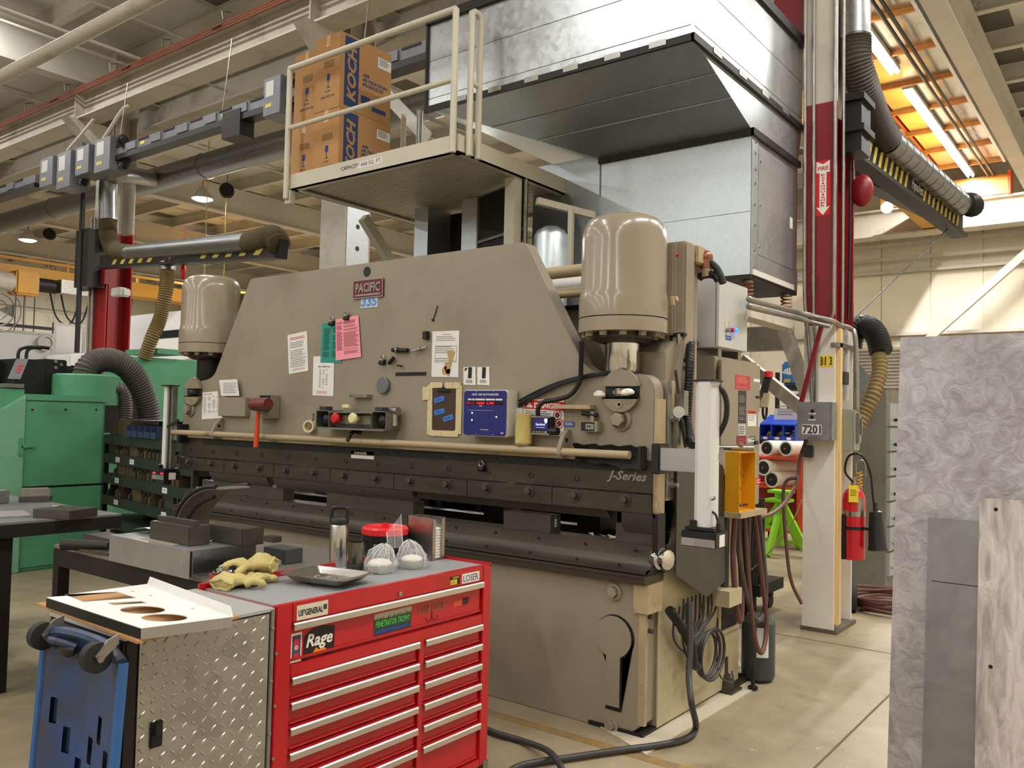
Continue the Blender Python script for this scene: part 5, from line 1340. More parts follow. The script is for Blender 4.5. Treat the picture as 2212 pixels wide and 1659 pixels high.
mb = MB(); f.poly(mb, [(w * .33, h * .05), (w * .36, h * .03), (w * .64, h * .03), (w * .67, h * .05), (w * .64, h * .08), (w * .36, h * .08)], 0, .002); part('maker_badge', mb, zinc, xb)
a, b = P(1735, 962, Y=CY0 - .06), P(1753, 988, Y=CY0 - .06)
solid('pendant_socket_box', MB().box(a.x, b.x, CY0 - .06, CY0 - .002, b.z, a.z), dmgrey, 'small dark socket box directly under the 7201 box', 'socket box', bevel=.005)
a, b = P(1815, 884, Y=2.93), P(1840, 976, Y=2.93)
db = thing('disconnect_box', 'pale green grey disconnect box on the right side of the column', 'switch box', (b.x, 2.98, b.z))
part('box_body', MB().box(a.x, b.x, 2.93, 3.12, b.z, a.z), M('disconnect_grey', (150, 152, 138), .42, .2, .06, 5), db, bevel=.004)
f = Fr((b.x, 2.93, b.z), YA, ZA); h = a.z - b.z
mb = MB(); f.box(mb, .02, .17, h * .04, h * .97, 0, .012); part('door', mb, MATS['disconnect_grey'], db, bevel=.003)
mb = MB(); f.box(mb, .06, .14, h * .2, h * .92, .012, .035); hn = part('handle_cover', mb, zinc, db, bevel=.006)
mb = MB(); f.box(mb, .09, .11, h * .4, h * .8, .035, .05); part('lever', mb, steel, hn, bevel=.003)
ec = Vector((P(1842, 1150, Y=3.02).x + .005, 3.02, P(1842, 1207, Y=3.02).z))
fe = thing('fire_extinguisher', 'red carbon dioxide fire extinguisher with black horn hanging on the column', 'fire extinguisher', ec)
H = P(1842, 1052, Y=3.02).z - ec.z
part('cylinder', MB().lathe([(0, 0), (.082, 0), (.086, .01), (.086, H - .10), (.08, H - .06), (.062, H - .025), (.03, H - .004), (.022, H)], ec, seg=32), M('extinguisher_red', (186, 18, 34), .28, 0, .05, 6, coat=.4), fe)
part('silver_band', MB().lathe([(.0865, H * .60), (.0875, H * .60), (.0875, H * .67), (.0865, H * .67)], ec, seg=32), steel, fe)
part('valve', MB().lathe([(.018, H), (.022, H + .03), (.016, H + .07), (0, H + .075)], ec, seg=12), steel, fe)
part('carry_handle', MB().beam(ec + Vector((-.01, -.02, H + .06)), ec + Vector((.09, .03, H + .11)), .02, .012), zinc, fe)
part('squeeze_lever', MB().tube(smoothpath([ec + Vector((.02, -.01, H + .1)), ec + Vector((.02, .0, H + .19)), ec + Vector((.07, .02, H + .2)), ec + Vector((.08, .03, H + .08))], 6), .007, 8), zinc, fe)
pts = [ec + Vector((.04 + .02 * math.cos(a), .0 + .02 * math.sin(a), H - .01 + .13 * a / (2 * PI * 5))) for a in [2 * PI * 5 * i / 60 for i in range(61)]]
part('seal_coil', MB().tube(pts, .004, 6), yellow, fe)
c = CAMC - ec; c.z = 0; c.normalize(); side = ZA.cross(c).normalized()
f = Fr(ec + c * .09 - side * .045 + ZA * (H - .11), side, ZA)
mb = MB(); f.box(mb, 0.01, .078, 0, .13, .004, .006); tg = part('inspection_tag', mb, MATS['label_yellow'], fe)
lines(f, .02, .07, .02, .10, 6, ink, tg, c=.0062)
mb = MB(); n = 6
for i in range(n):
 a0, a1 = math.radians(-62 + 34 * i / n + 8), math.radians(-62 + 34 * (i + 1) / n + 8)
 p0, p1 = Vector((math.cos(a0), math.sin(a0), 0)) * .0868, Vector((math.cos(a1), math.sin(a1), 0)) * .0868
 mb.add([ec + p0 + ZA * H * .67, ec + p1 + ZA * H * .67, ec + p1 + ZA * H * .86, ec + p0 + ZA * H * .86], [(0, 1, 2, 3)])
part('instruction_label', mb, zinc, fe)
hp = [ec + Vector((.0, -.02, H + .04)), ec + Vector((-.05, -.05, H + .12)), ec + Vector((-.02, -.06, H + .24)), ec + Vector((.07, -.05, H + .25)), ec + Vector((.13, -.03, H + .12)), ec + Vector((.15, -.02, H - .08)), ec + Vector((.17, -.02, H * .72))]
part('discharge_hose', MB().tube(smoothpath(hp, 8), .009, 8), black, fe)
part('horn', MB().lathe([(0, 0), (.072, 0), (.066, .02), (.05, .26), (.046, .29), (.02, .30), (.016, .36), (0, .36)], ec + Vector((.185, -.02, H * .16)), (-.06, 0, 1), 24), M('horn_black', (26, 26, 27), .4, 0, .1, 20, bump=.3, bscale=90), fe)
part('wall_bracket', MB().box(CX1 + .002, ec.x - .03, ec.y - .09, ec.y + .05, ec.z + .0, ec.z + H * .62), black, fe, bevel=.008)
part('bracket_strap', MB().lathe([(.087, H * .42), (.092, H * .42), (.092, H * .46), (.087, H * .46)], ec, seg=32), black, fe)
part('horn_clip', MB().box(ec.x + .08, ec.x + .13, ec.y - .03, ec.y - .01, ec.z + H * .42, ec.z + H * .46), black, fe)
fx = thing('fume_hose', 'black corrugated bend joined to a tan wire wound hose right of the column', 'hose', P(1850, 780, Y=3.5))
part('black_bend', ribbed([P(1838, 750, Y=3.5), P(1846, 718, Y=3.5), P(1868, 703, Y=3.5), P(1892, 722, Y=3.45), P(1904, 762, Y=3.4)], .088, .022, .05, 18), black, fx)
part('wire_hose', ribbed([P(1898, 764, Y=3.4), P(1900, 800, Y=3.35), P(1888, 850, Y=3.25), P(1868, 890, Y=3.2), P(1852, 925, Y=3.15)], .056, .034, .10, 16), M('wire_hose_tan', (126, 108, 68), .6, 0, .12, 12), fx)
part('hose_hook', MB().tube([P(1842, 705, Y=3.5), P(1842, 655, Y=3.4), P(1838, 640, Y=3.3)], .008, 6), blacksteel, fx)
def sheetY(px): return -0.95
lean = .15 / 1.4
def sheet(px_l, py_t, x_r, zb, y0, mat, label, cat='metal sheet', th=.003, holes=()):
 zt_ = P(px_l, py_t, Y=y0 + .12).z
 yb = y0; yt = y0 + (zt_ - zb) * lean
 xl = P(px_l, py_t, Y=yt).x
 mb = MB().add([(xl, yb, zb), (x_r, yb, zb), (x_r, yt, zt_), (xl, yt, zt_), (xl, yb + th, zb), (x_r, yb + th, zb), (x_r, yt + th, zt_), (xl, yt + th, zt_)],
     [(0, 1, 2, 3), (7, 6, 5, 4), (0, 4, 5, 1), (1, 5, 6, 2), (2, 6, 7, 3), (3, 7, 4, 0)])
 o = solid('steel_sheet', mb, mat, label, cat)
 for hx_, hz_ in holes:
  q = P(hx_, hz_, Y=y0 + .06)
  f_ = (q.z - zb) / (zt_ - zb)
  yy = yb + (yt - yb) * f_
  part('punched_hole', MB().cyl((q.x, yy - .0008, q.z), (q.x, yy - .0002, q.z), .006, seg=12), black, o)
 return o
SB = .34
s0 = sheet(1945, 726, 3.2, SB, -.96, swirl_big, 'largest leaning sheet of ground steel, tallest at the right edge')
sheet(2005, 1116, 2.6, SB, -.985, swirl_small, 'plain grey steel sheet leaning in front of the largest one')
q = P(2005, 1258, Y=-.94)
part('shear_line', MB().box(q.x + .003, 2.6, -.985 + (q.z - SB) * lean - .0008, -.985 + (q.z - SB) * lean - .0001, q.z - .0012, q.z + .0012), blacksteel, bpy.data.objects['steel_sheet.001'])
sheet(2116, 1075, 2.75, SB, -1.01, swirl_bright, 'bright rippled steel sheet leaning in front at the right edge', holes=((2140, 1440), (2146, 1103)))
rk = thing('sheet_rack', 'low steel A frame rack holding the leaning sheets', 'rack', (2.3, -.85, 0))
part('deck_board', MB().box(1.44, 3.3, -1.15, -.55, SB - .05, SB), blacksteel, rk)
part('top_bar', MB().box(1.6, 3.2, -.71, -.66, 1.5, 1.55), blacksteel, rk)
for x in (1.62, 2.4, 3.15):
 part('upright', MB().beam((x, -.60, SB), (x, -.67, 1.52), .05, .05, (1, 0, 0)), blacksteel, rk)
for (x, y) in ((1.6, -1.08), (1.6, -.62), (3.2, -1.08), (3.2, -.62)):
 part('caster', MB().cyl((x - .02, y, .1), (x + .02, y, .1), .1, seg=18).box(x - .03, x + .03, y - .03, y + .03, .1, SB - .05), rubber, rk)
c0 = P(1911, 1640, Y=-1.12)
chm = []
ch = thing('chain', 'bright short chain hanging at the lower left corner of the leaning sheets', 'chain', (c0.x, -1.13, SB - .2))
for k in range(7):
 cc = Vector((1.445 - .005 * k, -1.165, SB + .05 - .032 * k))
 ax = (XA if k % 2 else YA)
 part('link', MB().tube([cc + ax * (.011 * math.cos(a)) + ZA * (.021 * math.sin(a)) for a in [2 * PI * i / 12 for i in range(12)]], .0035, 6, closed=True), chrome, ch)
mb = MB()
cc = Vector((.33, 4.15, 0))
for k in range(6):
 rx, ry = .30 + .02 * (k % 3), .36 + .03 * (k % 2)
 off = Vector((random.uniform(-.04, .04), random.uniform(-.05, .05), .02 + .03 * k * .7))
 mb.tube([cc + off + Vector((rx * math.cos(a), ry * math.sin(a), .012 * math.sin(3 * a + k))) for a in [2 * PI * i / 32 for i in range(32)]], .014, 8, closed=True)
solid('hose_coil', mb, hosebrown, 'coil of brownish red hose on the floor right of the column', 'hose')
bc = [P(1842, 1285, Y=3.6), P(1850, 1305, Y=3.6)]
solid('spare_wheel', MB().lathe([(0, -.03), (.1, -.03), (.12, -.02), (.12, .02), (.1, .03), (0, .03)], (P(1843, 1300, Y=3.75).x, 3.75, .12), (1, .3, 0), 24), rubber, 'dark wheel standing on the floor behind the column foot', 'wheel')
cb0, cb1 = P(1800, 1262, Z=0), P(1911, 1278, Z=0)
zt_ = P(1870, 842, Y=4.95).z
pc = thing('parts_cabinet', 'tall grey sheet metal parts cabinet with clear fronted bins behind the column', 'cabinet', ((cb0.x + cb1.x) / 2, 5.2, 0))
part('cabinet_shell', MB().box(cb1.x - .75, cb1.x, 4.9, 5.6, 0, zt_), M('cabinet_drab', (122, 118, 106), .5, .1, .08, 1.2, dirt=(92, 86, 74), dirt_scale=3), pc)
for i in range(7):
 z = .14 + i * (zt_ - .25) / 7
 mb = MB().box(cb1.x, cb1.x + .03, 4.94, 5.5, z, z + (zt_ - .25) / 7 - .02); b_ = part('bin_front', mb, M('clear_bin%d' % i, (150, 156, 154), .15, 0, .1, 3), pc)
 part('bin_knob', MB().sphere((cb1.x + .045, 5.1, z + .06), .018, 8), black, b_)
solid('expanded_metal_guard', MB().add([P(1836, 760, Y=5.1), P(1838, 845, Y=4.9), P(1905, 848, Y=4.9), P(1880, 815, Y=5.1)], [(0, 1, 2, 3)]).box(cb1.x - .7, cb1.x - .05, 4.95, 5.2, zt_, zt_ + .02), M('mesh_dark', (66, 66, 60), .6, .3, .3, 60), 'dark mottled guard panel on top of the grey parts cabinet', 'guard')
mb = MB()
z0 = P(1900, 838, Y=8).z
for i in range(12):
 mb.box(-1.35, 1.5, 8.0, 8.8, z0 + .045 * i, z0 + .045 * i + .02)
 mb.box(-1.33, 1.48, 8.02, 8.78, z0 + .045 * i + .02, z0 + .045 * i + .045)
st_ = thing('corrugated_stack', 'stack of pale ribbed panels on a bench beyond the parts cabinet', 'panel stack', (0, 8.4, 0))
part('ribbed_panels', mb, beam, st_, kind='stuff')
part('stack_base', MB().box(-1.3, 1.45, 8.05, 8.75, 0, z0), beam, st_)
dy = 3.0
dl_ = thing('dolly', 'low dark dolly with a leaning mesh panel behind the hanging hoses', 'dolly', (-.75, 3.25, 0))
part('deck', MB().box(-1.2, -.42, 2.95, 3.5, .17, .26), blacksteel, dl_)
for (x, y) in ((-.52, 3.03), (-.52, 3.42), (-1.1, 3.03), (-1.1, 3.42)):
 part('caster', MB().cyl((x - .02, y, .06), (x + .02, y, .06), .06, seg=14).box(x - .03, x + .03, y - .03, y + .03, .1, .17), rubber, dl_)
mp = MB()
for i in range(26):
 a = i / 25
 mp.beam((-1.15 + .68 * a, 3.0, .26), (-1.15 + .68 * a, 3.12, .95), .008, .004, (0, 1, 0))
for i in range(28):
 z = i / 27
 mp.beam((-1.15, 3.0 + .12 * z, .26 + .69 * z), (-.47, 3.0 + .12 * z, .26 + .69 * z), .004, .008, (0, 0, 1))
part('expanded_mesh', mp, hosegrey, dl_, kind='stuff')
part('mesh_backing', MB().box(-1.15, -.47, 3.16, 3.18, .26, .95), hosegrey, dl_)
hose([P(1742, 950, Y=2.8), P(1728, 990, Y=2.8), P(1722, 1040, Y=2.75), P(1700, 1080, Y=2.5), P(1670, 1108, Y=2.2), P(1640, 1118, Y=1.9)], .014, hosebrown, 'dark hose curving from the 7201 box towards the tan cabinet')
hose([P(1722, 1032, Y=2.75), P(1700, 1038, Y=2.75), P(1692, 1070, Y=2.75), P(1697, 1160, Y=2.75), P(1708, 1250, Y=2.75), P(1732, 1305, Y=2.75)], .014, hosebrown, 'dark hose drooping in a long loop beside the column foot')
solid('rope', MB().tube(smoothpath([P(1732, 1080, Y=2.85), P(1705, 1140, Y=3.0), P(1650, 1205, Y=3.2), P(1590, 1260, Y=2.85)], 6), .006, 6), masking, 'pale rope slanting across the gap left of the column', 'rope')
RY = 8.0
def bx(px0, py0, px1, py1, Y): a, b = P(px0, py0, Y=Y), P(px1, py1, Y=Y); return a.x, b.x, b.z, a.z
wr = thing('steel_shelving', 'dark slotted steel shelving holding the blue welding machines', 'shelving', (P(1700, 900, Y=RY).x, RY + .2, 0))
x0, x1, z0, z1 = bx(1685, 832, 1742, 842, RY)
part('shelf', MB().box(x0 - .05, x1, RY, RY + .5, z0, z1), blacksteel, wr)
part('shelf', MB().box(x0 - .05, x1, RY, RY + .5, z0 - .68, z0 - .64), blacksteel, wr)
for x in (x0 - .06, x0 + .3): part('post', MB().box(x, x + .05, RY - .03, RY + .02, 0, z1 + .18), blacksteel, wr)
def welder(px0, py0, px1, py1, label, Y=RY):
 x0, x1, z0, z1 = bx(px0, py0, px1, py1, Y)
 r = thing('welding_machine', label, 'welder', ((x0 + x1) / 2, Y + .25, z0), group='blue welders on the shelving')
 part('case', MB().box(x0, x1, Y + .02, Y + .42, z0, z1), weldblue, r, bevel=.03)
 f = Fr((x0, Y + .02, z0), XA, ZA); w, h = x1 - x0, z1 - z0
 mb = MB()
 for i in range(7):
  a = math.radians(20 + 23 * i)
  f.poly(mb, [(w * .33, h * .42), (w * .33 + w * .3 * math.cos(a - .13), h * .45 + h * .28 * math.sin(a - .13)), (w * .33 + w * .3 * math.cos(a + .13), h * .45 + h * .28 * math.sin(a + .13))], 0, .003)
 part('fan_emblem', mb, inkwhite, r, smooth=0, kind='stuff')
 mb = MB(); f.box(mb, w * .1, w * .35, h * .1, h * .25, 0, .003); part('rating_label', mb, hazard, r)
 mb = MB(); f.box(mb, w * .6, w * .66, h * .05, h * .9, 0, .02); part('corner_strip', mb, steel, r)
 return r
welder(1687, 781, 1742, 831, 'upper blue welding machine with a white fan shaped emblem left of the column')
welder(1698, 851, 1742, 900, 'lower blue welding machine partly hidden by the grey brace')
BY = 7.4
x0, x1, z0, z1 = bx(1641, 895, 1717, 952, BY)
bb = thing('parts_bin', 'bright blue plastic parts bin with three compartments full of fittings', 'parts bin', ((x0 + x1) / 2, BY, z0))
h = z1 - z0; w = x1 - x0
part('bin_back', MB().box(x0, x1, BY + .38, BY + .40, z0, z1), blue, bb)
part('bin_top', MB().px([(BY, z1 - h * .38), (BY + .4, z1), (BY + .4, z1 - .02), (BY, z1 - h * .42)], x0, x1), blue, bb)
part('bin_floor', MB().box(x0, x1, BY, BY + .4, z0, z0 + .02), blue, bb)
part('bin_lip', MB().box(x0, x1, BY - .01, BY, z0, z0 + .05), blue, bb)
for k in range(4): part('divider', MB().box(x0 + w * k / 3 - .008, x0 + w * k / 3 + .008, BY, BY + .4, z0, z1 - h * .4), blue, bb)
for k in range(3):
 mb = MB(); rr = random.Random(k)
 for i in range(22):
  p = Vector((x0 + w * (k + .15 + .7 * rr.random()) / 3, BY + .05 + .2 * rr.random(), z0 + .03 + .07 * rr.random()))
  mb.beam(p, p + Vector((rr.uniform(-.05, .05), rr.uniform(-.05, .05), rr.uniform(-.03, .05))), .012, .012)
 part('brass_fittings', mb, hazard, bb, kind='stuff')
f = Fr((x0, BY - .01, z0), XA, ZA)
for k in range(3):
 mb = MB(); f.box(mb, w * (k + .35) / 3, w * (k + .7) / 3, .008, .04, 0, .002); part('bin_label', mb, paper, bb)
part('bin_stand', MB().box(x0, x1, BY, BY + .4, z0 - .06, z0).box(x0, x0 + .05, BY + .35, BY + .4, 0, z0 - .06).box(x1 - .05, x1, BY + .35, BY + .4, 0, z0 - .06), blacksteel, bb)
ps = P(1672, 882, Y=BY + .2); pe = P(1716, 905, Y=BY + .2)
cs = solid('card_sign', MB().box(ps.x, pe.x + .05, BY + .2, BY + .205, z1 - h * .2, ps.z), paper, 'white card with notes standing on top of the blue parts bin', 'card')
lines(Fr((ps.x, BY + .2, z1 - h * .2), XA, ZA), .05, .3, .06, .2, 4, inkgrey, cs)
RYY = 6.9
def roll(px, py, rpx, label, ln=1.0):
 c = P(px, py, Y=RYY); r = rpx / 1832 * (c - CAMC).dot(CAMF)
 o = thing('wrapped_roll', label, 'roll', (c.x, RYY + ln / 2, c.z - r * 1.25), group='white wrapped rolls on the cart')
 part('white_wrap', MB().lathe([(r * 1.0, 0), (r * 1.25, .0), (r * 1.28, .1), (r * 1.2, ln * .8), (r * .8, ln)], c, (.25, 1, 0), 24), foam, o)
 part('roll_core', MB().lathe([(0, -.01), (r * .92, -.01), (r, 0.02), (r, .05)], c, (.25, 1, 0), 24), black, o)
 part('core_plug', MB().lathe([(0, -.02), (r * .14, -.02), (r * .14, 0)], c, (.25, 1, 0), 10), orange, o)
roll(1656, 968, 13, 'upper left white wrapped roll with black end and orange plug')
roll(1697, 969, 13, 'upper right white wrapped roll with black end and orange plug')
roll(1649, 1010, 14, 'middle white wrapped roll with torn plastic, half hidden by the cabinet')
roll(1667, 1036, 14, 'lowest white wrapped roll resting above the green stand')
ct = thing('orange_cart', 'dark red and orange steel cart carrying the white wrapped rolls', 'cart', (-1.7, 7.5, 0))
x0, x1, z0, z1 = bx(1636, 990, 1745, 1160, RYY + .1)
part('cart_body', MB().box(x0 - .3, x1 + .2, RYY + .75, RYY + .8, z0 + .02, P(1700, 996, Y=RYY + .1).z), M('cart_red', (128, 34, 30), .5, 0, .08, 2), ct)
zs_ = P(1700, 988, Y=RYY).z
part('upper_shelf', MB().box(x0 - .3, x1 + .2, RYY + .02, RYY + .74, zs_ - .035, zs_ - .005), orange, ct)
zs2 = P(1700, 1052, Y=RYY).z
part('lower_shelf', MB().box(x0 - .3, x1 + .2, RYY + .02, RYY + .74, zs2 - .03, zs2 - .005), orange, ct)
for x in (x0 - .25, P(1721, 1100, Y=RYY).x): part('cart_post', MB().box(x, x + .06, RYY - .0, RYY + .06, .2, zs_), orange, ct)
part('base_rail', MB().box(x0 - .3, x1 + .2, RYY - .02, RYY + .05, .2, .27), orange, ct)
for x in (x0 - .2, P(1728, 1150, Y=RYY + .1).x): part('caster', MB().cyl((x - .03, RYY + .1, .1), (x + .03, RYY + .1, .1), .1, seg=16).cyl((x - .03, RYY + .7, .1), (x + .03, RYY + .7, .1), .1, seg=16), rubber, ct)
jt = P(1683, 1062, Y=6.3); jy = 6.3
js = thing('jack_stand', 'lime green tripod jack stand on the floor between the cabinet and the column', 'jack stand', (jt.x, jy + .1, 0))
part('saddle', MB().box(jt.x - .13, jt.x + .13, jy - .05, jy + .2, jt.z - .02, jt.z + .015), lime, js, bevel=.006)
part('saddle_plate', MB().box(jt.x - .16, jt.x + .12, jy - .08, jy + .2, jt.z - .13, jt.z - .09), lime, js, bevel=.01)
part('column_tube', MB().tube([(jt.x, jy + .08, .12), (jt.x, jy + .08, jt.z - .02)], .075, 16), lime, js)
for (dx, dy_) in ((.36, -.05), (-.42, -.02), (.02, .6), (-.05, -.3)):
 part('leg', MB().beam((jt.x, jy + .08, jt.z - .12), (jt.x + dx, jy + .08 + dy_, .02), .05, .08), lime, js)
part('cross_brace', MB().beam((jt.x - .36, jy + .06, .17), (jt.x + .3, jy + .06, .17), .03, .04), lime, js)
part('cross_brace', MB().beam((jt.x - .27, jy + .05, .33), (jt.x + .1, jy + .05, .33), .03, .04), lime, js)
solid('dark_tool_bag', MB().box(-2.3, -2.0, 5.9, 6.2, 0, .28), blacksteel, 'dark bag on the floor at the left foot of the green jack stand', 'bag', bevel=.05)
FXL, FXR = -1.52, -.36
fo = thing('foil_ceiling_panel', 'row of shiny foil faced ceiling panels with fluorescent tubes at upper right', 'ceiling panel', (-.94, 11, 7.15))
y = 4.2
while y < 15.4:
 part('foil_sheet', MB().box(FXL, FXR, y + .02, y + 1.24, 7.15, 7.16), foil, fo)
 part('timber_batten', MB().box(FXL - .1, FXR + .02, y + 1.24, y + 1.29, 7.08, 7.16), M('batten%d' % int(y * 10), (196, 132, 70), .6, 0, .1, 8), fo)
 y += 1.3
part('edge_channel', MB().box(FXR + .02, FXR + .07, 4.2, 15.9, 7.06, 7.24), galvdull, fo)
part('hanger', MB().box(FXL - .1, FXL - .05, 4.2, 15.9, 7.16, 7.26).box(FXL, FXL + .03, 8, 8.03, 7.16, 7.6).box(FXR, FXR + .03, 14, 14.03, 7.16, 7.6), orange, fo, kind='stuff')
for x in (-.70, -.60): solid('black_conduit', MB().tube([(x, 3.5, 7.0), (x, 16.6, 7.0)], .028, 8), black, ('left of the two thin black conduits under the foil panels', 'right of the two thin black conduits under the foil panels')[x > -.65], 'conduit')
for (ya, yb_, lab) in ((3.0, 5.5, 'fluorescent strip light above the hood'), (5.8, 9.95, 'nearest fluorescent strip light glowing under the foil panels'), (10.75, 13.5, 'second fluorescent strip light under the foil panels'), (13.55, 16.6, 'farthest fluorescent strip light under the foil panels')):
 r = thing('fluorescent_light', lab, 'ceiling light', (-1.04, (ya + yb_) / 2, 6.98), group='fluorescent strip lights at upper right')
 part('fixture_body', MB().box(-1.12, -.96, ya, yb_, 7.06, 7.13), white, r)
 for dx in (-.045, .045): part('tube', MB().tube([(-1.04 + dx, ya + .03, 7.03), (-1.04 + dx, yb_ - .03, 7.03)], .02, 8), tube_glow, r)
a, b = P(1858, 392, Z=6.0), P(1990, 468, Z=6.0)
cg = thing('bridge_crane', 'yellow bridge crane girder with orange end truck near the bright back wall', 'crane', (b.x, 14, 5.9))
part('girder', MB().box(b.x - .22, b.x + .22, 8.5, YN - 1.2, 6.0, 6.5), craney, cg)
a, b2 = P(1905, 462, Y=YN - 1.2), P(2180, 424, Y=YN - 1.2)
zt0 = zc0 + .66
part('end_truck', MB().box(a.x, b2.x, YN - 1.35, YN - 1.05, zt0, zt0 + .42), M('crane_orange', (206, 136, 66), .5, 0, .08, 2), cg)
part('truck_cap', MB().box(b2.x, b2.x + .05, YN - 1.4, YN - 1.0, zt0 - .03, zt0 + .48), orange, cg)
c = P(1916, 448, Y=12)
ld = thing('flood_lamp', 'round white flood lamp on the yellow crane girder', 'lamp', c)
part('lens', MB().lathe([(0, 0), (.10, 0), (.10, .03), (.06, .12), (0, .13)], c, (-.3, 1, .1), 20), lamp_glow, ld)
part('bracket', MB().beam(c + Vector((0, .1, .05)), Vector((bpy.data.objects['bridge_crane'].location.x, 12.3, 6.05)), .03, .03), blacksteel, ld)
solid('red_bell', MB().sphere(P(1862, 412, Y=3.3), .09, 16, (1, .7, 1.5)), redcol, 'small dark red housing at the right edge of the red column', 'alarm bell')
solid('red_motor_box', MB().box(P(1703, 100, Y=3.3).x, CX0 - .002, 2.95, 3.3, P(1720, 112, Y=3.3).z, P(1720, 22, Y=3.3).z), redcol, 'dark red box at the top between the hood and the column', 'box')
# ================================================================== THINGS ON THE PRESS FRONT
def quadsheet(name, corners, Y, mat, label, cat='paper', n=0, im=ink, head=None, group=None, curl=0.0, ragged=.3):
 """corners TL,TR,BR,BL in pixels on the plane Y"""
 tl, tr, br, bl = [P(*c, Y=Y) for c in corners]
 mb = MB()
 pts = [bl, br, tr, tl]
 mb.add([p for p in pts] + [p + Vector((0, .0006, 0)) for p in pts], [(0, 1, 2, 3), (7, 6, 5, 4), (0, 4, 5, 1), (1, 5, 6, 2), (2, 6, 7, 3), (3, 7, 4, 0)])
 o = solid(name, mb, mat, label, cat, group)
 u = (br - bl); v = (tl - bl)
 f = Fr(bl, u, (v - u * (v.dot(u) / u.dot(u))))
 w, h = u.length, v.length
 if head: text(head, f, w / 2, h * .86, w * .62, h * .035, im, o, c=.0008)
 if n: lines(f, w * .1, w * .92, h * .14, h * .8, n, im, o, c=.0008, seed=n, ragged=ragged)
 return o, f, w, h
yp = -.003
o, f, w, h = quadsheet('notice_paper', ((621, 724), (663, 715), (666, 801), (624, 808)), yp, paper, 'white form sheet at left of the green and pink sheets on the press front', n=16, im=inkgrey)
lines(f, w * .1, w * .9, h * .84, h * .92, 2, inkred, o, c=.0008, ragged=.1)
lines(f, w * .2, w * .85, h * .06, h * .12, 2, M('faded_red_print', (196, 130, 122), .7), o, c=.0008, ragged=.1)
o, f, w, h = quadsheet('notice_paper', ((677, 770), (722, 768), (720, 856), (675, 854)), yp, paper, 'white calibration sheet under the green sheet on the press front', n=0)
text('DIE CALIBRATION', f, w * .5, h * .74, w * .55, h * .03, ink, o, c=.0008)
for k in range(3): lines(f, w * (.28 + .16 * k), w * (.38 + .16 * k), h * .2, h * .68, 13, inkgrey, o, c=.0008, seed=k, ragged=.1)
lines(f, w * .2, w * .7, h * .05, h * .13, 3, MATS['faded_red_print'], o, c=.0008, ragged=.1)
o, f, w, h = quadsheet('coloured_form', ((696, 699), (728, 696), (738, 784), (692, 783)), yp - .002, teal, 'teal green form hanging from a bulldog clip behind the pink form', n=0)
for k in range(2): lines(f, w * (.1 + .42 * k), w * (.42 + .45 * k), h * .14, h * .88, 26, M('dark_teal_print%d' % k, (22, 84, 76), .7), o, c=.0008, seed=k, ragged=.25, frac=.5)
o, f, w, h = quadsheet('coloured_form', ((725, 690), (774, 681), (780, 771), (725, 779)), yp - .006, pink, 'pink form hanging from a bulldog clip on the press front', n=0)
lines(f, w * .06, w * .3, h * .2, h * .92, 26, M('pink_print', (150, 84, 94), .7), o, c=.0008, seed=4, frac=.5); lines(f, w * .34, w * .94, h * .12, h * .92, 30, MATS['pink_print'], o, c=.0008, seed=5, frac=.45)
o, f, w, h = quadsheet('notice_paper', ((934, 716), (992, 714), (990, 815), (932, 814)), yp, paper, 'oil stained white sheet above the clipboard on the press front', n=0)
text('Die Bending', f, w * .5, h * .93, w * .3, h * .02, inkred, o, c=.0008)
lines(f, w * .12, w * .9, h * .78, h * .9, 3, inkgrey, o, c=.0008); lines(f, w * .12, w * .85, h * .34, h * .68, 8, inkgrey, o, c=.0008)
rimof(f.sub(w * .1, h * .32), w * .8, h * .36, .003, .0008, .0012, inkgrey, o, 'printed_frame')
for (a_, b_, r_) in ((.62, .2, .05), (.5, .14, .035), (.7, .45, .05), (.64, .1, .03)):
 mb = MB(); f.poly(mb, [(w * a_ + r_ * (1 + .4 * math.sin(3 * t + a_ * 9)) * .5 * math.cos(t), h * b_ + r_ * (1 + .3 * math.cos(2 * t)) * math.sin(t)) for t in [2 * PI * i / 14 for i in range(14)]], .0012, .0016)
 part('oil_stain', mb, M('oil_stain%d' % int(a_ * 100), (176, 146, 98), .6), o, smooth=0)
o, f, w, h = quadsheet('notice_paper', ((438, 848), (470, 845), (480, 903), (436, 906)), yp, paper, 'white table sheet beside the left ball joint, lower of the two', n=0)
for k in range(4): lines(f, w * (.08 + .22 * k), w * (.24 + .22 * k), h * .22, h * .84, 15, inkgrey, o, c=.0008, seed=k)
text('BRAKE', f, w * .3, h * .92, w * .4, h * .04, inkred, o, c=.0008)
quadsheet('notice_paper', ((473, 821), (512, 819), (517, 855), (478, 855)), yp - .03, paper, 'white sheet sticking up behind the left tan box', n=10, im=inkgrey)
for i, (x0, x1, lab) in enumerate(((1001, 1027, 'left of the two small white cards with a black strip above the blue control panel'), (1031, 1057, 'right of the two small white cards with a black strip above the blue control panel'))):
 o, f, w, h = quadsheet('instruction_card', ((x0, 793), (x1, 792), (x1 + .5, 832), (x0, 831)), yp, paper, lab, 'card', n=0)
 mb = MB(); f.box(mb, w * .36, w * .64, h * .38, h, .0008, .0025); part('black_strip', mb, black, o)
 lines(f, w * .2, w * .8, h * .1, h * .3, 3, ink, o, c=.0008)
 if i == 0:
  mb = MB(); f.poly(mb, [(w * .05, h * .75), (w * .32, h * .95), (w * .05, h * .95)], .0008, .0012); part('corner_mark', mb, ink, o)
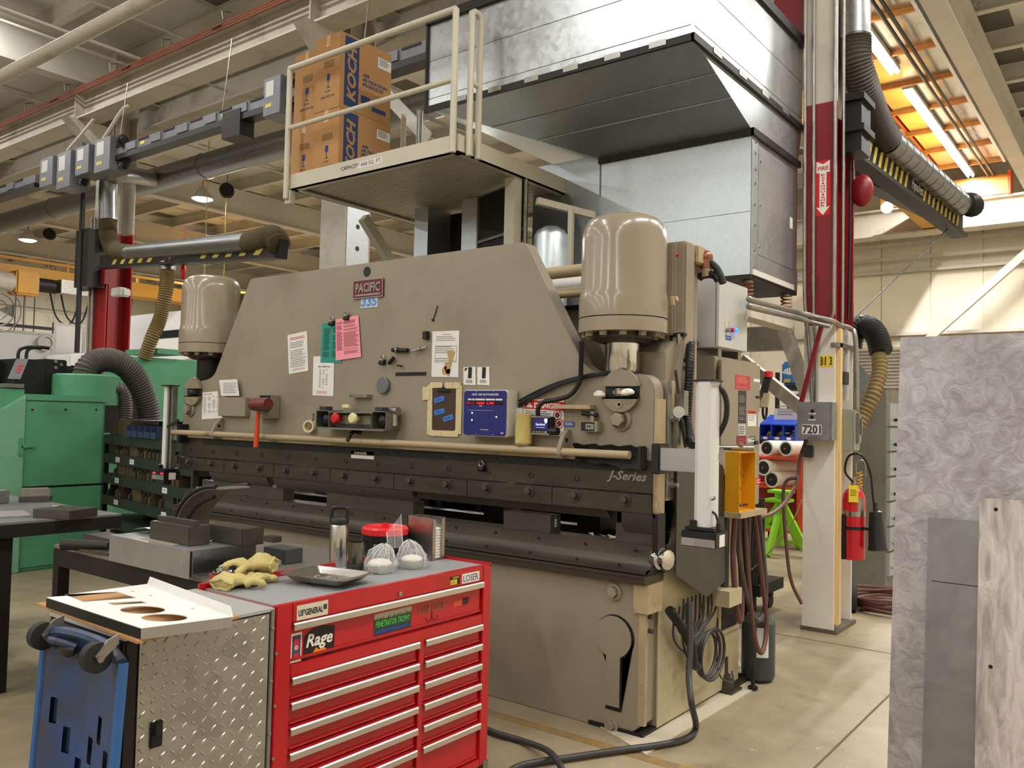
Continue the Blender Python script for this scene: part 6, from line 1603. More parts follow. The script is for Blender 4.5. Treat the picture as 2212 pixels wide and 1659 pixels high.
def clip(px, py, label):
 c = P(px, py, Y=-.012)
 r = thing('bulldog_clip', label, 'clip', c, group='bulldog clips on the press front')
 part('clip_jaw', MB().px([(c.y, c.z - .022), (c.y - .02, c.z - .012), (c.y - .004, c.z + .012), (c.y + .009, c.z + .012), (c.y + .009, c.z - .022)], c.x - .022, c.x + .022), blacksteel, r)
 part('clip_handle', MB().tube([c + Vector((.018 * math.cos(a), -.004, .022 + .016 * math.sin(a))) for a in [2 * PI * i / 14 for i in range(14)]], .004, 6, closed=True), steel, r)
 return r
clip(717, 697, 'bulldog clip holding the teal form'); clip(749, 685, 'bulldog clip holding the pink form'); clip(826, 781, 'lone bulldog clip below the black tool magnets'); clip(1040, 1010, 'bright clip on the dark ram face under the control panel')
c = P(831, 833, Y=0)
solid('round_magnet', MB().lathe([(0, 0), (.052, 0), (.054, .004), (.054, .022), (.05, .026), (0, .026)], (c.x, 0, c.z), (0, -1, 0), 28), M('magnet_grey', (112, 116, 118), .4, .4, .08, 9), 'round grey magnet disc above the push button station', 'magnet')
def item(name, pts, r, m, label, cat):
 return solid(name, MB().tube([P(*q[:2], Y=-.02 - (q[2] if len(q) > 2 else 0)) for q in pts], r, 10), m, label, cat)
c0, c1 = P(848, 756, Y=-.02), P(881, 757, Y=-.02)
r = thing('black_punch_tool', 'black cylindrical hand tool stuck to the press front, larger of two side by side', 'tool', c0.lerp(c1, .5))
part('tool_barrel', MB().tube([c0, c1], .014, 12), black, r); part('tool_ring', MB().tube([c0.lerp(c1, .28), c0.lerp(c1, .36)], .02, 12), steel, r)
c0, c1 = P(890, 759, Y=-.02), P(922, 750, Y=-.02)
r = thing('silver_scriber', 'thin silver scriber stuck to the press front right of the black tool', 'tool', c0.lerp(c1, .5))
part('scriber_barrel', MB().tube([c0, c1], .006, 8), steel, r); part('scriber_collar', MB().tube([c0.lerp(c1, .4), c0.lerp(c1, .6)], .012, 10), zinc, r)
a, b = P(914, 716, Y=-.02), P(924, 733, Y=-.02)
solid('black_magnet_block', MB().box(a.x, b.x, -.03, 0, b.z, a.z), black, 'upright black magnet block left of the stained sheet', 'magnet', bevel=.004)
item('black_magnet_bar', ((840, 785), (850, 773)), .013, blacksteel, 'tilted black magnet bar beside the lone clip', 'magnet')
item('hex_key', ((858, 789), (868, 791)), .006, blacksteel, 'tiny dark hex key above the slotted plate', 'tool')
solid('hanging_wire', MB().tube([P(945, 660, Y=-.004), P(941, 675, Y=-.004), P(936, 690, Y=-.004)], .003, 6).sphere(P(935, 691, Y=-.006), .009, 8), black, 'short dark wire hanging on the upper press front', 'wire')
def sidebox(px0, px1, py0, py1, pr_, label, front_px):
 x1b = P(pr_, (py0 + py1) / 2, Y=0).x
 d = P(px1, (py0 + py1) / 2, X=x1b).y
 a, b = P(px0, py0, Y=d), P(px1, py1, Y=d)
 return a.x, x1b, d, b.z, a.z
x0, x1, d, z0, z1 = sidebox(472, 530, 857, 900, 541, '', 0)
r = thing('paper_pocket', 'tan sheet metal pocket box nearest the left ball joint of the press', 'box', ((x0 + x1) / 2, d / 2, z0))
part('pocket_body', MB().box(x0, x1, d, -.001, z0, z1 - .004), tan, r, bevel=.003)
x0, x1, d2, z0, z1 = sidebox(543, 580, 853, 904, 605, '', 0)
r = thing('limit_box', 'tan box with a dark recess where the red mallet hangs', 'box', ((x0 + x1) / 2, d2 / 2, z0))
part('box_body', MB().box(x0, x1, d2, -.001, z0, z1), tan, r, bevel=.003)
a, b = P(562, 854, Y=d2), P(578, 868, Y=d2)
part('dark_recess', MB().box(a.x, b.x + .03, d2 - .003, d2, b.z, a.z), black, r)
m0, m1 = P(546, 874, Y=d2 - .05), P(580, 873, Y=d2 - .05)
ml = thing('mallet', 'red handled mallet hanging in a wire holder on the left of the press', 'mallet', P(555, 968, Y=d2 - .05))
part('mallet_head', MB().tube([m0, m0.lerp(m1, .15), m0.lerp(m1, .85), m1], .045, 18, radii=[.042, .047, .047, .042]), M('mallet_maroon', (104, 42, 34), .45, 0, .15, 9), ml)
h0, h1 = P(558, 880, Y=d2 - .05), P(553, 966, Y=d2 - .05)
part('mallet_handle', MB().tube([h0, h0.lerp(h1, .5), h1.lerp(h0, .05), h1], .015, 10, radii=[.012, .016, .019, .019]), orange, ml)
part('wire_holder', MB().tube(smoothpath([P(578, 888, Y=d2), P(580, 885, Y=d2 - .1), P(560, 884, Y=d2 - .11), P(543, 882, Y=d2 - .1), P(540, 879, Y=d2 - .08)], 5), .005, 6), blacksteel, ml)
c = P(669, 921, Y=-.03)
solid('tape_roll', MB().lathe([(.030, -.02), (.044, -.02), (.044, .02), (.030, .02), (.030, -.02)], c, (.35, -1, 0), 26), masking, 'roll of masking tape hanging left of the push button station', 'tape')
part('hang_hook', MB().tube([P(677, 893, Y=0), P(677, 905, Y=-.03), P(672, 916, Y=-.03)], .003, 6), blacksteel, bpy.data.objects['tape_roll'])
d = -.13
a, b = P(683, 882, Y=d), P(833, 928, Y=d)
st = thing('push_button_station', 'grey two hand push button station with red and cream buttons on the press', 'control station', ((a.x + b.x) / 2, d, b.z))
zt_, zb_ = P(700, 886, Y=d).z, P(700, 924, Y=d).z
hw = P(711, 900, Y=d).x - a.x
part('station_box', MB().box(a.x + hw, b.x - hw, d + .05, -.001, zb_ + .005, zt_ - .01), dmgrey, st, bevel=.004)
part('lower_tray', MB().box(a.x + .02, b.x - .02, d, -.001, zb_ - .008, zb_ + .004), zinc, st)
part('upper_lip', MB().box(a.x + hw * .9, b.x - hw * .9, d, d + .05, zt_ - .016, zt_ - .008), zinc, st)
plate = part('button_plate', MB().box(a.x + hw * 1.4, b.x - hw * 1.4, d + .046, d + .05, zb_ + .03, zt_ - .03), M('plate_khaki', (128, 122, 96), .5, 0, .1, 9), st)
for x0 in (a.x, b.x - hw):
 f = Fr((x0, d, zb_), XA, ZA); h = zt_ - zb_
 mb = MB(); t = .006
 f.box(mb, 0, hw, 0, t, -.12, 0); f.box(mb, 0, hw, h - t, h, -.12, 0); f.box(mb, 0, t, t, h - t, -.12, 0); f.box(mb, hw - t, hw, t, h - t, -.12, 0)
 hd_ = part('button_hood', mb, zinc, st, bevel=.002)
 mb = MB(); f.box(mb, t, hw - t, t, h - t, -.12, -.09); part('hood_back', mb, black, hd_)
 part('palm_button', MB().lathe([(.02, -.09), (.02, -.05), (.036, -.045), (.034, -.03), (.018, -.018), (0, -.015)], f.pt(hw / 2, h * .5, 0), (0, -1, 0), 18), black, st)
 mb = MB(); f.box(mb, hw * .2, hw * .75, h, h + .025, -.06, 0); part('hood_hinge', mb, dmgrey, hd_, bevel=.004)
for px, m, nm in ((736, red, 'red mushroom button'), (774, creamcap, 'cream mushroom button')):
 c = P(px, 904, Y=d + .046)
 part('mushroom_button', MB().lathe([(.018, 0), (.018, .035), (.036, .037), (.036, .05), (.028, .062), (0, .066)], c, (0, -1, 0), 20), m, st, label=nm)
c = P(853, 892, Y=-.06)
rt = thing('socket_ratchet', 'chrome socket ratchet hanging at the right of the push button station', 'ratchet', P(852, 920, Y=-.06))
part('ratchet_head', MB().tube([P(838, 887, Y=-.06), P(848, 887, Y=-.06), P(860, 888, Y=-.06)], .02, 12, radii=[.012, .026, .026]), zinc, rt)
part('socket_shank', MB().tube([P(853, 892, Y=-.06), P(853, 920, Y=-.06)], .021, 14), steel, rt)
part('magnet_base', MB().tube([P(852, 905, Y=-.04), P(852, 905, Y=-.001)], .03, 14), blacksteel, rt)
c = P(750, 879, Y=-.06); solid('tape_stub', MB().tube([c + Vector((-.035, 0, .0)), c + Vector((.03, 0, .0))], .016, 12), masking, 'small stub of tape on top of the push button station', 'tape')
o, f, w, h = quadsheet('clipboard', ((934, 838), (985, 836), (983, 929), (933, 928)), -.008, walnut, 'dark brown clipboard taped to the press front with blue tape strips', 'clipboard')
mb = MB(); f.poly(mb, [(w * .2, h * .9), (w * .3, h * .97), (w * .42, h * .985), (w * .5, h * 1.03), (w * .58, h * .985), (w * .72, h * .97), (w * .8, h * .9)], .001, .012); part('spring_clip', mb, black, o, bevel=.002)
for (a_, b_, rot) in ((.3, .72, .22), (.32, .43, .2), (.7, .28, .25)):
 g = f.sub(w * a_, h * b_, rot); mb = MB(); g.box(mb, -w * .22, w * .22, -h * .06, h * .06, .001, .002); bt = part('blue_tape', mb, bluetape, o)
 lines(g, -w * .16, w * .16, -h * .03, h * .03, 2, ink, bt, c=.0021)
for k, (q0, q1) in enumerate((((925, 831), (935, 940)), ((984, 833), (996, 938)), ((930, 929), (990, 944)), ((930, 826), (956, 840)), ((962, 826), (996, 839)), ((914, 836), (928, 864)))):
 a, b = P(*q0, Y=-.004), P(*q1, Y=-.004)
 part('masking_tape', MB().box(a.x, b.x, -.006 - .0006 * k, -.004 - .0006 * k, b.z, a.z), masking, o)
x1b = P(1119, 892, Y=0).x; dC = P(1096, 892, X=x1b).y
a, b = P(1002, 842, Y=dC), P(1096, 944, Y=dC)
x0, z0, z1 = a.x, P(1050, 943, Y=dC).z, P(1050, 842, Y=dC).z
cn = thing('gauge_controller', 'white box with a dark blue keypad front panel and red digits on the press', 'controller', ((x0 + x1b) / 2, dC / 2, z0))
part('controller_body', MB().box(x0, x1b, dC, -.001, z0, z1), white, cn, bevel=.008)
f = Fr((x0 + .005, dC, z0 + .005), XA, ZA); w, h = x1b - x0 - .01, z1 - z0 - .01
mb = MB(); f.poly(mb, [(.012, 0), (w - .012, 0), (w, .012), (w, h - .012), (w - .012, h), (.012, h), (0, h - .012), (0, .012)], .0005, .002); pn = part('front_panel', mb, panelblue, cn)
text('CNC 150 AUTOGAUGE', f, w * .5, h * .915, w * .62, h * .042, inkwhite, pn, c=.002, bold=.02)
mb = MB(); f.box(mb, w * .08, w * .93, h * .68, h * .76, .002, .003); part('digit_window', mb, M('window_dark', (34, 10, 16), .2), pn)
text('2 1 1  10500  5.785', f, w * .4, h * .72, w * .62, h * .042, led_red, pn, c=.003, name='red_digits')
for (u0, u1) in ((.1, .18), (.2, .255), (.275, .5), (.52, .73), (.75, .9)):
 mb = MB(); f.box(mb, w * u0, w * u1, h * .785, h * .82, .002, .003); tb = part('window_label', mb, inkwhite, pn)
mb = MB(); f.box(mb, w * .37, w * .44, h * .655, h * .67, .002, .003); part('window_label', mb, inkwhite, pn)
keyline = M('key_outline', (120, 124, 176), .6)
def keys(u0, v0, nu, nv, du, dv, s=.8, m=keyline):
 for i in range(nu):
  for j in range(nv):
   g = Fr(f.pt(w * (u0 + du * i), h * (v0 + dv * j), .002), f.u, f.v)
   rimof(g, w * du * s, h * dv * s, .0012, 0, .0008, m, pn, 'key_outline')
keys(.22, .24, 1, 4, .06, .07); keys(.3, .24, 3, 4, .06, .07); keys(.5, .24, 1, 4, .06, .07); keys(.64, .24, 1, 4, .07, .07); keys(.74, .24, 1, 4, .06, .07)
g = Fr(f.pt(w * .07, h * .53, .002), f.u, f.v); rimof(g, w * .82, h * .10, .0012, 0, .0008, keyline, pn, 'key_outline')
lines(f, w * .1, w * .86, h * .54, h * .58, 1, keyline, pn, c=.002)
keys(.22, .24, 1, 1, .06, .07, .8, inkred); keys(.64, .24, 1, 1, .07, .07, .8, inkred)
for (u_, v_, m) in ((.205, .50, led_green), (.205, .34, led_green), (.775, .42, led_amber)):
 part('indicator_light', MB().lathe([(0, .003), (.005, .002), (.005, 0)], f.pt(w * u_, h * v_, .002), f.n, 10), m, pn)
text('AUTOMEC', f, w * .5, h * .13, w * .2, h * .026, inkwhite, pn, c=.002); rimof(Fr(f.pt(w * .37, h * .085, .002), f.u, f.v), w * .27, h * .04, .0012, 0, .0008, keyline, pn, 'badge_outline')
mb = MB(); f.box(mb, w * .88, w * .94, h * .055, h * .085, .002, .003); part('flag_mark', mb, pink, pn)
for (u_, v_) in ((.3, .98), (.7, .98), (.3, .025), (.7, .025)): part('panel_screw', MB().lathe([(0, .003), (.004, .002), (.004, 0)], f.pt(w * u_, h * v_, .002), f.n, 8), zinc, pn)
a, b = P(1118, 880, Y=-.01), P(1129, 910, Y=-.01)
part('side_tab', MB().box(x1b, b.x, -.02, -.002, b.z, a.z), white, cn, bevel=.003)
part('tab_latch', MB().lathe([(0, .008), (.007, .006), (.007, 0)], ((x1b + b.x) / 2 + .005, -.02, (a.z + b.z) / 2), (0, -1, 0), 10), black, cn)
o, f, w, h = quadsheet('danger_sign', ((1130, 863), (1218, 861), (1218, 943), (1130, 936)), -.0035, paper, 'red and white DANGER sign right of the blue control panel', 'sign')
mb = MB(); f.box(mb, .003, w - .003, h * .73, h * .985, .0008, .0014); rb = part('red_band', mb, inkred, o)
text('DANGER', f, w * .58, h * .85, w * .66, h * .16, inkwhite, rb, c=.0014, bold=.03)
mb = MB(); f.poly(mb, [(w * .05, h * .78), (w * .21, h * .78), (w * .13, h * .94)], .0014, .002); part('warning_triangle', mb, inkwhite, rb)
text('!', f, w * .13, h * .845, w * .015, h * .09, inkred, rb, c=.002)
lines(f, w * .03, w * .7, h * .3, h * .70, 7, ink, o, c=.0009)
for (u_, v_) in ((.82, .6), (.88, .36)):
 q = f.pt(w * u_, h * v_, .001)
 part('prohibition_ring', MB().lathe([(.028, 0), (.028, .001), (.024, .001), (.024, 0), (.028, 0)], q, f.n, 22), inkred, o)
 g = Fr(q, f.u + f.v, f.v - f.u); mb = MB(); g.box(mb, -.026, .026, -.0025, .0025, 0, .001); part('prohibition_bar', mb, inkred, o)
 mb = MB(); g.box(mb, -.012, .012, -.014, .014, -.0004, .0003); part('hand_pictogram', mb, ink, o)
x1m = P(1198, 918, Y=-.02).x; dM = P(1186, 918, X=x1m).y
a, b = P(1148, 899, Y=dM), P(1186, 939, Y=dM)
mo = thing('laser_display', 'small black display unit showing a purple start screen on the danger sign', 'display', ((a.x + x1m) / 2, dM / 2, b.z))
part('display_case', MB().box(a.x, x1m, dM, -.012, b.z, a.z), black, mo, bevel=.006)
part('case_edge', MB().box(a.x - .001, b.x + .002, dM - .003, dM + .012, a.z - .006, a.z + .001).box(a.x - .001, b.x + .002, dM - .003, dM + .012, b.z - .001, b.z + .006), steel, mo, kind='stuff')
f = Fr((a.x, dM, b.z), XA, ZA); w, h = b.x - a.x, a.z - b.z
mb = MB(); f.box(mb, w * .12, w * .92, h * .26, h * .9, .0002, .002); sc_ = part('screen', mb, screen, mo)
text('Sentinel', f, w * .52, h * .56, w * .5, h * .13, screentext, sc_, c=.002); lines(f, w * .3, w * .75, h * .36, h * .4, 1, screentext, sc_, c=.002, ragged=0)
mb = MB(); f.poly(mb, [(w * .74, h * .88), (w * .9, h * .88), (w * .9, h * .68), (w * .82, h * .60), (w * .74, h * .74)], .002, .003); part('screen_badge', mb, screentext, sc_)
for i in range(5): mb = MB(); f.box(mb, w * (.12 + .165 * i), w * (.22 + .165 * i), h * .09, h * .18, .0002, .004); part('menu_key', mb, (zinc if i < 4 else whitegrey), mo)
part('mount_knob', MB().tube([(x1m, -.06, (a.z + b.z) / 2 - .03), (x1m + .05, -.06, (a.z + b.z) / 2 - .03)], .022, 10), black, mo)
a, b = P(1220, 911, Y=0), P(1241, 922, Y=0)
o = solid('blue_data_plate', MB().box(a.x, b.x, -.003, 0, b.z, a.z), inkblue, 'small dark blue plate right of the danger sign', 'plate')
lines(Fr((a.x, -.003, b.z), XA, ZA), .004, b.x - a.x - .004, .006, a.z - b.z - .004, 3, inkwhite, o)
x1g = P(1301, 920, Y=0).x; dG = -.05
a, b = P(1254, 909, Y=dG), P(1290, 933, Y=dG)
g_ = thing('speed_switch_box', 'small tan box with a black engraved legend plate below the right ball joint', 'control box', (a.x, dG, b.z))
part('box_body', MB().box(a.x, x1g, dG, -.001, b.z, a.z), tan, g_, bevel=.002)
f = Fr((a.x, dG, b.z), XA, ZA); w, h = x1g - a.x - .01, a.z - b.z
mb = MB(); f.box(mb, w * .05, w * .92, h * .08, h * .9, 0, .002); pl_ = part('legend_plate', mb, black, g_)
lines(f, w * .35, w * .5, h * .2, h * .75, 4, inkwhite, pl_, c=.002, ragged=.1); lines(f, w * .65, w * .9, h * .2, h * .75, 4, inkwhite, pl_, c=.002, ragged=.1)
for v_ in (.3, .65): part('arrow_mark', (lambda m_: (f.poly(m_, [(w * .57, h * (v_ - .12)), (w * .61, h * v_), (w * .57, h * (v_ + .12)), (w * .53, h * v_)], .002, .003), m_)[1])(MB()), inkwhite, pl_)
part('hook', MB().box(x1g - .05, x1g - .03, -.04, 0, a.z, a.z + .05), tan, g_)
part('dark_lever', MB().tube([P(1258, 893, Y=-.03), P(1290, 897, Y=-.03)], .012, 10), blacksteel, g_)
a, b = P(1197, 874, Y=-.05), P(1276, 884, Y=-.05)
solid('tan_ledge_bar', MB().box(a.x, b.x, -.06, -.0, b.z, a.z), tan_worn, 'flat tan bar bracket overlapping the DANGER sign', 'bracket', bevel=.002)
a, b = P(1116, 921, Y=-.06), P(1147, 962, Y=-.06)
cx = (a.x + b.x) / 2
solid('foam_wrap', MB().lathe([(.04, 0), (.048, .01), (.05, .08), (.046, .15), (.05, .17), (.03, .175), (0, .17)], (cx, -.06, b.z), seg=18), spongey, 'yellowed foam pad wedged behind the guard rail under the display', 'pad')
q = [P(1243, 958, Y=-.012), P(1396, 964, Y=-.012), P(1394, 1016, Y=-.012), P(1250, 992, Y=-.012)]
mb = MB(); n = 12
top = [q[0].lerp(q[1], i / n) + Vector((0, -.03 - .012 * (i % 2), .006 * math.sin(i * 2.1))) for i in range(n + 1)]
bot = [q[3].lerp(q[2], i / n) + Vector((0, -.035 - .01 * (i % 2), .006 * math.sin(i * 1.3))) for i in range(n + 1)]
mid = [t.lerp(b_, .5) + Vector((0, .03, 0)) for t, b_ in zip(top, bot)]
vs = top + mid + bot; m_ = n + 1
fs = []
for r_ in range(2):
 for i in range(n): fs.append((r_ * m_ + i, r_ * m_ + i + 1, (r_ + 1) * m_ + i + 1, (r_ + 1) * m_ + i))
mb.add(vs, fs); k = len(mb.v)
mb.add([v + Vector((0, -.004, 0)) for v in vs], [tuple(reversed(x)) for x in fs])
rt_ = solid('rubber_trough', mb, grime, 'greasy black rubber trough behind the right end of the guard rail', 'rubber guard', smooth=60)
part('trough_end', MB().box(q[1].x - .025, q[1].x + .002, -.06, -.001, q[2].z, q[1].z), rubber, rt_, bevel=.006)
def cable(pts, r, m, label, rib=False):
 if rib: return solid('cable', ribbed(pts, r, .016, .06, 10), m, label, 'cable')
 return solid('cable', MB().tube(smoothpath(pts, 8), r, 8), m, label, 'cable')
cable([P(1256, 738, Y=-.1), P(1255, 790, Y=-.06), P(1252, 825, Y=-.04), P(1232, 853, Y=-.04), P(1200, 864, Y=-.05), P(1175, 868, Y=-.06), P(1163, 880, Y=-.07), P(1162, 899, Y=-.06)], .013, black, 'black ribbed conduit from the right cylinder down to the display', True)
for k, (dy, lab) in enumerate(((0, 'upper of three black cables sagging from the blue control panel to the right ball joint'), (7, 'middle of three black cables sagging from the blue control panel to the right ball joint'), (13, 'lowest of three black cables sagging from the blue control panel to the right ball joint'))):
 cable([P(1121, 866 + dy, Y=-.02), P(1160, 845 + dy * .8, Y=-.02), P(1210, 825 + dy * .5, Y=-.02), P(1260, 812 + dy * .4, Y=-.02), P(1300, 805 + dy * .3, Y=-.015), P(1330, 803 + dy * .3, Y=.02), P(1372, 806 + dy * .3, Y=.05), P(1410, 818 + dy * .3, Y=.11)], .007, black, lab)
cable([P(1491, 745, Y=.35), P(1490, 790, Y=.3), P(1487, 850, Y=.3), P(1484, 905, Y=.3), P(1490, 945, Y=.25), P(1497, 962, Y=.2)], .024, black, 'black ribbed conduit hanging under the light grey enclosure', True)
cable([P(1500, 742, Y=.9), P(1494, 738, Y=.6), P(1490, 748, Y=.36)], .026, rubber, 'short rubber elbow at the bottom corner of the light grey enclosure')
def laser(xa, xb, xp, Y, zarm, ztop, zbot, label, sgn, red_on):
 r = thing('laser_guard_pillar', label, 'laser guard', (xp, Y, zbot - .09))
 part('arm', MB().box(min(xa, xb), max(xa, xb), Y - .02, Y + .03, zarm - .055, zarm + .055), millsheet, r, bevel=.003)
 part('arm_mount', MB().box(xa - .022, xa + .022, Y - .03, .03, zarm - .075, zarm + .075), black, r, bevel=.004)
 prof = [(-.045, .02), (-.045, -.055), (-.02, -.075), (.035, -.075), (.045, -.06), (.045, .02)] if sgn > 0 else [(-.06, .0), (-.06, -.05), (-.012, -.05), (-.012, 0)]
 part('pillar', MB().pz([(xp + u_, Y + v_) for u_, v_ in prof], zbot, ztop), M('pillar_white%d' % (sgn + 1), (212, 212, 210), .35, 0, .03, 4), r, bevel=.002)
 if sgn < 0:
  part('slide_channel', MB().box(xp - .012, xp + .06, Y - .04, Y + .0, zbot, ztop), zinc, r)
  part('channel_slot', MB().box(xp + .012, xp + .03, Y - .043, Y - .04, zbot, ztop), black, r)
 part('top_cap', MB().box(xp - .062, xp + .06, Y - .078, Y + .02, ztop, ztop + .008), black, r)
 part('clamp_plate', MB().box(xp - .075, xp + .075, Y - .09, Y + .03, zbot - .014, zbot), black, r)
 hx0, hx1 = xp - .085, xp + .09
 hd_ = part('laser_head', MB().box(hx0, hx1, Y - .11, Y + .03, zbot - .09, zbot - .018), black, r, bevel=.004)
 part('lens_strip', MB().box(hx0 + .004, hx1 - .004, Y - .112, Y - .11, zbot - .086, zbot - .05), millsheet, hd_)
 part('head_label', MB().box(hx1, hx1 + .001, Y - .07, Y - .01, zbot - .085, zbot - .03), paper, hd_)
 part('head_clamp', MB().box(xp - .05, xp - .02, Y - .09, Y - .06, zbot, zbot + .03), black, r)
 if red_on:
  for x in (hx0 + .03, hx1 - .03): part('red_beam_light', MB().box(x - .02, x + .02, Y - .1125, Y - .11, zbot - .042, zbot - .03), led_red, hd_)
 return r
xp = P(1521, 980, Y=-.1).x
lr = laser(P(1421, 992, Y=-.05).x, xp - .04, xp, -.05, P(1450, 993, Y=-.07).z, P(1521, 824, Y=-.1).z, P(1521, 1138, Y=-.1).z, 'white laser guard pillar at the right end of the press', 1, False)
q0 = P(1540, 835, Y=-.04)
part('pillar_conduit', ribbed([P(1536, 833, Y=-.03), P(1556, 838, Y=-.03), P(1569, 865, Y=-.02), P(1568, 905, Y=-.02), P(1552, 940, Y=-.02), P(1538, 958, Y=-.02)], .013, .016, .06, 10), black, lr)
part('head_lead', MB().tube(smoothpath([P(1538, 1105, Y=-.1), P(1546, 1112, Y=-.1), P(1551, 1130, Y=-.1), P(1552, 1146, Y=-.1)], 6), .006, 8), black, lr)
part('lead_plug', MB().cyl(P(1552, 1130, Y=-.1), P(1552, 1146, Y=-.1), .011, seg=10), black, lr)
part('thumb_screw', MB().cyl(P(1537, 1078, Y=-.12), P(1544, 1075, Y=-.12), .009, seg=10), steel, lr)
part('round_boss', MB().lathe([(.04, 0), (.04, .06), (0, .062)], P(1534, 985, Y=.0), (1, 0, 0), 18), zinc, lr)
xp = P(360, 925, Y=-.1).x
ll = laser(P(392, 936, Y=-.05).x, xp + .03, xp, -.05, P(375, 936, Y=-.07).z, P(360, 834, Y=-.1).z, P(360, 1012, Y=-.1).z, 'white and grey laser guard pillar with red lights at the left end of the press', -1, True)
part('clamp_lever', MB().beam(P(362, 922, Y=-.12), P(386, 908, Y=-.12), .014, .02), black, ll)
# ================================================================== TOOLBOX, LOCKER AND WHAT STANDS ON THEM
TX, TB = -.135, -.595
TY0, TY1 = -2.062, -.932
TT = .95
def tz(px, py): return P(px, py, X=TX).z
tb = thing('tool_chest', 'red rolling tool chest with aluminium drawer pulls and stickers', 'tool chest', ((TX + TB) / 2, (TY0 + TY1) / 2, 0))
zb_ = .10
part('cabinet_body', MB().box(TB, TX - .025, TY0, TY1, zb_, TT - .012), redbox, tb)
yl0, yl1 = P(627, 1480, X=TX).y, P(905, 1420, X=TX).y
yr0, yr1 = P(916, 1420, X=TX).y, P(1040, 1420, X=TX).y
zd0 = .748                                             # rail under the wide drawer
zbar = .885
part('left_stile', MB().box(TX - .025, TX, TY0, yl0, zb_, TT), redbox, tb, bevel=.003)
part('right_stile', MB().box(TX - .025, TX, yr1, TY1, zb_, TT), redbox, tb, bevel=.003)
part('centre_stile', MB().box(TX - .025, TX, yl1, yr0, zb_, zd0 - .04), redbox, tb, bevel=.002)
part('top_rail', MB().box(TX - .025, TX, yl0, yr1, zbar, TT), redbox, tb, bevel=.003)
part('middle_rail', MB().box(TX - .025, TX, yl0, yr1, zd0 - .045, zd0 - .005), redbox, tb, bevel=.002)
part('base_rail', MB().box(TX - .025, TX, yl0, yr1, zb_, .13), redbox, tb)
part('work_mat', MB().box(TB + .02, TX - .03, TY0 + .02, TY1 - .012, TT - .012, TT - .006), M('grey_top_mat', (150, 152, 154), .42, .15, .06, 3, dirt=(112, 112, 112), dirt_scale=3), tb)
part('rear_lip', MB().box(TB, TB + .018, TY0, TY1, TT - .012, TT + .012), redbox, tb, bevel=.002)
part('right_lip', MB().box(TB + .018, TX, TY1 - .012, TY1, TT - .012, TT + .006), redbox, tb, bevel=.002)
alu = M('drawer_pull_alu', (200, 194, 184), .32, .85, .06, 12, stretch=(8, .4, 8), rvar=.06)
def drawer(y0, y1, z0, z1, name='drawer', lab=None):
 d = part(name, MB().box(TX - .025, TX - .012, y0 + .002, y1 - .002, z0 + .004, z1 - .003), redbox, tb, bevel=.003, label=lab)
 hh = min(.026, (z1 - z0) * .4)
 hp = [(TX - .02, z1 - .002), (TX + .006, z1 - .002), (TX + .010, z1 - .006), (TX + .010, z1 - hh), (TX + .006, z1 - hh), (TX + .006, z1 - .008), (TX - .02, z1 - .006)]
 part('drawer_pull', MB().prism(hp, lambda u_, v_, a_: (u_, a_, v_), y0 + .003, y1 - .003), alu, d)
 part('pull_strip', MB().box(TX - .012, TX + .005, y0 + .004, y1 - .004, z1 - .005, z1 - .0005), redbox, d)
 mb = MB().box(TX - .012, TX - .007, y0 + .006, y1 - .006, z0 + .006, z0 + .016)
 part('lower_bead', mb, redbox, d, bevel=.002)
 return d
wd = drawer(yl0, yr1, zd0, zbar, lab='full width top drawer')
zs_ = [.7045 - .0834 * i for i in range(7)]
for i in range(6): drawer(yl0, yl1, zs_[i + 1], zs_[i])
drawer(yl0, yl1, .13, zs_[6])
for i in range(5): drawer(yr0, yr1, zs_[i + 1], zs_[i])
drawer(yr0, yr1, .13, zs_[5], lab='deep bottom drawer')
for y in (TY0 + .08, TY1 - .08):
 for x in (TX - .06, TB + .06):
  part('caster', MB().cyl((x, y - .016, .05), (x, y + .016, .05), .05, seg=18).box(x - .025, x + .025, y - .03, y + .03, .055, .1), rubber, tb)
part('corner_bumper', MB().box(TX - .03, TX + .003, TY1 - .03, TY1 + .003, .07, .115), zinc, tb)
c = P(863, 1283, X=TX); part('key_lock', MB().lathe([(.010, 0), (.010, .006), (.005, .007), (0, .004)], c, (1, 0, 0), 16), steel, tb)
FX = Fr((TX, 0, 0), YA, ZA)
def sticker(q0, q1, X, mat, par, name, flip=None):
 a, b = P(*q0, X=X), P(*q1, X=X)
 y0, y1 = min(a.y, b.y), max(a.y, b.y); z0, z1 = min(a.z, b.z), max(a.z, b.z)
 f = Fr((X, y0, z0), YA, ZA); w, h = y1 - y0, z1 - z0
 mb = MB(); f.box(mb, 0, w, 0, h, 0, .001); return part(name, mb, mat, par), f, w, h
def stick(y0, y1, z0, z1, X, mat, par, name):
 f = Fr((X, y0, z0), YA, ZA); w, h = y1 - y0, z1 - z0
 mb = MB(); f.box(mb, 0, w, 0, h, 0, .001); return part(name, mb, mat, par), f, w, h
a, b = P(641, 1327, X=TX), P(708, 1318, X=TX)
o, f, w, h = stick(a.y, b.y, a.z - .022, a.z + .028, TX, M('cream_badge', (206, 200, 180), .4), tb, 'badge_plate')
text('US*GENERAL', f, w * .44, h * .48, w * .78, h * .46, ink, o, c=.001, bold=.03)
mb = MB(); f.box(mb, w * .85, w * .96, h * .4, h * .75, .001, .0015); q_ = part('badge_corner', mb, ink, o)
a, b = P(998, 1250, X=TX), P(1035, 1246, X=TX)
o, f, w, h = stick(a.y, b.y, a.z - .022, a.z + .018, TX, paper, tb, 'white_sticker'); text('LOSER', f, w / 2, h / 2, w * .86, h * .7, ink, o, c=.001)
a, b = P(972, 1256, X=TX), P(993, 1252, X=TX)
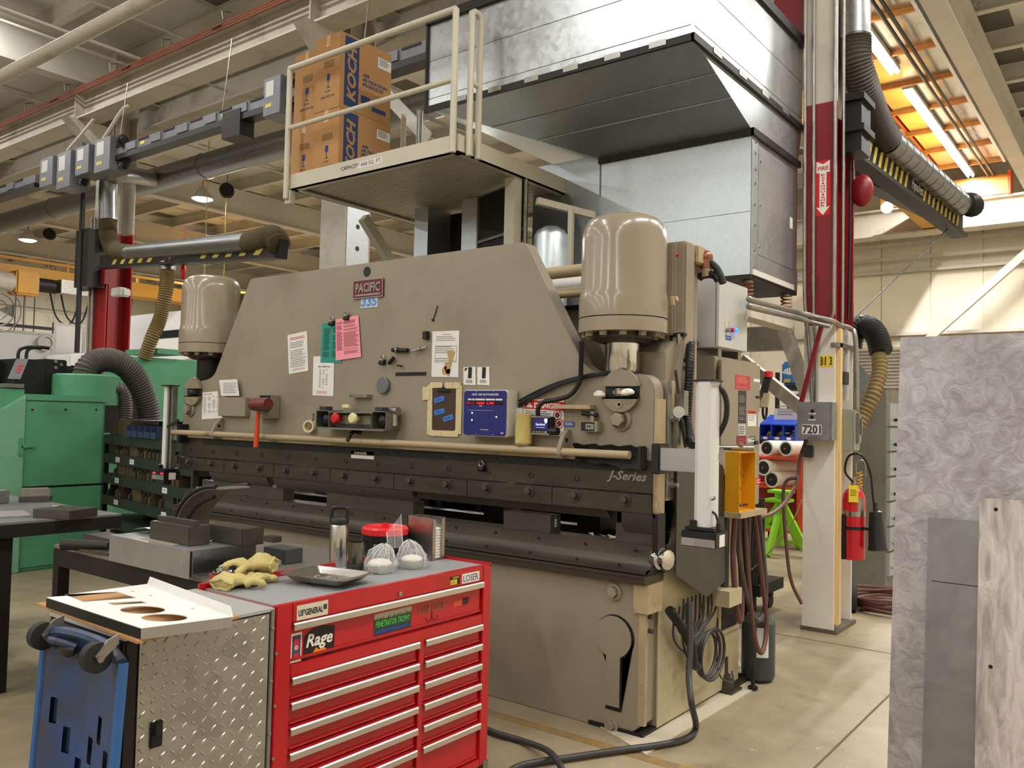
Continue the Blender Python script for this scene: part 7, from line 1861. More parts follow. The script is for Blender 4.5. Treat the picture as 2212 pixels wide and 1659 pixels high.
o, f, w, h = stick(a.y, b.y, a.z - .018, a.z + .018, TX, black, tb, 'caution_sticker')
mb = MB(); f.box(mb, w * .03, w * .7, h * .05, h * .6, .001, .0014); part('yellow_field', mb, MATS['label_yellow'], o)
text('CAUTION', f, w * .55, h * .82, w * .6, h * .2, MATS['label_yellow'], o, c=.001); lines(f, w * .08, w * .6, h * .12, h * .52, 4, ink, o, c=.0015)
XD = TX - .0118
a, b = P(808, 1342, X=XD), P(888, 1340, X=XD)
z0, z1 = P(848, 1364, X=XD).z, P(848, 1318, X=XD).z
o, f, w, h = stick(a.y, b.y, z0, z1, XD, M('sticker_dark', (38, 58, 60), .5), wd, 'landscape_sticker')
mb = MB(); f.box(mb, 0, w, h * .68, h, .001, .0014); part('sticker_sky', mb, M('sticker_grey', (170, 166, 150), .5), o)
text('PENETRATOR TROPHY', f, w * .5, h * .5, w * .92, h * .3, M('sticker_green', (78, 176, 74), .5), o, c=.0015, bold=.02)
mb = MB(); f.box(mb, w * .04, w * .9, h * .1, h * .17, .001, .0016); part('blue_stripe', mb, blue, o)
rr = random.Random(3)
mb = MB()
for i in range(20):
 u_ = i / 20; hh = .1 + .12 * rr.random(); f.poly(mb, [(w * u_, h * .66), (w * (u_ + .045), h * .66), (w * (u_ + .022), h * (.66 + hh))], .0014, .0018)
part('tree_line', mb, M('tree_dark', (26, 52, 34), .6), o, smooth=0, kind='stuff')
a, b = P(905, 1320, X=XD), P(960, 1318, X=XD)
zc = P(932, 1318, X=XD).z
f = Fr((XD, a.y, zc - .03), YA, ZA); w = b.y - a.y
olive = M('sticker_olive', (104, 96, 56), .5)
text('LURE LOCK', f, w / 2, .04, w, .034, olive, wd, c=0, t=.001, bold=.01)
for s in (-1, 1):
 part('hook_print', MB().tube([f.pt(w * .5 + s * .018 + .018 * math.cos(t) * s, .006 - .016 * math.sin(t), .0015) for t in [PI * i / 8 for i in range(9)]] + [f.pt(w * .5 + s * .001, .026, .0015)], .0014, 5), M('hook_brown%d' % s, (74, 34, 28), .5), wd)
a, b = P(979, 1305, X=XD), P(998, 1300, X=XD)
zc = P(990, 1303, X=XD).z
o, f, w, h = stick(a.y, b.y, zc - .011, zc + .013, XD, orange, wd, 'orange_sticker')
text('K&N', f, w * 1.4, h * .55, w * .75, h * 1.25, ink, o, c=.0008, shear=.3, bold=.04)
a, b = P(656, 1385, X=XD), P(722, 1378, X=XD)
zc = P(688, 1383, X=XD).z
f = Fr((XD, a.y, zc - .055), YA, ZA); w, h = b.y - a.y, .105
mb = MB(); f.poly(mb, [(0, 0), (w * .5, h * .08), (w, 0), (w, h * .9), (w * .6, h), (w * .25, h * .95), (0, h * .75)], 0, .001); o = part('flame_sticker', mb, M('sticker_black', (28, 20, 20), .4), wd)
mb = MB(); f.poly(mb, [(w * .25, h * .1), (w * .8, h * .12), (w * .62, h * .3), (w * .5, h * .22), (w * .4, h * .32)], .001, .0014); part('flame', mb, M('flame_orange', (226, 132, 36), .5), o)
text('Rage', f, w * .5, h * .52, w * .86, h * .55, inkwhite, o, c=.0014, shear=.25, bold=.02)
a, b = P(628, 1400, X=XD), P(651, 1394, X=XD)
zc = P(640, 1398, X=XD).z
f = Fr((XD, a.y, zc - .05), YA, ZA); w, h = b.y - a.y, .098
mb = MB(); f.box(mb, 0, w, 0, h, 0, .001); o = part('photo_card', mb, paper, wd)
mb = MB(); f.box(mb, w * .1, w * .9, h * .08, h * .92, .001, .0013); part('card_backdrop', mb, M('card_navy', (62, 66, 96), .5), o)
mb = MB(); f.poly(mb, [(w * .2, h * .08), (w * .8, h * .08), (w * .72, h * .3), (w * .28, h * .3)], .0013, .0016); part('red_shirt_print', mb, inkred, o)
part('face_print', MB().lathe([(0, .0017), (w * .2, .0017), (w * .2, .0013)], f.pt(w * .5, h * .5, 0), f.n, 16), M('print_skin', (214, 150, 132), .6), o)
mb = MB(); f.poly(mb, [(w * .24, h * .6), (w * .76, h * .6), (w * .7, h * .8), (w * .3, h * .8)], .0017, .002); part('red_cap_print', mb, inkred, o)
LYa, LYb = P(303, 1500, X=TX).y - .005, TY0 - .006
lk = thing('side_locker', 'side locker with a bright diamond tread plate door attached to the tool chest', 'locker', ((TX + TB) / 2, (LYa + LYb) / 2, 0))
part('locker_body', MB().box(TB, TX - .022, LYa - .045, LYb, .10, .935), M('locker_dark', (58, 54, 50), .45, .3, .08, 3), lk, bevel=.008)
part('locker_top', MB().box(TB, TX - .004, LYa - .045, LYb, .935, .945), M('locker_top_grey', (176, 176, 174), .4, .3, .05, 3), lk)
part('left_post', MB().box(TX - .022, TX - .002, LYa - .045, LYa - .004, .10, .935), blacksteel, lk, bevel=.006)
yf = P(578, 1500, X=TX).y
part('hinge_frame', MB().box(TX - .022, TX, yf + .004, LYb, .10, .94), zinc, lk, bevel=.002)
rv = part('rivet', MB().lathe([(.006, 0), (.005, .004), (0, .005)], (TX, yf + .012, .88), (1, 0, 0), 10), steel, lk)
for i in range(1, 7): inst(rv, (0, (i % 2) * .016, -.085 * i))
door = part('tread_plate_door', MB().box(TX - .022, TX - .004, LYa, yf, .10, .93), diamond, lk)
mb = MB()
pit = .0335; rows = int(.83 / pit) + 1; cols = int((yf - LYa) / pit) + 1
for r_ in range(rows):
 for c_ in range(cols):
  y, z = LYa + .014 + c_ * pit, .112 + r_ * pit
  if y > yf - .012: continue
  s = 1 if (r_ + c_) % 2 == 0 else -1
  a_ = math.radians(45) * s + (0 if s > 0 else math.radians(0))
  u_, v_ = Vector((0, math.cos(a_), math.sin(a_))), Vector((0, -math.sin(a_), math.cos(a_)))
  c0 = Vector((TX - .004, y, z)); L_, W_ = .0145, .0042
  vs = [c0 - u_ * L_, c0 - v_ * W_, c0 + u_ * L_, c0 + v_ * W_, c0 - u_ * L_ * .45 + XA * .0026, c0 + u_ * L_ * .45 + XA * .0026]
  mb.add(vs, [(0, 1, 4), (1, 5, 4), (1, 2, 5), (2, 3, 5), (3, 4, 5), (3, 0, 4)])
part('tread_lozenges', mb, M('lozenge_bright', (190, 184, 172), .28, .95, .05, 20), door, kind='stuff', smooth=0, label='raised diamond pattern lugs')
c = P(337, 1588, X=TX)
lt = part('paddle_latch', MB().box(TX - .004, TX + .004, c.y - .018, c.y + .02, c.z - .035, c.z + .04), blacksteel, lk, bevel=.003)
part('latch_paddle', MB().box(TX + .003, TX + .014, c.y - .012, c.y + .014, c.z + .0, c.z + .032), black, lt, bevel=.003)
for (x, y) in ((TX - .06, LYa + .02), (TB + .06, LYa + .02), (TX - .06, LYb - .05), (TB + .06, LYb - .05)):
 part('caster', MB().cyl((x, y - .015, .05), (x, y + .015, .05), .05, seg=16).box(x - .022, x + .022, y - .025, y + .025, .055, .1), rubber, lk)
def polyholes(outer, holes, z, t):
 """flat plate with real holes; points are (x, y)"""
 cu = bpy.data.curves.new('ph', 'CURVE'); cu.dimensions = '2D'; cu.fill_mode = 'BOTH'; cu.extrude = t / 2
 for ring in [outer] + holes:
  sp = cu.splines.new('POLY'); sp.points.add(len(ring) - 1); sp.use_cyclic_u = True
  for p, q in zip(sp.points, ring): p.co = (q[0], q[1], 0, 1)
 ob = bpy.data.objects.new('ph', cu)
 me = bpy.data.meshes.new_from_object(ob); bpy.data.objects.remove(ob)
 mb = MB(); mb.v = [Vector((v.co.x, v.co.y, z + v.co.z)) for v in me.vertices]; mb.f = [tuple(p.vertices) for p in me.polygons]
 return mb
zpn = .985
def pz_(px, py, z=zpn): q = P(px, py, Z=z); return (q.x, q.y)
oc = [pz_(100, 1291), pz_(306, 1358), pz_(502, 1333), pz_(318, 1262)]
cbd = thing('cardboard_sheet', 'brown cardboard sheet under the white cut-out panel', 'cardboard', (oc[0][0] + .3, oc[0][1], .945))
q = [pz_(80, 1302, .955), pz_(296, 1384, .955), pz_(516, 1330, .955), pz_(330, 1262, .955)]
part('board', MB().pz(q, .946, .954), card, cbd)
pl = thing('cutout_panel', 'white painted metal panel with round and rectangular cut-outs lying on the locker', 'panel', (oc[0][0] + .3, oc[0][1], .955))
def ell(px, py, rx, ry, n=28):
 return [pz_(px + rx * math.cos(t) + .0 * math.sin(t), py + ry * math.sin(t)) for t in [2 * PI * i / n for i in range(n)]]
holes = [ell(308, 1318, 49, 8.5), ell(355, 1335, 50, 8.5), [pz_(140, 1285), pz_(180, 1301), pz_(296, 1292), pz_(254, 1279)], [pz_(230, 1303), pz_(246, 1308), pz_(320, 1303), pz_(305, 1299)]]
for (px, py) in ((287, 1278), (326, 1287), (417, 1316)): holes.append(ell(px, py, 5, 1, 8))
part('panel_face', polyholes(oc, holes, zpn, .0025), M('panel_white', (226, 225, 222), .4, 0, .02, 5), pl, smooth=0)
o3 = [Vector((x, y, zpn)) for x, y in oc]
dn = Vector((0, 0, -.03))
part('dark_flange', MB().add([o3[0], o3[1], o3[1] + dn, o3[0] + dn, o3[0] + Vector((.002, .002, 0)), o3[1] + Vector((.0, .003, 0)), o3[1] + dn + Vector((0, .003, 0)), o3[0] + dn + Vector((.002, .002, 0))], [(0, 1, 2, 3), (7, 6, 5, 4), (0, 4, 5, 1), (1, 5, 6, 2), (2, 6, 7, 3), (3, 7, 4, 0)]), blacksteel, pl)
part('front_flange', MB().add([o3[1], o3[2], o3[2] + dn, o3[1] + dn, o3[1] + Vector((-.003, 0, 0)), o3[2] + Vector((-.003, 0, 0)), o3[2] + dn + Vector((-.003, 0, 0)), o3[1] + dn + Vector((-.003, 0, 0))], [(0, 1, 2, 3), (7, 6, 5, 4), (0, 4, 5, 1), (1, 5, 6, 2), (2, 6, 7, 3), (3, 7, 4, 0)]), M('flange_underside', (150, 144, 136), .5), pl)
up = Vector((0, 0, .028))
a, b = o3[3], o3[2]
inn = (b - a) * .06
part('raised_flange', MB().add([a, b, b - inn * .5 + up, a + inn * .5 + up, a + Vector((0, .003, 0)), b + Vector((0, .003, 0)), b - inn * .5 + up + Vector((0, .003, 0)), a + inn * .5 + up + Vector((0, .003, 0))], [(0, 1, 2, 3), (7, 6, 5, 4), (0, 4, 5, 1), (1, 5, 6, 2), (2, 6, 7, 3), (3, 7, 4, 0)]), MATS['panel_white'], pl)
CY = LYa - .085
cx0, cx1 = P(118, 1420, Y=CY).x, P(288, 1420, Y=CY).x
zt_ = P(180, 1350, Y=CY).z
wc = cx1 - cx0
cp = thing('mechanics_creeper', 'worn blue plastic mechanics creeper standing on end against the locker', 'creeper', ((cx0 + cx1) / 2, CY, 0))
def creeper_pt(u_, z):   # u 0..1 across; slight dish
 return Vector((cx0 + wc * u_, CY - .035 * math.cos(u_ * PI) ** 2 * 0 - .03 * (math.cos((u_ - .5) * PI) ** 2) * -1 - .03 - .02 * (1 - z / zt_) * 4 * .6, z))
nu, nz_ = 14, 26
mb = MB()
grid = []
for j in range(nz_ + 1):
 z = .02 + (zt_ - .02) * j / nz_
 for i in range(nu + 1):
  u_ = i / nu
  zz = z - (.05 * (2 * abs(u_ - .5)) ** 3 if j == nz_ else 0) - (.03 * math.cos((u_ - .5) * PI) if j == nz_ else 0)
  grid.append(creeper_pt(u_, zz))
n1 = nu + 1
slots = set()
for j in range(2, nz_ - 6):
 for i in range(2, nu - 1, 2):
  off = 2 if (i // 2) % 2 else 0
  if (j + off) % 4 in (0, 1) and (i + j // 4) % 5: slots.add((i, j))
fs = []; fs_in = []
for j in range(nz_):
 for i in range(nu):
  (fs_in if (i, j) in slots else fs).append((j * n1 + i, j * n1 + i + 1, (j + 1) * n1 + i + 1, (j + 1) * n1 + i))
mb.add(grid, fs)
mb.add([g + Vector((0, .02, 0)) for g in grid], [tuple(reversed(x)) for x in fs])
shell = part('creeper_shell', mb, creeperb, cp, smooth=50)
mb = MB(); mb.add([g + Vector((0, .012, 0)) for g in grid], fs_in)
part('slot_recess', mb, M('slot_blue_dark', (20, 34, 66), .6), cp, kind='stuff')
mb = MB()
mb.tube([creeper_pt(0, .02 + (zt_ - .07) * i / 20) + Vector((0, .005, 0)) for i in range(21)], .014, 8)
mb.tube([creeper_pt(1, .02 + (zt_ - .07) * i / 20) + Vector((0, .005, 0)) for i in range(21)], .014, 8)
part('side_rim', mb, M('creeper_rim_blue', (44, 92, 150), .38, 0, .1, 4), cp, kind='stuff')
part('head_rest', MB().tube([creeper_pt(i / 10, zt_ - .05 * (2 * abs(i / 10 - .5)) ** 3 - .03 * math.cos((i / 10 - .5) * PI)) for i in range(11)], .016, 8), creeperb, cp)
hc = creeper_pt(.28, P(160, 1385, Y=CY).z) + Vector((0, -.03, 0))
part('scoop_mouth', MB().sphere(hc + Vector((.02, .012, -.01)), .05, 14, (.9, .4, .45)), black, cp)
part('scoop_lip', MB().tube(smoothpath([hc + Vector((-.05, .02, -.02)), hc + Vector((-.03, -.015, .012)), hc + Vector((.02, -.02, .018)), hc + Vector((.055, .02, .0))], 5), .009, 8), creeperb, cp)
def caster(c, label):
 k = part('caster_wheel', MB().cyl(c + Vector((-.014, 0, 0)), c + Vector((.014, 0, 0)), .040, seg=20), rubber, cp, label=label)
 part('caster_fork', MB().px([(c.y + .0, c.z - .012), (c.y + .05, c.z + .03), (c.y + .05, c.z + .055), (c.y + .02, c.z + .045), (c.y - .012, c.z + .008)], c.x + .016, c.x + .022), zinc, k)
 part('axle_nut', MB().cyl(c + Vector((.02, 0, 0)), c + Vector((.028, 0, 0)), .010, seg=6), steel, k)
caster(P(207, 1420, Y=CY - .08), 'caster facing the camera'); caster(P(92, 1373, Y=CY - .05), 'caster at the far edge')
ZT = TT - .006
def on(px, py, z=ZT): return P(px, py, Z=z)
c = on(730, 1222); Ht = P(730, 1131, Y=c.y).z - ZT
th = thing('thermos_bottle', 'tall stainless steel bottle with a black carry handle lid', 'bottle', c)
part('steel_body', MB().lathe([(0, 0), (.036, 0), (.038, .004), (.038, Ht * .95), (.034, Ht)], c, seg=36), brushed, th)
part('lid', MB().lathe([(.038, Ht), (.039, Ht + .006), (.036, Ht + .022), (.03, Ht + .028), (0, Ht + .028)], c, seg=28), black, th)
yv = (CAMR - ZA * CAMR.z).normalized()
part('lid_handle', MB().tube(smoothpath([c + yv * -.033 + ZA * (Ht + .01), c + yv * -.033 + ZA * (Ht + .055), c + yv * -.022 + ZA * (Ht + .068), c + yv * .022 + ZA * (Ht + .068), c + yv * .033 + ZA * (Ht + .055), c + yv * .033 + ZA * (Ht + .01)], 5), .0085, 10), black, th)
c = on(768, 1234)
tu = thing('tumbler', 'short dark steel tumbler with a black rubber base behind the bottle', 'tumbler', c)
Hu = P(768, 1170, Y=c.y).z - ZT
part('rubber_base', MB().lathe([(0, 0), (.038, 0), (.038, .028), (.034, .034)], c, seg=28), rubber, tu)
part('steel_cup', MB().lathe([(.031, .03), (.033, Hu), (.029, Hu), (.027, .06), (0, .05)], c, seg=28), M('tumbler_steel', (120, 116, 108), .25, 1, .1, 12), tu)
c = on(830, 1207); rb_ = .098
bu = thing('bucket', 'black plastic bucket with a bright red screw lid', 'bucket', c)
Hb = P(830, 1146, Y=c.y).z - ZT
part('pail', MB().lathe([(0, 0), (rb_ * .84, 0), (rb_ * .88, .01), (rb_ * .97, Hb * .72), (rb_ * 1.03, Hb * .73), (rb_ * 1.03, Hb * .78), (rb_ * .99, Hb * .79), (rb_, Hb)], c, seg=36), black, bu)
part('lid', MB().lathe([(rb_ * .98, Hb - .012), (rb_ * 1.06, Hb - .012), (rb_ * 1.06, Hb + .012), (rb_ * .98, Hb + .02), (rb_ * .9, Hb + .012), (rb_ * .3, Hb + .014), (0, Hb + .014)], c, seg=40), M('lid_red', (216, 34, 42), .35, 0, .04, 6), bu)
part('lid_lug', MB().box(c.x - .01, c.x + .01, c.y - .012, c.y + .012, c.z + Hb + .01, c.z + Hb + .035), MATS['lid_red'], bu, bevel=.003)
cd_ = (CAMC - c); cd_.z = 0; cd_.normalize(); cs_ = ZA.cross(cd_)
part('wire_bail', MB().tube(smoothpath([c - cs_ * rb_ * 1.03 + ZA * Hb * .74, c - cs_ * rb_ * .9 + cd_ * rb_ * .75 + ZA * Hb * .3, c + cs_ * rb_ * .3 + cd_ * rb_ * 1.08 + ZA * Hb * .12, c + cs_ * rb_ * .98 + cd_ * rb_ * .5 + ZA * Hb * .4, c + cs_ * rb_ * 1.04 + ZA * Hb * .74], 6), .0045, 8), black, bu)
mb = MB()
for i in range(9):
 z = Hb * (.22 + .045 * i)
 for s in range(4):
  a0 = math.atan2(cd_.y, cd_.x) - .55 + .2 * s; a1 = a0 + (.17 if (i + s) % 3 else .1)
  rr_ = rb_ * (.905 + .06 * z / Hb) + .0025
  p0, p1 = Vector((math.cos(a0), math.sin(a0), 0)) * rr_, Vector((math.cos(a1), math.sin(a1), 0)) * rr_
  mb.add([c + p0 + ZA * z, c + p1 + ZA * z, c + p1 + ZA * (z + .004), c + p0 + ZA * (z + .004)], [(0, 1, 2, 3)])
part('printed_text', mb, inkgrey, bu, kind='stuff')
def foilpan(c, r, label):
 o = thing('foil_pan', label, 'foil pan', c)
 part('foil_dish', MB().lathe([(0, .001), (r * .82, .001), (r, .028), (r * 1.04, .028), (r * 1.04, .031), (r * .98, .031), (r * .8, .006), (0, .006)], c, seg=36), MATS['foil_panel'], o)
 part('paper_food', MB().sphere(c + ZA * .035, r * .8, 18, (1, 1, .42)), foam, o)
 return o
c1, c2 = on(820, 1236), on(889, 1226)
foilpan(c1, .062, 'foil pan in clear wrap, nearer the bottle'); foilpan(c2, .058, 'foil pan in clear wrap, nearer the napkin holder')
def bag(c, r, peak, label, tail=None):
 mb = MB(); seg = 30; prof = [(1.06, .004), (1.12, .03), (1.0, .06), (.78, .095), (.45, .115), (.15, .125)]
 rr = random.Random(int(r * 1e5)); rings = []
 for k, (q_, hz) in enumerate(prof):
  t = k / (len(prof) - 1); cc = Vector(c).lerp(Vector(peak), max(0, t - .3) / .7 * .8); cc.z = c.z + hz * peak_h
  rings.append([cc + Vector((math.cos(a), math.sin(a), 0)) * r * q_ * (1 + .09 * math.sin(7 * a + k * 1.7) + rr.uniform(-.05, .05)) + ZA * rr.uniform(-.004, .004) for a in [2 * PI * i / seg for i in range(seg)]])
 vs = [p for g in rings for p in g]; fs = []
 for k in range(len(rings) - 1):
  for i in range(seg): fs.append((k * seg + i, k * seg + (i + 1) % seg, (k + 1) * seg + (i + 1) % seg, (k + 1) * seg + i))
 mb.add(vs, fs)
 o = thing('plastic_bag', label, 'plastic bag', c)
 part('clear_film', mb, palepvc, o, smooth=60)
 cr = MB()
 for k in range(14):
  a = 2 * PI * k / 14 + rr.uniform(-.2, .2)
  i = int(a / 2 / PI * seg) % seg
  pts = [rings[j][(i + j) % seg] + ZA * .001 for j in range(1, len(rings))]
  cr.tube(pts, .0011, 4)
 part('film_creases', cr, wrapcrease, o, kind='stuff')
 if tail:
  n = 10; ts = MB(); vv = []
  for i in range(n + 1):
   t = i / n; a_, b_ = tail[0][0].lerp(tail[1][0], t), tail[0][1].lerp(tail[1][1], t)
   for k in range(5):
    s = k / 4; vv.append(a_.lerp(b_, s) + cd_ * .016 * math.sin(s * 9 + t * 4) + ZA * .004 * math.sin(s * 7))
  ff = [(i * 5 + k, i * 5 + k + 1, (i + 1) * 5 + k + 1, (i + 1) * 5 + k) for i in range(n) for k in range(4)]
  ts.add(vv, ff); part('bag_neck', ts, palepvc, o, smooth=60)
  e2 = MB()
  for k in (0, 2, 4): e2.tube([vv[i * 5 + k] for i in range(n + 1)], .0012, 4)
  part('neck_creases', e2, wrapcrease, o, kind='stuff')
 return o
peak_h = .9
tl = ((P(838, 1190, Y=c1.y + .06), P(870, 1178, Y=c1.y + .06)), (P(822, 1150, Y=c1.y + .06), P(868, 1150, Y=c1.y + .06)))
bag(c1, .062, P(830, 1190, Y=c1.y + .03), 'clear plastic bag around the foil pan nearer the bottle, neck twisted up', ((tl[0][0], tl[0][1]), (P(835, 1150, Y=c1.y + .06), P(866, 1112, Y=c1.y + .06))))
bag(c2, .058, P(880, 1185, Y=c2.y), 'clear plastic bag around the foil pan nearer the napkin holder')
c = on(910, 1205)
nb0, nb1 = on(885, 1205), on(951, 1209)
nh = thing('napkin_holder', 'tall sheet metal holder full of white napkins on the tool chest', 'napkin holder', c)
yA, yB = nb0.y + .005, TY1 - .02
Hn = P(951, 1118, X=nb1.x).z - ZT
xA, xB = TB + .05, nb1.x
part('back_plate', MB().box(xA, xA + .003, yA, yB, ZT, ZT + Hn), steel, nh)
part('base_plate', MB().box(xA, xB, yA, yB, ZT, ZT + .003), steel, nh)
for y in (yA, yB - .003):
 part('side_plate', MB().prism([(xA, ZT), (xB, ZT), (xB, ZT + Hn)] + [(xA, ZT + Hn)], lambda u_, v_, a_: (u_, a_, v_), y, y + .003), steel, nh)
wn = (yB - yA)
for (y0, y1) in ((yA, yA + wn * .27), (yB - wn * .27, yB)):
 part('front_lip', MB().box(xB - .003, xB, y0, y1, ZT, ZT + Hn * .97), steel, nh, bevel=.001)
mb = MB()
nn = 22
for i in range(nn): mb.box(xA + .008, xB - .008 + .003 * (i % 2), yA + .01, yB - .01, ZT + .006 + i * .0062, ZT + .006 + i * .0062 + .0052)
part('napkin_stack', mb, paper, nh, kind='stuff')
t0, t1, t2, t3 = on(645, 1232, ZT + .034), on(692, 1264, ZT + .034), on(771, 1243, ZT + .034), on(722, 1222, ZT + .034)
tc = (t0 + t1 + t2 + t3) / 4; tc.z = ZT
tu_ = (t2 - t1).normalized(); tw_ = (t2 - t1).length / 2 * .95; td_ = (t1 - t0).length / 2 * .95; tv_ = ZA.cross(tu_)
ty = thing('magnetic_tray', 'shallow stainless steel parts tray with rolled rim on a black magnet', 'tray', tc)
def rr_ring(w, d, r, z, n=5):
 out = []
 for (sx, sy, a0) in ((1, 1, 0), (-1, 1, 90), (-1, -1, 180), (1, -1, 270)):
  for i in range(n + 1):
   a = math.radians(a0 + 90 * i / n)
   out.append(tc + tu_ * (sx * (w - r) + r * math.cos(a)) + tv_ * (sy * (d - r) + r * math.sin(a)) + ZA * z)
 return out
def loft(rings, close=True):
 mb = MB(); n = len(rings[0]); vs = [p for g in rings for p in g]; fs = []
 for k in range(len(rings) - 1):
  for i in range(n): fs.append((k * n + i, k * n + (i + 1) % n, (k + 1) * n + (i + 1) % n, (k + 1) * n + i))
 if close: fs.append(tuple((len(rings) - 1) * n + i for i in range(n)))
 return mb.add(vs, fs)
part('tray_dish', loft([rr_ring(tw_ * .78, td_ * .74, .02, .012), rr_ring(tw_ * .96, td_ * .95, .028, .036), rr_ring(tw_ * 1.02, td_ * 1.03, .03, .036), rr_ring(tw_ * 1.02, td_ * 1.03, .03, .039), rr_ring(tw_ * .95, td_ * .94, .026, .039), rr_ring(tw_ * .77, td_ * .72, .02, .016)]), steel, ty)
part('magnet_foot', MB().lathe([(0, 0), (min(tw_, td_) * .7, 0), (min(tw_, td_) * .7, .012), (0, .012)], tc, seg=28), black, ty)
mb = MB(); rr = random.Random(5)
for i in range(26):
 q = tc + tu_ * rr.uniform(-.35, .35) * tw_ + tv_ * rr.uniform(-.35, .35) * td_ + ZA * .019
 mb.beam(q, q + Vector((rr.uniform(-.012, .012), rr.uniform(-.012, .012), .003)), .003, .003)
part('metal_slivers', mb, chrome, ty, kind='stuff')
c = on(484, 1262)
rd_ = thing('parts_dish', 'round red plastic dish of drill bits beside the gloves', 'dish', c)
part('dish', MB().lathe([(0, 0), (.055, 0), (.062, .006), (.06, .012), (.05, .014), (.05, .04), (.046, .04), (.044, .012), (0, .012)], c, seg=28), M('dish_red', (172, 40, 34), .4, 0, .06, 8), rd_)
mb = MB()
for i in range(30):
 q = c + Vector((rr.uniform(-.035, .035), rr.uniform(-.035, .035), rr.uniform(.03, .05))); mb.beam(q, q + Vector((rr.uniform(-.02, .02), rr.uniform(-.02, .02), rr.uniform(-.004, .014))), .006, .006)
part('drill_bits', mb, steel, rd_, kind='stuff')
part('socket_bit', MB().lathe([(.012, 0), (.012, .02), (.008, .02), (.008, .01)], c + Vector((.01, .03, .045)), seg=14), black, rd_)
def gloveshape(c, ux, uy, L_, fingers, hump, name, label):
 """a limp work glove: cuff, palm body and five separate fingers, lying on a surface"""
 g = thing(name, label, 'glove', c, group='canvas work gloves on the tool chest')
 mb = MB(); rr = random.Random(int(L_ * 1000)); n = 12; seg = 16; rings = []
 for i in range(n + 1):
  t = i / n
  w = L_ * (.23 + .05 * math.sin(t * 3.1)) * (1.0 if t < .8 else 1 - (t - .8) * 1.0); h = hump * (.55 + .45 * math.sin(PI * min(1, t * 1.15))) * (1 - .35 * t)
  cc = c + ux * (L_ * .62 * t) + uy * (.02 * math.sin(4 * t)) + ZA * (h * .55 + .004)
  rings.append([cc + uy * (w * math.cos(a) * (1 + .12 * math.sin(3 * a + 5 * t))) + ZA * (h * .55 * math.sin(a) * (1 + .25 * math.sin(5 * a + 7 * t))) for a in [2 * PI * k / seg for k in range(seg)]])
 mb = loft(rings); mb.f.append(tuple(range(seg - 1, -1, -1)))
 body = part('glove_body', mb, glove, g, smooth=80)
 part('cuff_hem', MB().tube([p + (p - (c + ZA * hump * .3)) * .04 for p in rings[0]], .006, 6, closed=True), glove, g)
 for k, (off, ln, bend, r_) in enumerate(fingers):
  p0 = c + ux * L_ * (.55 if k else .30) + uy * off + ZA * (hump * .30)
  dv = (ux * math.cos(bend) + uy * math.sin(bend))
  pts = [p0, p0 + dv * ln * .4 + ZA * .012, p0 + (dv + uy * .25 * math.sin(k * 2)) * ln * .75 + ZA * .004, p0 + (dv + uy * .4 * math.sin(k * 2 + 1)) * ln + ZA * (-.006)]
  for q in pts: q.z = max(q.z, c.z + r_)
  pts = smoothpath(pts, 4); m_ = len(pts)
  part('finger' if k else 'thumb', MB().tube(pts, r_, 10, radii=[r_ * (1.05 + .12 * math.sin(i * 1.9) - .0 if i < m_ - 2 else (.85 if i == m_ - 2 else .45)) for i in range(m_)]), glove, g, smooth=80)
 return g
g0 = on(478, 1276); g1 = on(560, 1258); ux = (g1 - g0).normalized(); uy = ZA.cross(ux)
gloveshape(g0 + ux * .0, ux, uy, .22, ((-.05, .08, -1.0, .013), (-.035, .095, -.25, .0125), (-.012, .105, -.05, .013), (.012, .10, .12, .0125), (.034, .085, .35, .011)), .055, 'work_glove', 'lower canvas glove spread on the grey top with its fingers to the right')
g2 = on(596, 1266); ux2 = (on(470, 1262) - g2).normalized(); uy2 = ZA.cross(ux2)
c_ = on(590, 1252, ZT + .0) + ZA * .028
gloveshape(c_, (ux2 * .98 + ZA * -.0).normalized(), uy2, .2, ((.05, .07, 1.0, .013), (.034, .08, .3, .0125), (.012, .085, .1, .013), (-.012, .08, -.1, .0125), (-.03, .07, -.3, .011)), .075, 'work_glove', 'upper canvas glove heaped on the other one with its open cuff raised')
# ================================================================== STEEL BENCH BEHIND THE CHEST
BX0, BX1, BY0, BY1, BT = -2.575, -.68, -1.665, -.74, .85
bn = thing('steel_bench', 'low dark steel work bench between the tool chest and the press', 'work bench', ((BX0 + BX1) / 2, (BY0 + BY1) / 2, 0))
benchtop = M('bench_top_steel', (128, 122, 114), .45, .35, .10, 3, dirt=(98, 84, 72), dirt_scale=2)
part('bench_top', MB().box(BX0, BX1, BY0, BY1, BT - .02, BT), benchtop, bn, bevel=.002)
part('front_apron', MB().box(BX0, BX1, BY0, BY0 + .05, BT - .11, BT - .021), blacksteel, bn)
part('rear_apron', MB().box(BX0, BX1, BY1 - .05, BY1, BT - .11, BT - .021), blacksteel, bn)
part('end_apron', MB().box(BX0, BX0 + .05, BY0 + .051, BY1 - .051, BT - .11, BT - .021), blacksteel, bn)
for x in (BX0, -1.75, BX1 - .06):
 for y in (BY0, BY1 - .06): part('leg', MB().box(x, x + .06, y, y + .06, 0, BT - .111), blacksteel, bn)
part('stretcher', MB().box(BX0 + .005, BX0 + .055, BY0 + .06, BY1 - .06, .10, .16), blacksteel, bn)
part('stretcher', MB().box(BX0 + .06, BX1 - .06, BY1 - .055, BY1 - .005, .10, .16), blacksteel, bn)
kx0, kx1, ky0_, ky1_, kz = -1.885, -1.195, -1.72, -1.375, .975
ch = thing('bent_sheet_box', 'open ended box of bent bright sheet metal on the bench', 'sheet metal part', ((kx0 + kx1) / 2, (ky0_ + ky1_) / 2, BT))
t = .003
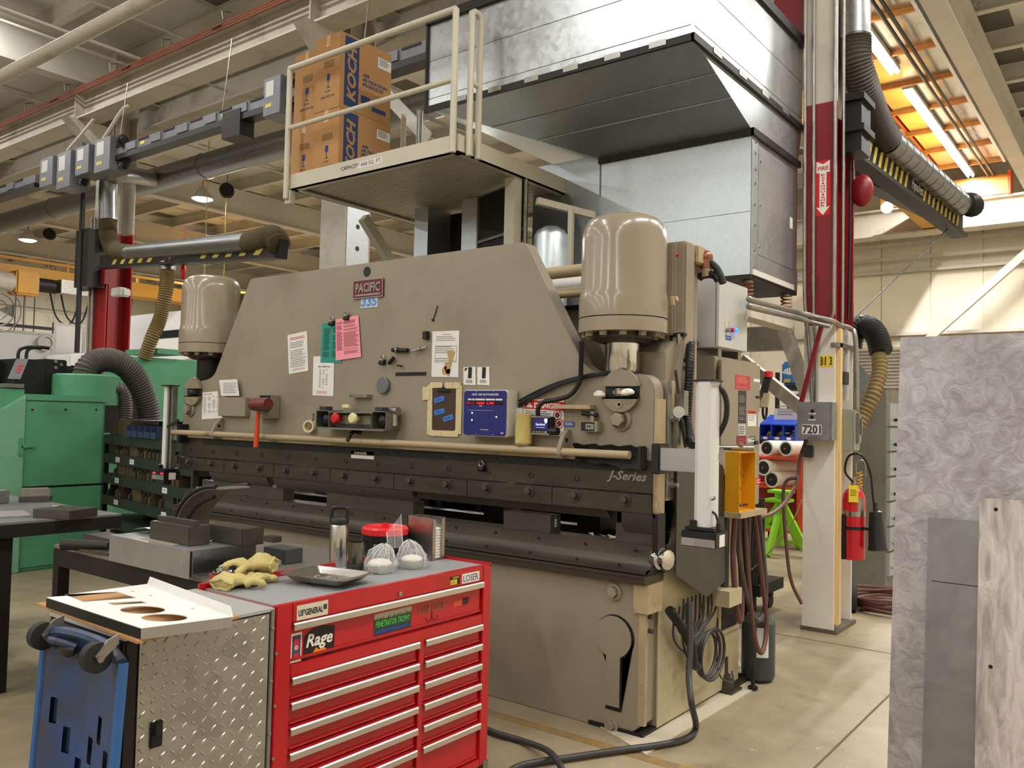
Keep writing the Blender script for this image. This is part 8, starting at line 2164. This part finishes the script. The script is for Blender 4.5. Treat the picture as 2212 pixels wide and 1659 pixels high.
part('top_face', MB().box(kx0, kx1, ky0_, ky1_, kz - t, kz), millsheet, ch, bevel=.001)
part('front_face', MB().box(kx0, kx1, ky0_, ky0_ + t, BT + .001, kz - t), millsheet, ch)
part('rear_face', MB().box(kx0, kx1, ky1_ - t, ky1_, BT + .001, kz - t), millsheet, ch)
part('inner_return', MB().box(kx0, kx1 + .004, ky0_ + .012, ky0_ + .015, BT + .001, kz - t - .004), millsheet, ch)
part('bottom_face', MB().box(kx0, kx1, BY0 + .002, ky1_ - t, BT + .001, BT + .004), millsheet, ch)
def block(px0, py0, z0, dx, dy, dz, mat, label, name='die_block', step=None, cat='steel block'):
 c = P(px0, py0, Z=z0)
 mb = MB().box(c.x - dx, c.x, c.y, c.y + dy, z0, z0 + dz)
 o = solid(name, mb, mat, label, cat, bevel=.003)
 if step: part('raised_step', MB().box(c.x - dx, c.x - dx * .05, c.y + dy * .35, c.y + dy * .62, z0 + dz, z0 + dz + step), mat, o, bevel=.002)
 return o
q = P(410, 1180, Z=kz)
block(407, 1180, kz + .001, .33, .11, .085, diesteel, 'stepped dark die block on top of the bent sheet box, nearer one', step=.022)
block(522, 1181, kz + .001, .28, .12, .078, diesteel, 'plain dark die block on top of the bent sheet box, right hand one')
block(615, 1220, BT + .001, .17, .11, .07, M('forged_steel', (84, 84, 84), .5, .4, .1, 8), 'worn steel block standing by itself on the bench beside the bent box', 'steel_block')
block(590, 1172, BT + .001, .09, .06, .03, diesteel, 'small steel offcut lying at the far edge of the bench', 'steel_offcut')
block(590, 1226, BT + .001, .05, .05, .03, millsheet, 'small bright offcut lying against the worn steel block', 'steel_offcut')
c = P(325, 1160, Z=kz); cc = Vector((c.x, c.y, kz + .0005))
mb = MB().pz([(kx0 + .22, ky0_ + .03), (kx0 + .52, ky0_ + .02), (kx0 + .5, ky0_ + .1), (kx0 + .2, ky0_ + .12)], kz + .0005, kz + .002)
solid('card_slip', mb, M('grey_card', (150, 138, 118), .7), 'thin tan card lying on the bent sheet box under the stepped block', 'card')
mb = MB(); n = 10
pa = [(kx0 + .05 + .3 * i / n, ky1_ + .0 + .0 * i) for i in range(n + 1)]
vs = []
for i in range(n + 1):
 t_ = i / n
 x = kx0 - .02 + .55 * t_
 zc_ = kz + .02 * math.sin(PI * min(1, t_ * 2.2)) + .012
 vs += [Vector((x, ky1_ - .22, zc_ - (.012 if t_ > .3 else 0))), Vector((x, ky1_ + .02, zc_))]
mb.add(vs, [(2 * i, 2 * i + 1, 2 * i + 3, 2 * i + 2) for i in range(n)])
solid('curled_paper', mb, paper, 'white curled drawing sheet on the bent sheet box', 'paper')
block(238, 1186, BT + .001, .30, .13, .05, diesteel, 'dark flat die bar at the left end of the bench', 'die_bar')
c0, c1 = P(136, 1176, Z=BT + .03), P(236, 1180, Z=BT + .03)
solid('round_bar', MB().tube([c0, c0.lerp(c1, .5), c1], .026, 14, radii=[.03, .026, .024]), blacksteel, 'dark round bar lying across the left corner of the bench', 'bar')
c0, c1 = P(160, 1182, Z=BT + .008), P(245, 1196, Z=BT + .008)
solid('flat_strip', MB().beam(c0, c1, .07, .012), diesteel, 'flat steel strip under the die bar on the bench', 'strip')
ya, yb = -1.0, -.78
arcp = [(-2.52 + .42 * (1 - math.cos(t)), BT + .42 * math.sin(t) * .72) for t in [PI * .5 * i / 12 for i in range(13)]]
mb = MB(); vs = []
for (x, z) in arcp: vs += [Vector((x, ya, z)), Vector((x, yb, z)), Vector((x + .012, yb, z - .012)), Vector((x + .012, ya, z - .012))]
fs = []
for i in range(12):
 for k in range(4): fs.append((4 * i + k, 4 * i + (k + 1) % 4, 4 * i + 4 + (k + 1) % 4, 4 * i + 4 + k))
fs += [(0, 1, 2, 3), (51, 50, 49, 48)]
mb.add(vs, fs)
cg_ = thing('curved_guard', 'curved grey guard plate with black rubber edges on the bench behind the papers', 'guard', (-2.3, -.9, BT))
part('curved_plate', mb, M('guard_plate', (120, 112, 104), .45, .2, .08, 5), cg_, smooth=50)
for y in (ya, yb): part('rubber_edge', MB().tube([Vector((x, y, z + .004)) for x, z in arcp], .012, 8), black, cg_)
part('inner_rib', MB().tube([Vector((x + .05, ya + .03, z - .05)) for x, z in arcp[:-2]], .012, 8), black, cg_)
part('clamp_block', MB().box(-2.44, -2.36, -.95, -.88, BT + .235, BT + .262), blacksteel, cg_, bevel=.004)
part('clamp_knob', MB().lathe([(.016, 0), (.016, .02), (0, .022)], (-2.40, -.92, BT + .262), seg=10), steel, cg_)
# ================================================================== TALL TABLE AT FAR LEFT
TAx1, TAy0, TAy1, TAz = -2.85, -2.3, -1.15, .95
ta = thing('layout_table', 'tall dark steel table at the left edge with die parts on top', 'table', (-3.6, -1.7, 0))
part('table_top', MB().box(-4.4, TAx1, TAy0, TAy1, TAz - .012, TAz), M('table_top_steel', (122, 124, 122), .4, .4, .08, 3), ta)
part('front_apron', MB().box(TAx1 - .012, TAx1, TAy0, TAy1, TAz - .085, TAz - .0125), blacksteel, ta)
part('side_apron', MB().box(-4.4, TAx1 - .013, TAy1 - .012, TAy1, TAz - .085, TAz - .0125), blacksteel, ta)
for (px, py) in ((12, 1300), (-300, 1300)):
 x = -3.0 if px > 0 else -4.3
 for y in (P(14, 1250, X=-2.9).y, TAy0 + .05) if px > 0 else (TAy1 - .1, TAy0 + .05):
  part('leg', MB().box(x, x + .075, y - .035, y + .035, 0, TAz - .086), blacksteel, ta)
part('low_rail', MB().box(-2.99, -2.93, TAy0 + .1, P(14, 1250, X=-2.9).y - .04, .32, .38), blacksteel, ta)
c = P(40, 1098, Z=TAz)
def tblk(px0, py0, px1, py1, z1, dz, label, mat=diesteel, name='die_block', th_=.12, cat='steel block'):
 a, b = P(px0, py0, Z=TAz + .001), P(px1, py1, Z=TAz + .001)
 u_ = (b - a); L_ = u_.length; u_.normalize(); v_ = ZA.cross(u_)
 return solid(name, MB().fbox(a, u_, v_, ZA, 0, L_, 0, th_, 0, dz), mat, label, cat, bevel=.002)
tblk(-30, 1093, 20, 1086, 0, .085, 'tall bright die block at the back of the tall table', M('die_bright', (150, 148, 142), .4, .5, .1, 7), th_=.14)
tblk(40, 1085, 108, 1084, 0, .035, 'lower of the two plate stacks at the back of the tall table', cat='plate', name='steel_plate')
tblk(45, 1085, 107, 1083, 0, .05, 'upper plate of the stack at the back of the tall table', zinc, cat='plate', name='steel_plate').location.z += .0355
o = tblk(70, 1118, 150, 1123, 0, .05, 'long die bar with a chalked 9 at the front edge of the tall table', diesteel, name='die_bar', th_=.22)
q = P(155, 1112, Z=TAz + .02)
a, b = P(-60, 1122, Z=TAz + .001), P(68, 1116, Z=TAz + .001)
u_ = (b - a).normalized(); v_ = ZA.cross(u_)
solid('sheet_offcut', MB().fbox(a, u_, v_, ZA, 0, (b - a).length, 0, .3, 0, .008), M('offcut_grey', (150, 144, 142), .5, .2, .06, 5), 'pale sheet metal offcut on the near corner of the tall table', 'sheet offcut')
bb_ = bpy.data.objects['die_bar.001'] if 'die_bar.001' in bpy.data.objects else o
a, b = P(150, 1123, Z=TAz + .001), P(180, 1106, Z=TAz + .001)
u2 = (b - a).normalized()
text('9', Fr(a, u2, ZA), .09, .028, .03, .034, inkwhite, o, c=.003, name='chalk_mark'); text('M', Fr(a, u2, ZA), .035, .028, .03, .02, inkwhite, o, c=.003, name='chalk_mark')
c = P(122, 1098, Z=TAz)
solid('tape_scrap', MB().sphere(c + ZA * .008, .03, 10, (1.6, .7, .35)), masking, 'crumpled scrap of tape on the tall table', 'tape')
# ================================================================== LEFT SIDE MACHINES
GX = -6.5
def gx(px, py, X=GX): return P(px, py, X=X)
gy0, gy1 = gx(53, 950).y, gx(227, 950).y
gzt = gx(150, 854).z; gzm = gx(140, 1052).z
gm_ = thing('green_machine', 'big mint green machine with a flush door at the left behind the tall table', 'machine', (-7.3, -.3, 0))
part('machine_body', MB().box(-8.6, GX - .02, -1.6, gy1, 0, gzt), green, gm_, bevel=.01)
dr = part('upper_door', MB().box(GX - .02, GX, gy0, gy1 - .03, gzm + .02, gzt - .07), green, gm_, bevel=.004)
part('top_cap', MB().box(GX - .02, GX + .006, gy0, gy1, gzt - .06, gzt), green, gm_, bevel=.003)
part('lower_door', MB().box(GX - .02, GX - .004, gy0, gy1 - .02, .04, gzm), green, gm_, bevel=.004)
part('door_seam', MB().box(GX - .021, GX - .015, gy0, gy1, gzm, gzm + .02), black, gm_)
part('front_chamfer', MB().px([(gy0 - .005, 0), (gy0 - .005, gzt - .01), (gy0 - .30, gzt - .2), (gy0 - .42, .9), (gy0 - .42, 0)][::-1], GX - .4, GX + .02), M('pale_mint', (116, 172, 138), .4, 0, .08, 3), gm_, bevel=.01)  # sloping chamfer in a paler green than the machine body
c = gx(50, 965); part('door_latch', MB().box(GX, GX + .03, c.y - .05, c.y - .01, c.z - .09, c.z + .09).beam((GX + .02, c.y - .03, c.z), (GX + .02, c.y + .1, c.z + .01), .02, .03), green, gm_, bevel=.004)
for px in (70, 142, 208): q = gx(px, 885); part('door_screw', MB().lathe([(.012, .001), (.010, .005), (0, .006)], (GX, q.y, q.z), (1, 0, 0), 8), blacksteel, dr)
def bxX(X, px0, py0, px1, py1, dx): a, b = P(px0, py0, X=X), P(px1, py1, X=X); return MB().box(X - dx, X, a.y, b.y, b.z, a.z)
part('electronics_hood', bxX(-7.0, 98, 775, 142, 858, .8), black, gm_, bevel=.01)
part('electronics_hood', bxX(-6.98, 36, 774, 97, 858, .8), black, gm_, bevel=.01)
part('electronics_hood', bxX(-7.3, -20, 778, 36, 830, .6), black, gm_)
part('electronics_hood', bxX(-7.4, 138, 790, 186, 858, .5), black, gm_)
for (px, py) in ((120, 781), (132, 788), (120, 794)): q = P(px, py, X=-7.0); part('hood_bolt', MB().lathe([(.02, 0), (.018, .01), (0, .012)], q, (1, 0, 0), 8), zinc, gm_)
a, b, c_, d_ = P(38, 775, X=-6.9), P(62, 775, X=-6.9), P(44, 819, X=-6.75), P(19, 818, X=-6.75)
pn_ = part('control_panel', MB().add([a, b, c_, d_] + [p + Vector((-.03, 0, 0)) for p in (a, b, c_, d_)], [(0, 1, 2, 3), (7, 6, 5, 4), (0, 4, 5, 1), (1, 5, 6, 2), (2, 6, 7, 3), (3, 7, 4, 0)]), M('panel_grey', (110, 108, 110), .45, .2), gm_)
for k in range(3):
 t0, t1 = .26 + .15 * k, .38 + .15 * k
 l0, l1 = a.lerp(d_, t0), a.lerp(d_, t1); r0_, r1_ = b.lerp(c_, t0), b.lerp(c_, t1)
 part('panel_key', MB().add([p + Vector((.004, 0, 0)) for p in (l0.lerp(r0_, .35), l0.lerp(r0_, .75), l1.lerp(r1_, .75), l1.lerp(r1_, .35))], [(0, 1, 2, 3)]), labelred, pn_)
for off in (0, 18): part('bent_rail', MB().tube(smoothpath([P(38 + off, 778, X=-7.2), P(42 + off, 757, X=-7.2), P(60 + off, 750, X=-7.2), P(88 + off, 752, X=-7.2)], 5), .018, 8), black, gm_)
part('steel_tray', bxX(-6.6, 16, 828, 52, 838, .3), zinc, gm_)
part('upper_step', bxX(-6.62, -30, 838, 52, 862, .5), green, gm_)
c = P(186, 842, X=-6.9); Hh = .16
part('blower_housing', MB().lathe([(0, -Hh), (.33, -Hh), (.33, Hh * .9), (.30, Hh), (0, Hh)], c, seg=36), green, gm_)
hs = [(183, 824), (190, 795), (213, 779), (245, 779), (275, 795), (300, 830), (318, 880), (322, 918)]
part('large_hose', ribbed([P(x, y, X=-6.85) for x, y in hs], .125, .03, .05, 18), hosegrey, gm_)
part('hose_collar', MB().lathe([(.14, -.03), (.14, .03)], P(187, 822, X=-6.85), seg=24), zinc, gm_)
part('small_hose', ribbed([P(x, y, X=-6.7) for x, y in ((240, 842), (257, 842), (268, 860), (271, 890), (266, 920))], .075, .026, .06, 16), hosegrey, gm_)
g2_ = thing('green_press', 'tall pale green machine behind the left laser pillar and cylinder', 'machine', (P(355, 850, X=-8.2).x, 1.9, 0))
part('frame_body', bxX(-8.2, 300, 770, 425, 1000, .9), green, g2_, bevel=.01)
part('lower_body', MB().box(-9.1, -8.2, P(300, 900, X=-8.2).y, P(425, 900, X=-8.2).y, 0, P(355, 1000, X=-8.2).z), green, g2_)
part('top_plate', bxX(-8.15, 340, 752, 400, 768, .8), green, g2_)
part('black_gap_unit', bxX(-8.0, 232, 850, 298, 935, .6), blacksteel, g2_)
A, B = P(224, 940, Z=1.47), None
hd_ = (CAMF * FPX + CAMR * (-575 - 1106.0) - CAMU * (882 - 829.5)); hd_.z = 0; hd_.normalize()
A = Vector((-6.9, .78, 0)); u_ = -hd_
pr1 = P(224, 940, X=-6.9); A.y = pr1.y
nrm = u_.cross(ZA); nrm = nrm if nrm.dot(CAMC - A) > 0 else -nrm
fk = Fr(A, u_, ZA)
if fk.n.dot(CAMC - A) < 0: fk = Fr(A + u_ * 2.45, -u_, ZA)
RL = 2.45
rk_ = thing('die_rack', 'dark steel rack full of press brake dies behind the left end of the press', 'rack', fk.pt(RL / 2, 0, -.2))
def pxz(py, px=224): return P(px, py, X=A.x).z
lev = [pxz(938), pxz(978), pxz(1021), pxz(1066), pxz(1112)]
for z in lev:
 mb = MB(); fk.box(mb, 0, RL, z - .03 - .07, z, -.5, 0); part('rack_shelf', mb, rackm, rk_, bevel=.003)
for x in (0, RL - .05):
 mb = MB(); fk.box(mb, x, x + .05, 0, lev[0] - .031, -.05, -.001); fk.box(mb, x, x + .05, 0, lev[0] - .031, -.5, -.45); part('rack_post', mb, rackm, rk_, kind='stuff')
mb = MB(); fk.box(mb, .05, RL - .05, 0, lev[0] - .1, -.5, -.48); part('rack_back', mb, black, rk_)
for k, z in enumerate(lev[1:]):
 for x in ((.42, .85) if k == 0 else (.42, 1.75)):
  mb = MB(); fk.box(mb, x, x + .12, z - .075, z - .025, 0, .002); tg_ = part('shelf_label', mb, paper, rk_)
  lines(Fr(fk.pt(x, z - .075), fk.u, fk.v), .02, .1, .012, .04, 2, inkgrey, tg_, c=.0022)
rr = random.Random(11)
woods = [M('die_brown', (84, 66, 50), .5, .3, .15, 6), diesteel, M('die_olive', (96, 82, 58), .5, .3, .15, 6)]
k = 0
names_l = ('second', 'third', 'fourth')
ORD = 'first second third fourth fifth sixth seventh eighth ninth tenth eleventh twelfth thirteenth fourteenth fifteenth sixteenth seventeenth eighteenth nineteenth twentieth'.split()
for li, z in enumerate(lev[1:4]):
 x = .12; nd = 0
 while x < RL - .2:
  if rr.random() < .16: x += .18; continue
  wdt = rr.choice((.06, .08, .1, .22)); hh = rr.uniform(.13, .19); dz_ = .0
  mb = MB()
  if wdt < .12:
   prof = [(-.30, 0), (-.02, 0), (-.02, hh * .35), (-.05, hh * .5), (-.05, hh * .8), (-.12, hh), (-.30, hh)]
   mb.prism(prof, lambda a_, b_, c_: fk.pt(c_, z + .001 + b_, a_), x, x + wdt * .7)
  else: fk.box(mb, x, x + wdt, z + .001, z + hh, -.32, -.03)
  solid('stored_die', mb, woods[k % 3], 'brake die, %s from the left on the %s shelf of the dark rack' % (ORD[nd], names_l[li]), 'die', 'dies stored on the %s shelf of the rack' % names_l[li])
  k += 1; nd += 1; x += wdt + .025
for i in range(6):
 x = .15 + .26 * i; mb = MB(); fk.box(mb, x, x + .15, .02, .3, -.35, -.06); solid('stored_die', mb, woods[i % 3], 'large die block, %s from the left at the bottom of the dark rack' % ORD[i], 'die', 'large dies at the bottom of the rack')
x = .12
z = lev[0]
mb = MB(); fk.box(mb, .12, .3, z + .001, z + .13, -.3, -.03); solid('rack_block', mb, woods[0], 'small brown block at the left end on top of the dark rack', 'block')
mb = MB(); fk.box(mb, .34, .74, z + .001, z + .17, -.3, -.03); solid('rack_block', mb, woods[0], 'long brown block on top of the dark rack', 'block')
for i in range(5):
 x = .78 + .17 * i
 mb = MB(); t = .006
 fk.box(mb, x, x + .155, z + .001, z + .007, -.3, .03); fk.box(mb, x, x + t, z + .007, z + .12, -.3, .02); fk.box(mb, x + .155 - t, x + .155, z + .007, z + .12, -.3, .02); fk.box(mb, x + t, x + .155 - t, z + .007, z + .17, -.3, -.29); fk.box(mb, x + t, x + .155 - t, z + .007, z + .06, .02, .03); fk.box(mb, x, x + .155, z + .165, z + .172, -.3, -.03)
 solid('steel_bin', mb, bin_blue, 'blue grey steel bin on top of the dark rack, %s from the left' % ORD[i], 'bin', 'steel bins on top of the rack')
zc_ = P(253, 630, Y=2.7)
el = thing('emergency_light', 'white twin emergency light on the far left red column', 'emergency light', zc_)
part('light_body', MB().box(zc_.x - .12, zc_.x + .14, 2.66, 2.79, zc_.z - .07, zc_.z + .06), white, el, bevel=.015)
part('light_head', MB().box(zc_.x + .14, zc_.x + .27, 2.65, 2.78, zc_.z - .09, zc_.z + .03), white, el, bevel=.02)
a, b = P(181, 613, Y=2.76), P(199, 627, Y=2.76)
solid('junction_box', MB().box(a.x, b.x, 2.7, 2.79, b.z, a.z), dmgrey, 'grey junction box on the face of the far left red column', 'junction box', bevel=.006)
for (px0, px1, nm) in ((199, 188, 'left'), (206, 196, 'right')): solid('conduit', MB().tube([P(px0, 470, Y=2.76), P(px1, 775, Y=2.76)], .022, 8), zinc, '%s of the two light conduits on the far left red column' % nm, 'conduit')
solid('standpipe', MB().tube([P(184, 300, Y=2.5), P(166, 762, Y=2.5)], .038, 10), black, 'black vertical pipe just left of the far left red column', 'pipe')
solid('pale_riser', MB().tube([P(262, 380, Y=3.3), P(243, 775, Y=3.3), (P(243, 775, Y=3.3).x, 3.3, 0)], .04, 10), beam, 'pale riser pipe at the right edge of the far left column', 'pipe')
def hlamp(px, py, zl, label, r=.24):
 c = P(px, py, Z=zl); o = thing('high_bay_lamp', label, 'ceiling light', c)
 part('lamp_shade', MB().lathe([(r, 0), (r * .95, .05), (r * .5, .2), (r * .25, .3), (0, .32)], c, seg=24), whitegrey, o)
 part('lamp_lens', MB().lathe([(0, -.05), (r * .6, -.04), (r * .98, 0), (r * .9, .01), (0, .01)], c, seg=24), lamp_glow, o)
 part('lamp_stem', MB().tube([c + ZA * .3, (c.x, c.y, CZ - .02)], .02, 6), zinc, o)
hlamp(437, 430, 6.5, 'bright high bay lamp hanging left of the platform'); hlamp(60, 519, 6.5, 'bright high bay lamp near the left edge above the yellow crane'); hlamp(535, 552, 6.5, 'small bright high bay lamp showing under the tip of the left boom arm', .3)
for (px, py, lab) in ((490, 412, 'dark cable reel hanging under the roof left of the platform'), (107, 506, 'dark cable reel hanging beside the leftmost lamp')):
 c = P(px, py, Z=6.6); o = thing('cable_reel', lab, 'reel', c)
 part('reel_drum', MB().lathe([(0, -.09), (.16, -.09), (.16, -.05), (.1, -.04), (.1, .04), (.16, .05), (.16, .09), (0, .09)], c, (.8, -.6, 0), 20), blacksteel, o)
 part('reel_cord', MB().tube([c, (c.x, c.y, 4.6)], .012, 6), hazard, o); part('reel_hanger', MB().tube([c, (c.x, c.y, CZ - .02)], .012, 6), zinc, o)
c0 = P(447, 440, Z=6.0); solid('hanging_rope', MB().tube([(c0.x, c0.y, CZ), (c0.x, c0.y, 3.9)], .012, 6), hazard, 'thin yellow cord hanging in front of the bright lamp', 'cord')
c0 = P(396, 587, Y=2.2)
solid('red_pull_handle', MB().sphere(c0, .06, 12, (.6, .6, 1.8)).tube([c0 + ZA * .1, (c0.x, c0.y, 3.95)], .008, 6), red, 'small red pull handle hanging under the left boom arm', 'handle')
X0 = -21.0
z0, z1 = P(100, 615, X=X0).z, P(100, 585, X=X0).z
yc = thing('overhead_crane', 'yellow overhead crane girder spanning the far left bay', 'crane', (X0, 5, z0))
part('crane_girder', MB().box(X0 - .25, X0 + .25, -6, 16.5, z0, z1), craney, yc)
part('girder_flange', MB().box(X0 - .35, X0 + .35, -6, 16.5, z0 - .03, z0), craney, yc)
part('walkway_rail', MB().box(X0 - .5, X0 - .45, -6, 16.5, z1 + .25, z1 + .32), craney, yc)
for y in range(-5, 17, 2): part('rail_stanchion', MB().box(X0 - .5, X0 - .44, y, y + .06, z1, z1 + .25), craney, yc)
h0 = P(45, 612, X=X0 + .5)
ho = thing('crane_hoist', 'orange and white hoist trolley under the yellow crane at the left edge', 'hoist', h0)
part('hoist_drum', MB().tube([h0 + Vector((0, -1.0, 0)), h0 + Vector((0, -.2, 0))], .24, 16), beam, ho)
part('hoist_body', MB().box(h0.x - .3, h0.x + .25, h0.y - .2, h0.y + .35, h0.z - .3, h0.z + .3), craney, ho, bevel=.04)
part('hoist_motor', MB().tube([h0 + Vector((0, .35, .02)), h0 + Vector((0, .8, .02))], .18, 14), blacksteel, ho)
part('panel_box', MB().box(h0.x - .1, h0.x + .3, h0.y + .85, h0.y + 1.6, h0.z - .15, h0.z + .2), zinc, ho)
part('end_cap', MB().tube([h0 + Vector((0, -1.3, 0)), h0 + Vector((0, -1.0, 0))], .2, 14), orange, ho)
for dy in (-.1, .1, .35): part('hoist_rope', MB().tube([h0 + Vector((0, dy, -.3)), h0 + Vector((0, dy, -3.0))], .015, 6), cablegrey, ho)
for k in range(2):
 c = P(150 + 22 * k, 615, X=X0); part('festoon_loop', MB().tube(smoothpath([c + Vector((0, -.55, 0)), c + Vector((0, -.3, -.9)), c + Vector((0, .1, -1.0)), c + Vector((0, .35, 0))], 6), .025, 6), black, ho)
def screenX(X, px0, py0, px1, py1, label, name='partition_screen', m=white, cat='screen'):
 a, b = P(px0, py0, X=X), P(px1, py1, X=X)
 r = thing(name, label, cat, (X, (a.y + b.y) / 2, 0))
 part('screen_panel', MB().box(X - .05, X, a.y + .05, b.y - .05, .5, a.z - .04), m, r)
 part('screen_frame', MB().box(X - .06, X + .01, a.y, a.y + .05, 0, a.z).box(X - .06, X + .01, b.y - .05, b.y, 0, a.z).box(X - .06, X + .01, a.y + .05, b.y - .05, a.z - .04, a.z), zinc, r, kind='stuff')
 return r
screenX(-14.5, 116, 696, 181, 800, 'pale grey partition screen just left of the far left column'); screenX(-15.5, 246, 707, 282, 800, 'pale grey partition screen just right of the far left column'); screenX(-15.5, 284, 708, 332, 800, 'pale grey partition screen second to the right of the far left column')
mw = screenX(-13.5, -40, 707, 113, 850, 'white machine guard with a round gauge at the left edge', 'white_machine', whitegrey, 'machine')
c = P(97, 741, X=-13.45); part('round_gauge', MB().lathe([(.14, 0), (.14, .04), (.11, .04), (.11, .02), (0, .02)], c, (1, 0, 0), 24), zinc, mw)
part('top_bar', MB().box(-13.56, -13.44, P(-40, 700, X=-13.5).y, P(113, 715, X=-13.5).y, P(60, 709, X=-13.5).z, P(60, 703, X=-13.5).z), black, mw)
ve = thing('white_vehicle', 'white vehicle front with a dark windscreen behind the left cylinder', 'vehicle', (-13, 5, 0))
vx = -12.6
def vq(px, py): q = P(px, py, X=vx); return (q.y, q.z)
prof = [vq(150, 800), vq(330, 800), vq(420, 770), vq(420, 668), vq(385, 672), vq(340, 714), vq(300, 757), vq(230, 760), vq(150, 765)]
part('body_shell', MB().px(prof, vx - 1.9, vx), M('vehicle_white', (226, 226, 226), .25, 0, .02, 2, coat=.4), ve, bevel=.02)
part('windscreen', MB().px([vq(331, 733), vq(392, 728), vq(392, 711), vq(340, 716)], vx + .001, vx + .01), M('dark_glass', (30, 34, 42), .1), ve)
part('lower_body', MB().box(vx - 1.9, vx, prof[0][0], prof[2][0], .5, prof[1][1] - .001), M('vehicle_white2', (222, 222, 222), .3), ve)
for yy in (prof[0][0] + .8, prof[2][0] - .8): part('wheel', MB().cyl((vx - .3, yy, .42), (vx - .02, yy, .42), .42, seg=24), rubber, ve)
fc_ = P(-6, 668, X=-9)
fn_ = thing('wall_fan', 'edge of a large wire guarded fan at the left border', 'fan', (fc_.x, fc_.y, 0))
for r_ in (.12, .2, .27): part('guard_ring', MB().tube([fc_ + Vector((0, r_ * math.cos(a), r_ * math.sin(a))) for a in [2 * PI * i / 28 for i in range(28)]], .008, 6, closed=True), zinc, fn_)
part('fan_blades', MB().add([fc_ + Vector((-.02, .22 * math.cos(a + s), .22 * math.sin(a + s))) if k else fc_ for a in (0, 2.1, 4.2) for k, s in ((0, 0), (1, -.4), (1, .4))], [(0, 1, 2), (3, 4, 5), (6, 7, 8)]), zinc, fn_)
part('fan_pole', MB().tube([fc_ + Vector((-.05, 0, 0)), (fc_.x - .05, fc_.y, 0)], .03, 10), blacksteel, fn_)
part('back_gauge_beam', MB().box(-3.6, -.2, .62, .72, .86, .93), blacksteel, pr)
part('back_gauge_bar', MB().box(-2.6, -.1, .58, .60, 1.10, 1.125), M('gauge_lime', (150, 156, 40), .5), pr, label='lime yellow back gauge bar')
for x in (-1.35, -.62): part('gauge_carriage', MB().box(x, x + .16, .5, .7, .93, 1.08), blacksteel, pr)
bs = thing('rear_tool_shelf', 'dark open shelving seen through the gap between ram and bed', 'shelving', (-2.2, 2.0, 0))
for z in (.35, .75, 1.02): part('shelf', MB().box(-5.2, -.55, 1.75, 2.2, z, z + .03), blacksteel, bs)
for x in (-5.2, -4.0, -2.9, -1.8, -.62): part('post', MB().box(x, x + .06, 1.74, 1.8, 0, 1.5), black, bs)
part('rear_sheet', MB().box(-5.2, -.55, 2.2, 2.21, 0, 1.5), black, bs)
for k, (x, w_, h_, m_, lab) in enumerate(((-1.62, .3, .32, whitegrey, 'pale grey box on the shelf seen through the press gap'), (-1.28, .22, .2, paper, 'white labelled box on the shelf seen through the press gap'), (-.95, .2, .16, red, 'red box on the shelf seen through the press gap, near its right end'), (-2.35, .3, .18, yellow, 'yellow box on the shelf seen through the press gap'), (-3.3, .4, .2, weldblue, 'blue box on the shelf behind the press, near the left side'))):
 solid('storage_box', MB().box(x, x + w_, 1.8, 2.1, 1.031, 1.031 + h_), m_, lab, 'box', bevel=.005)
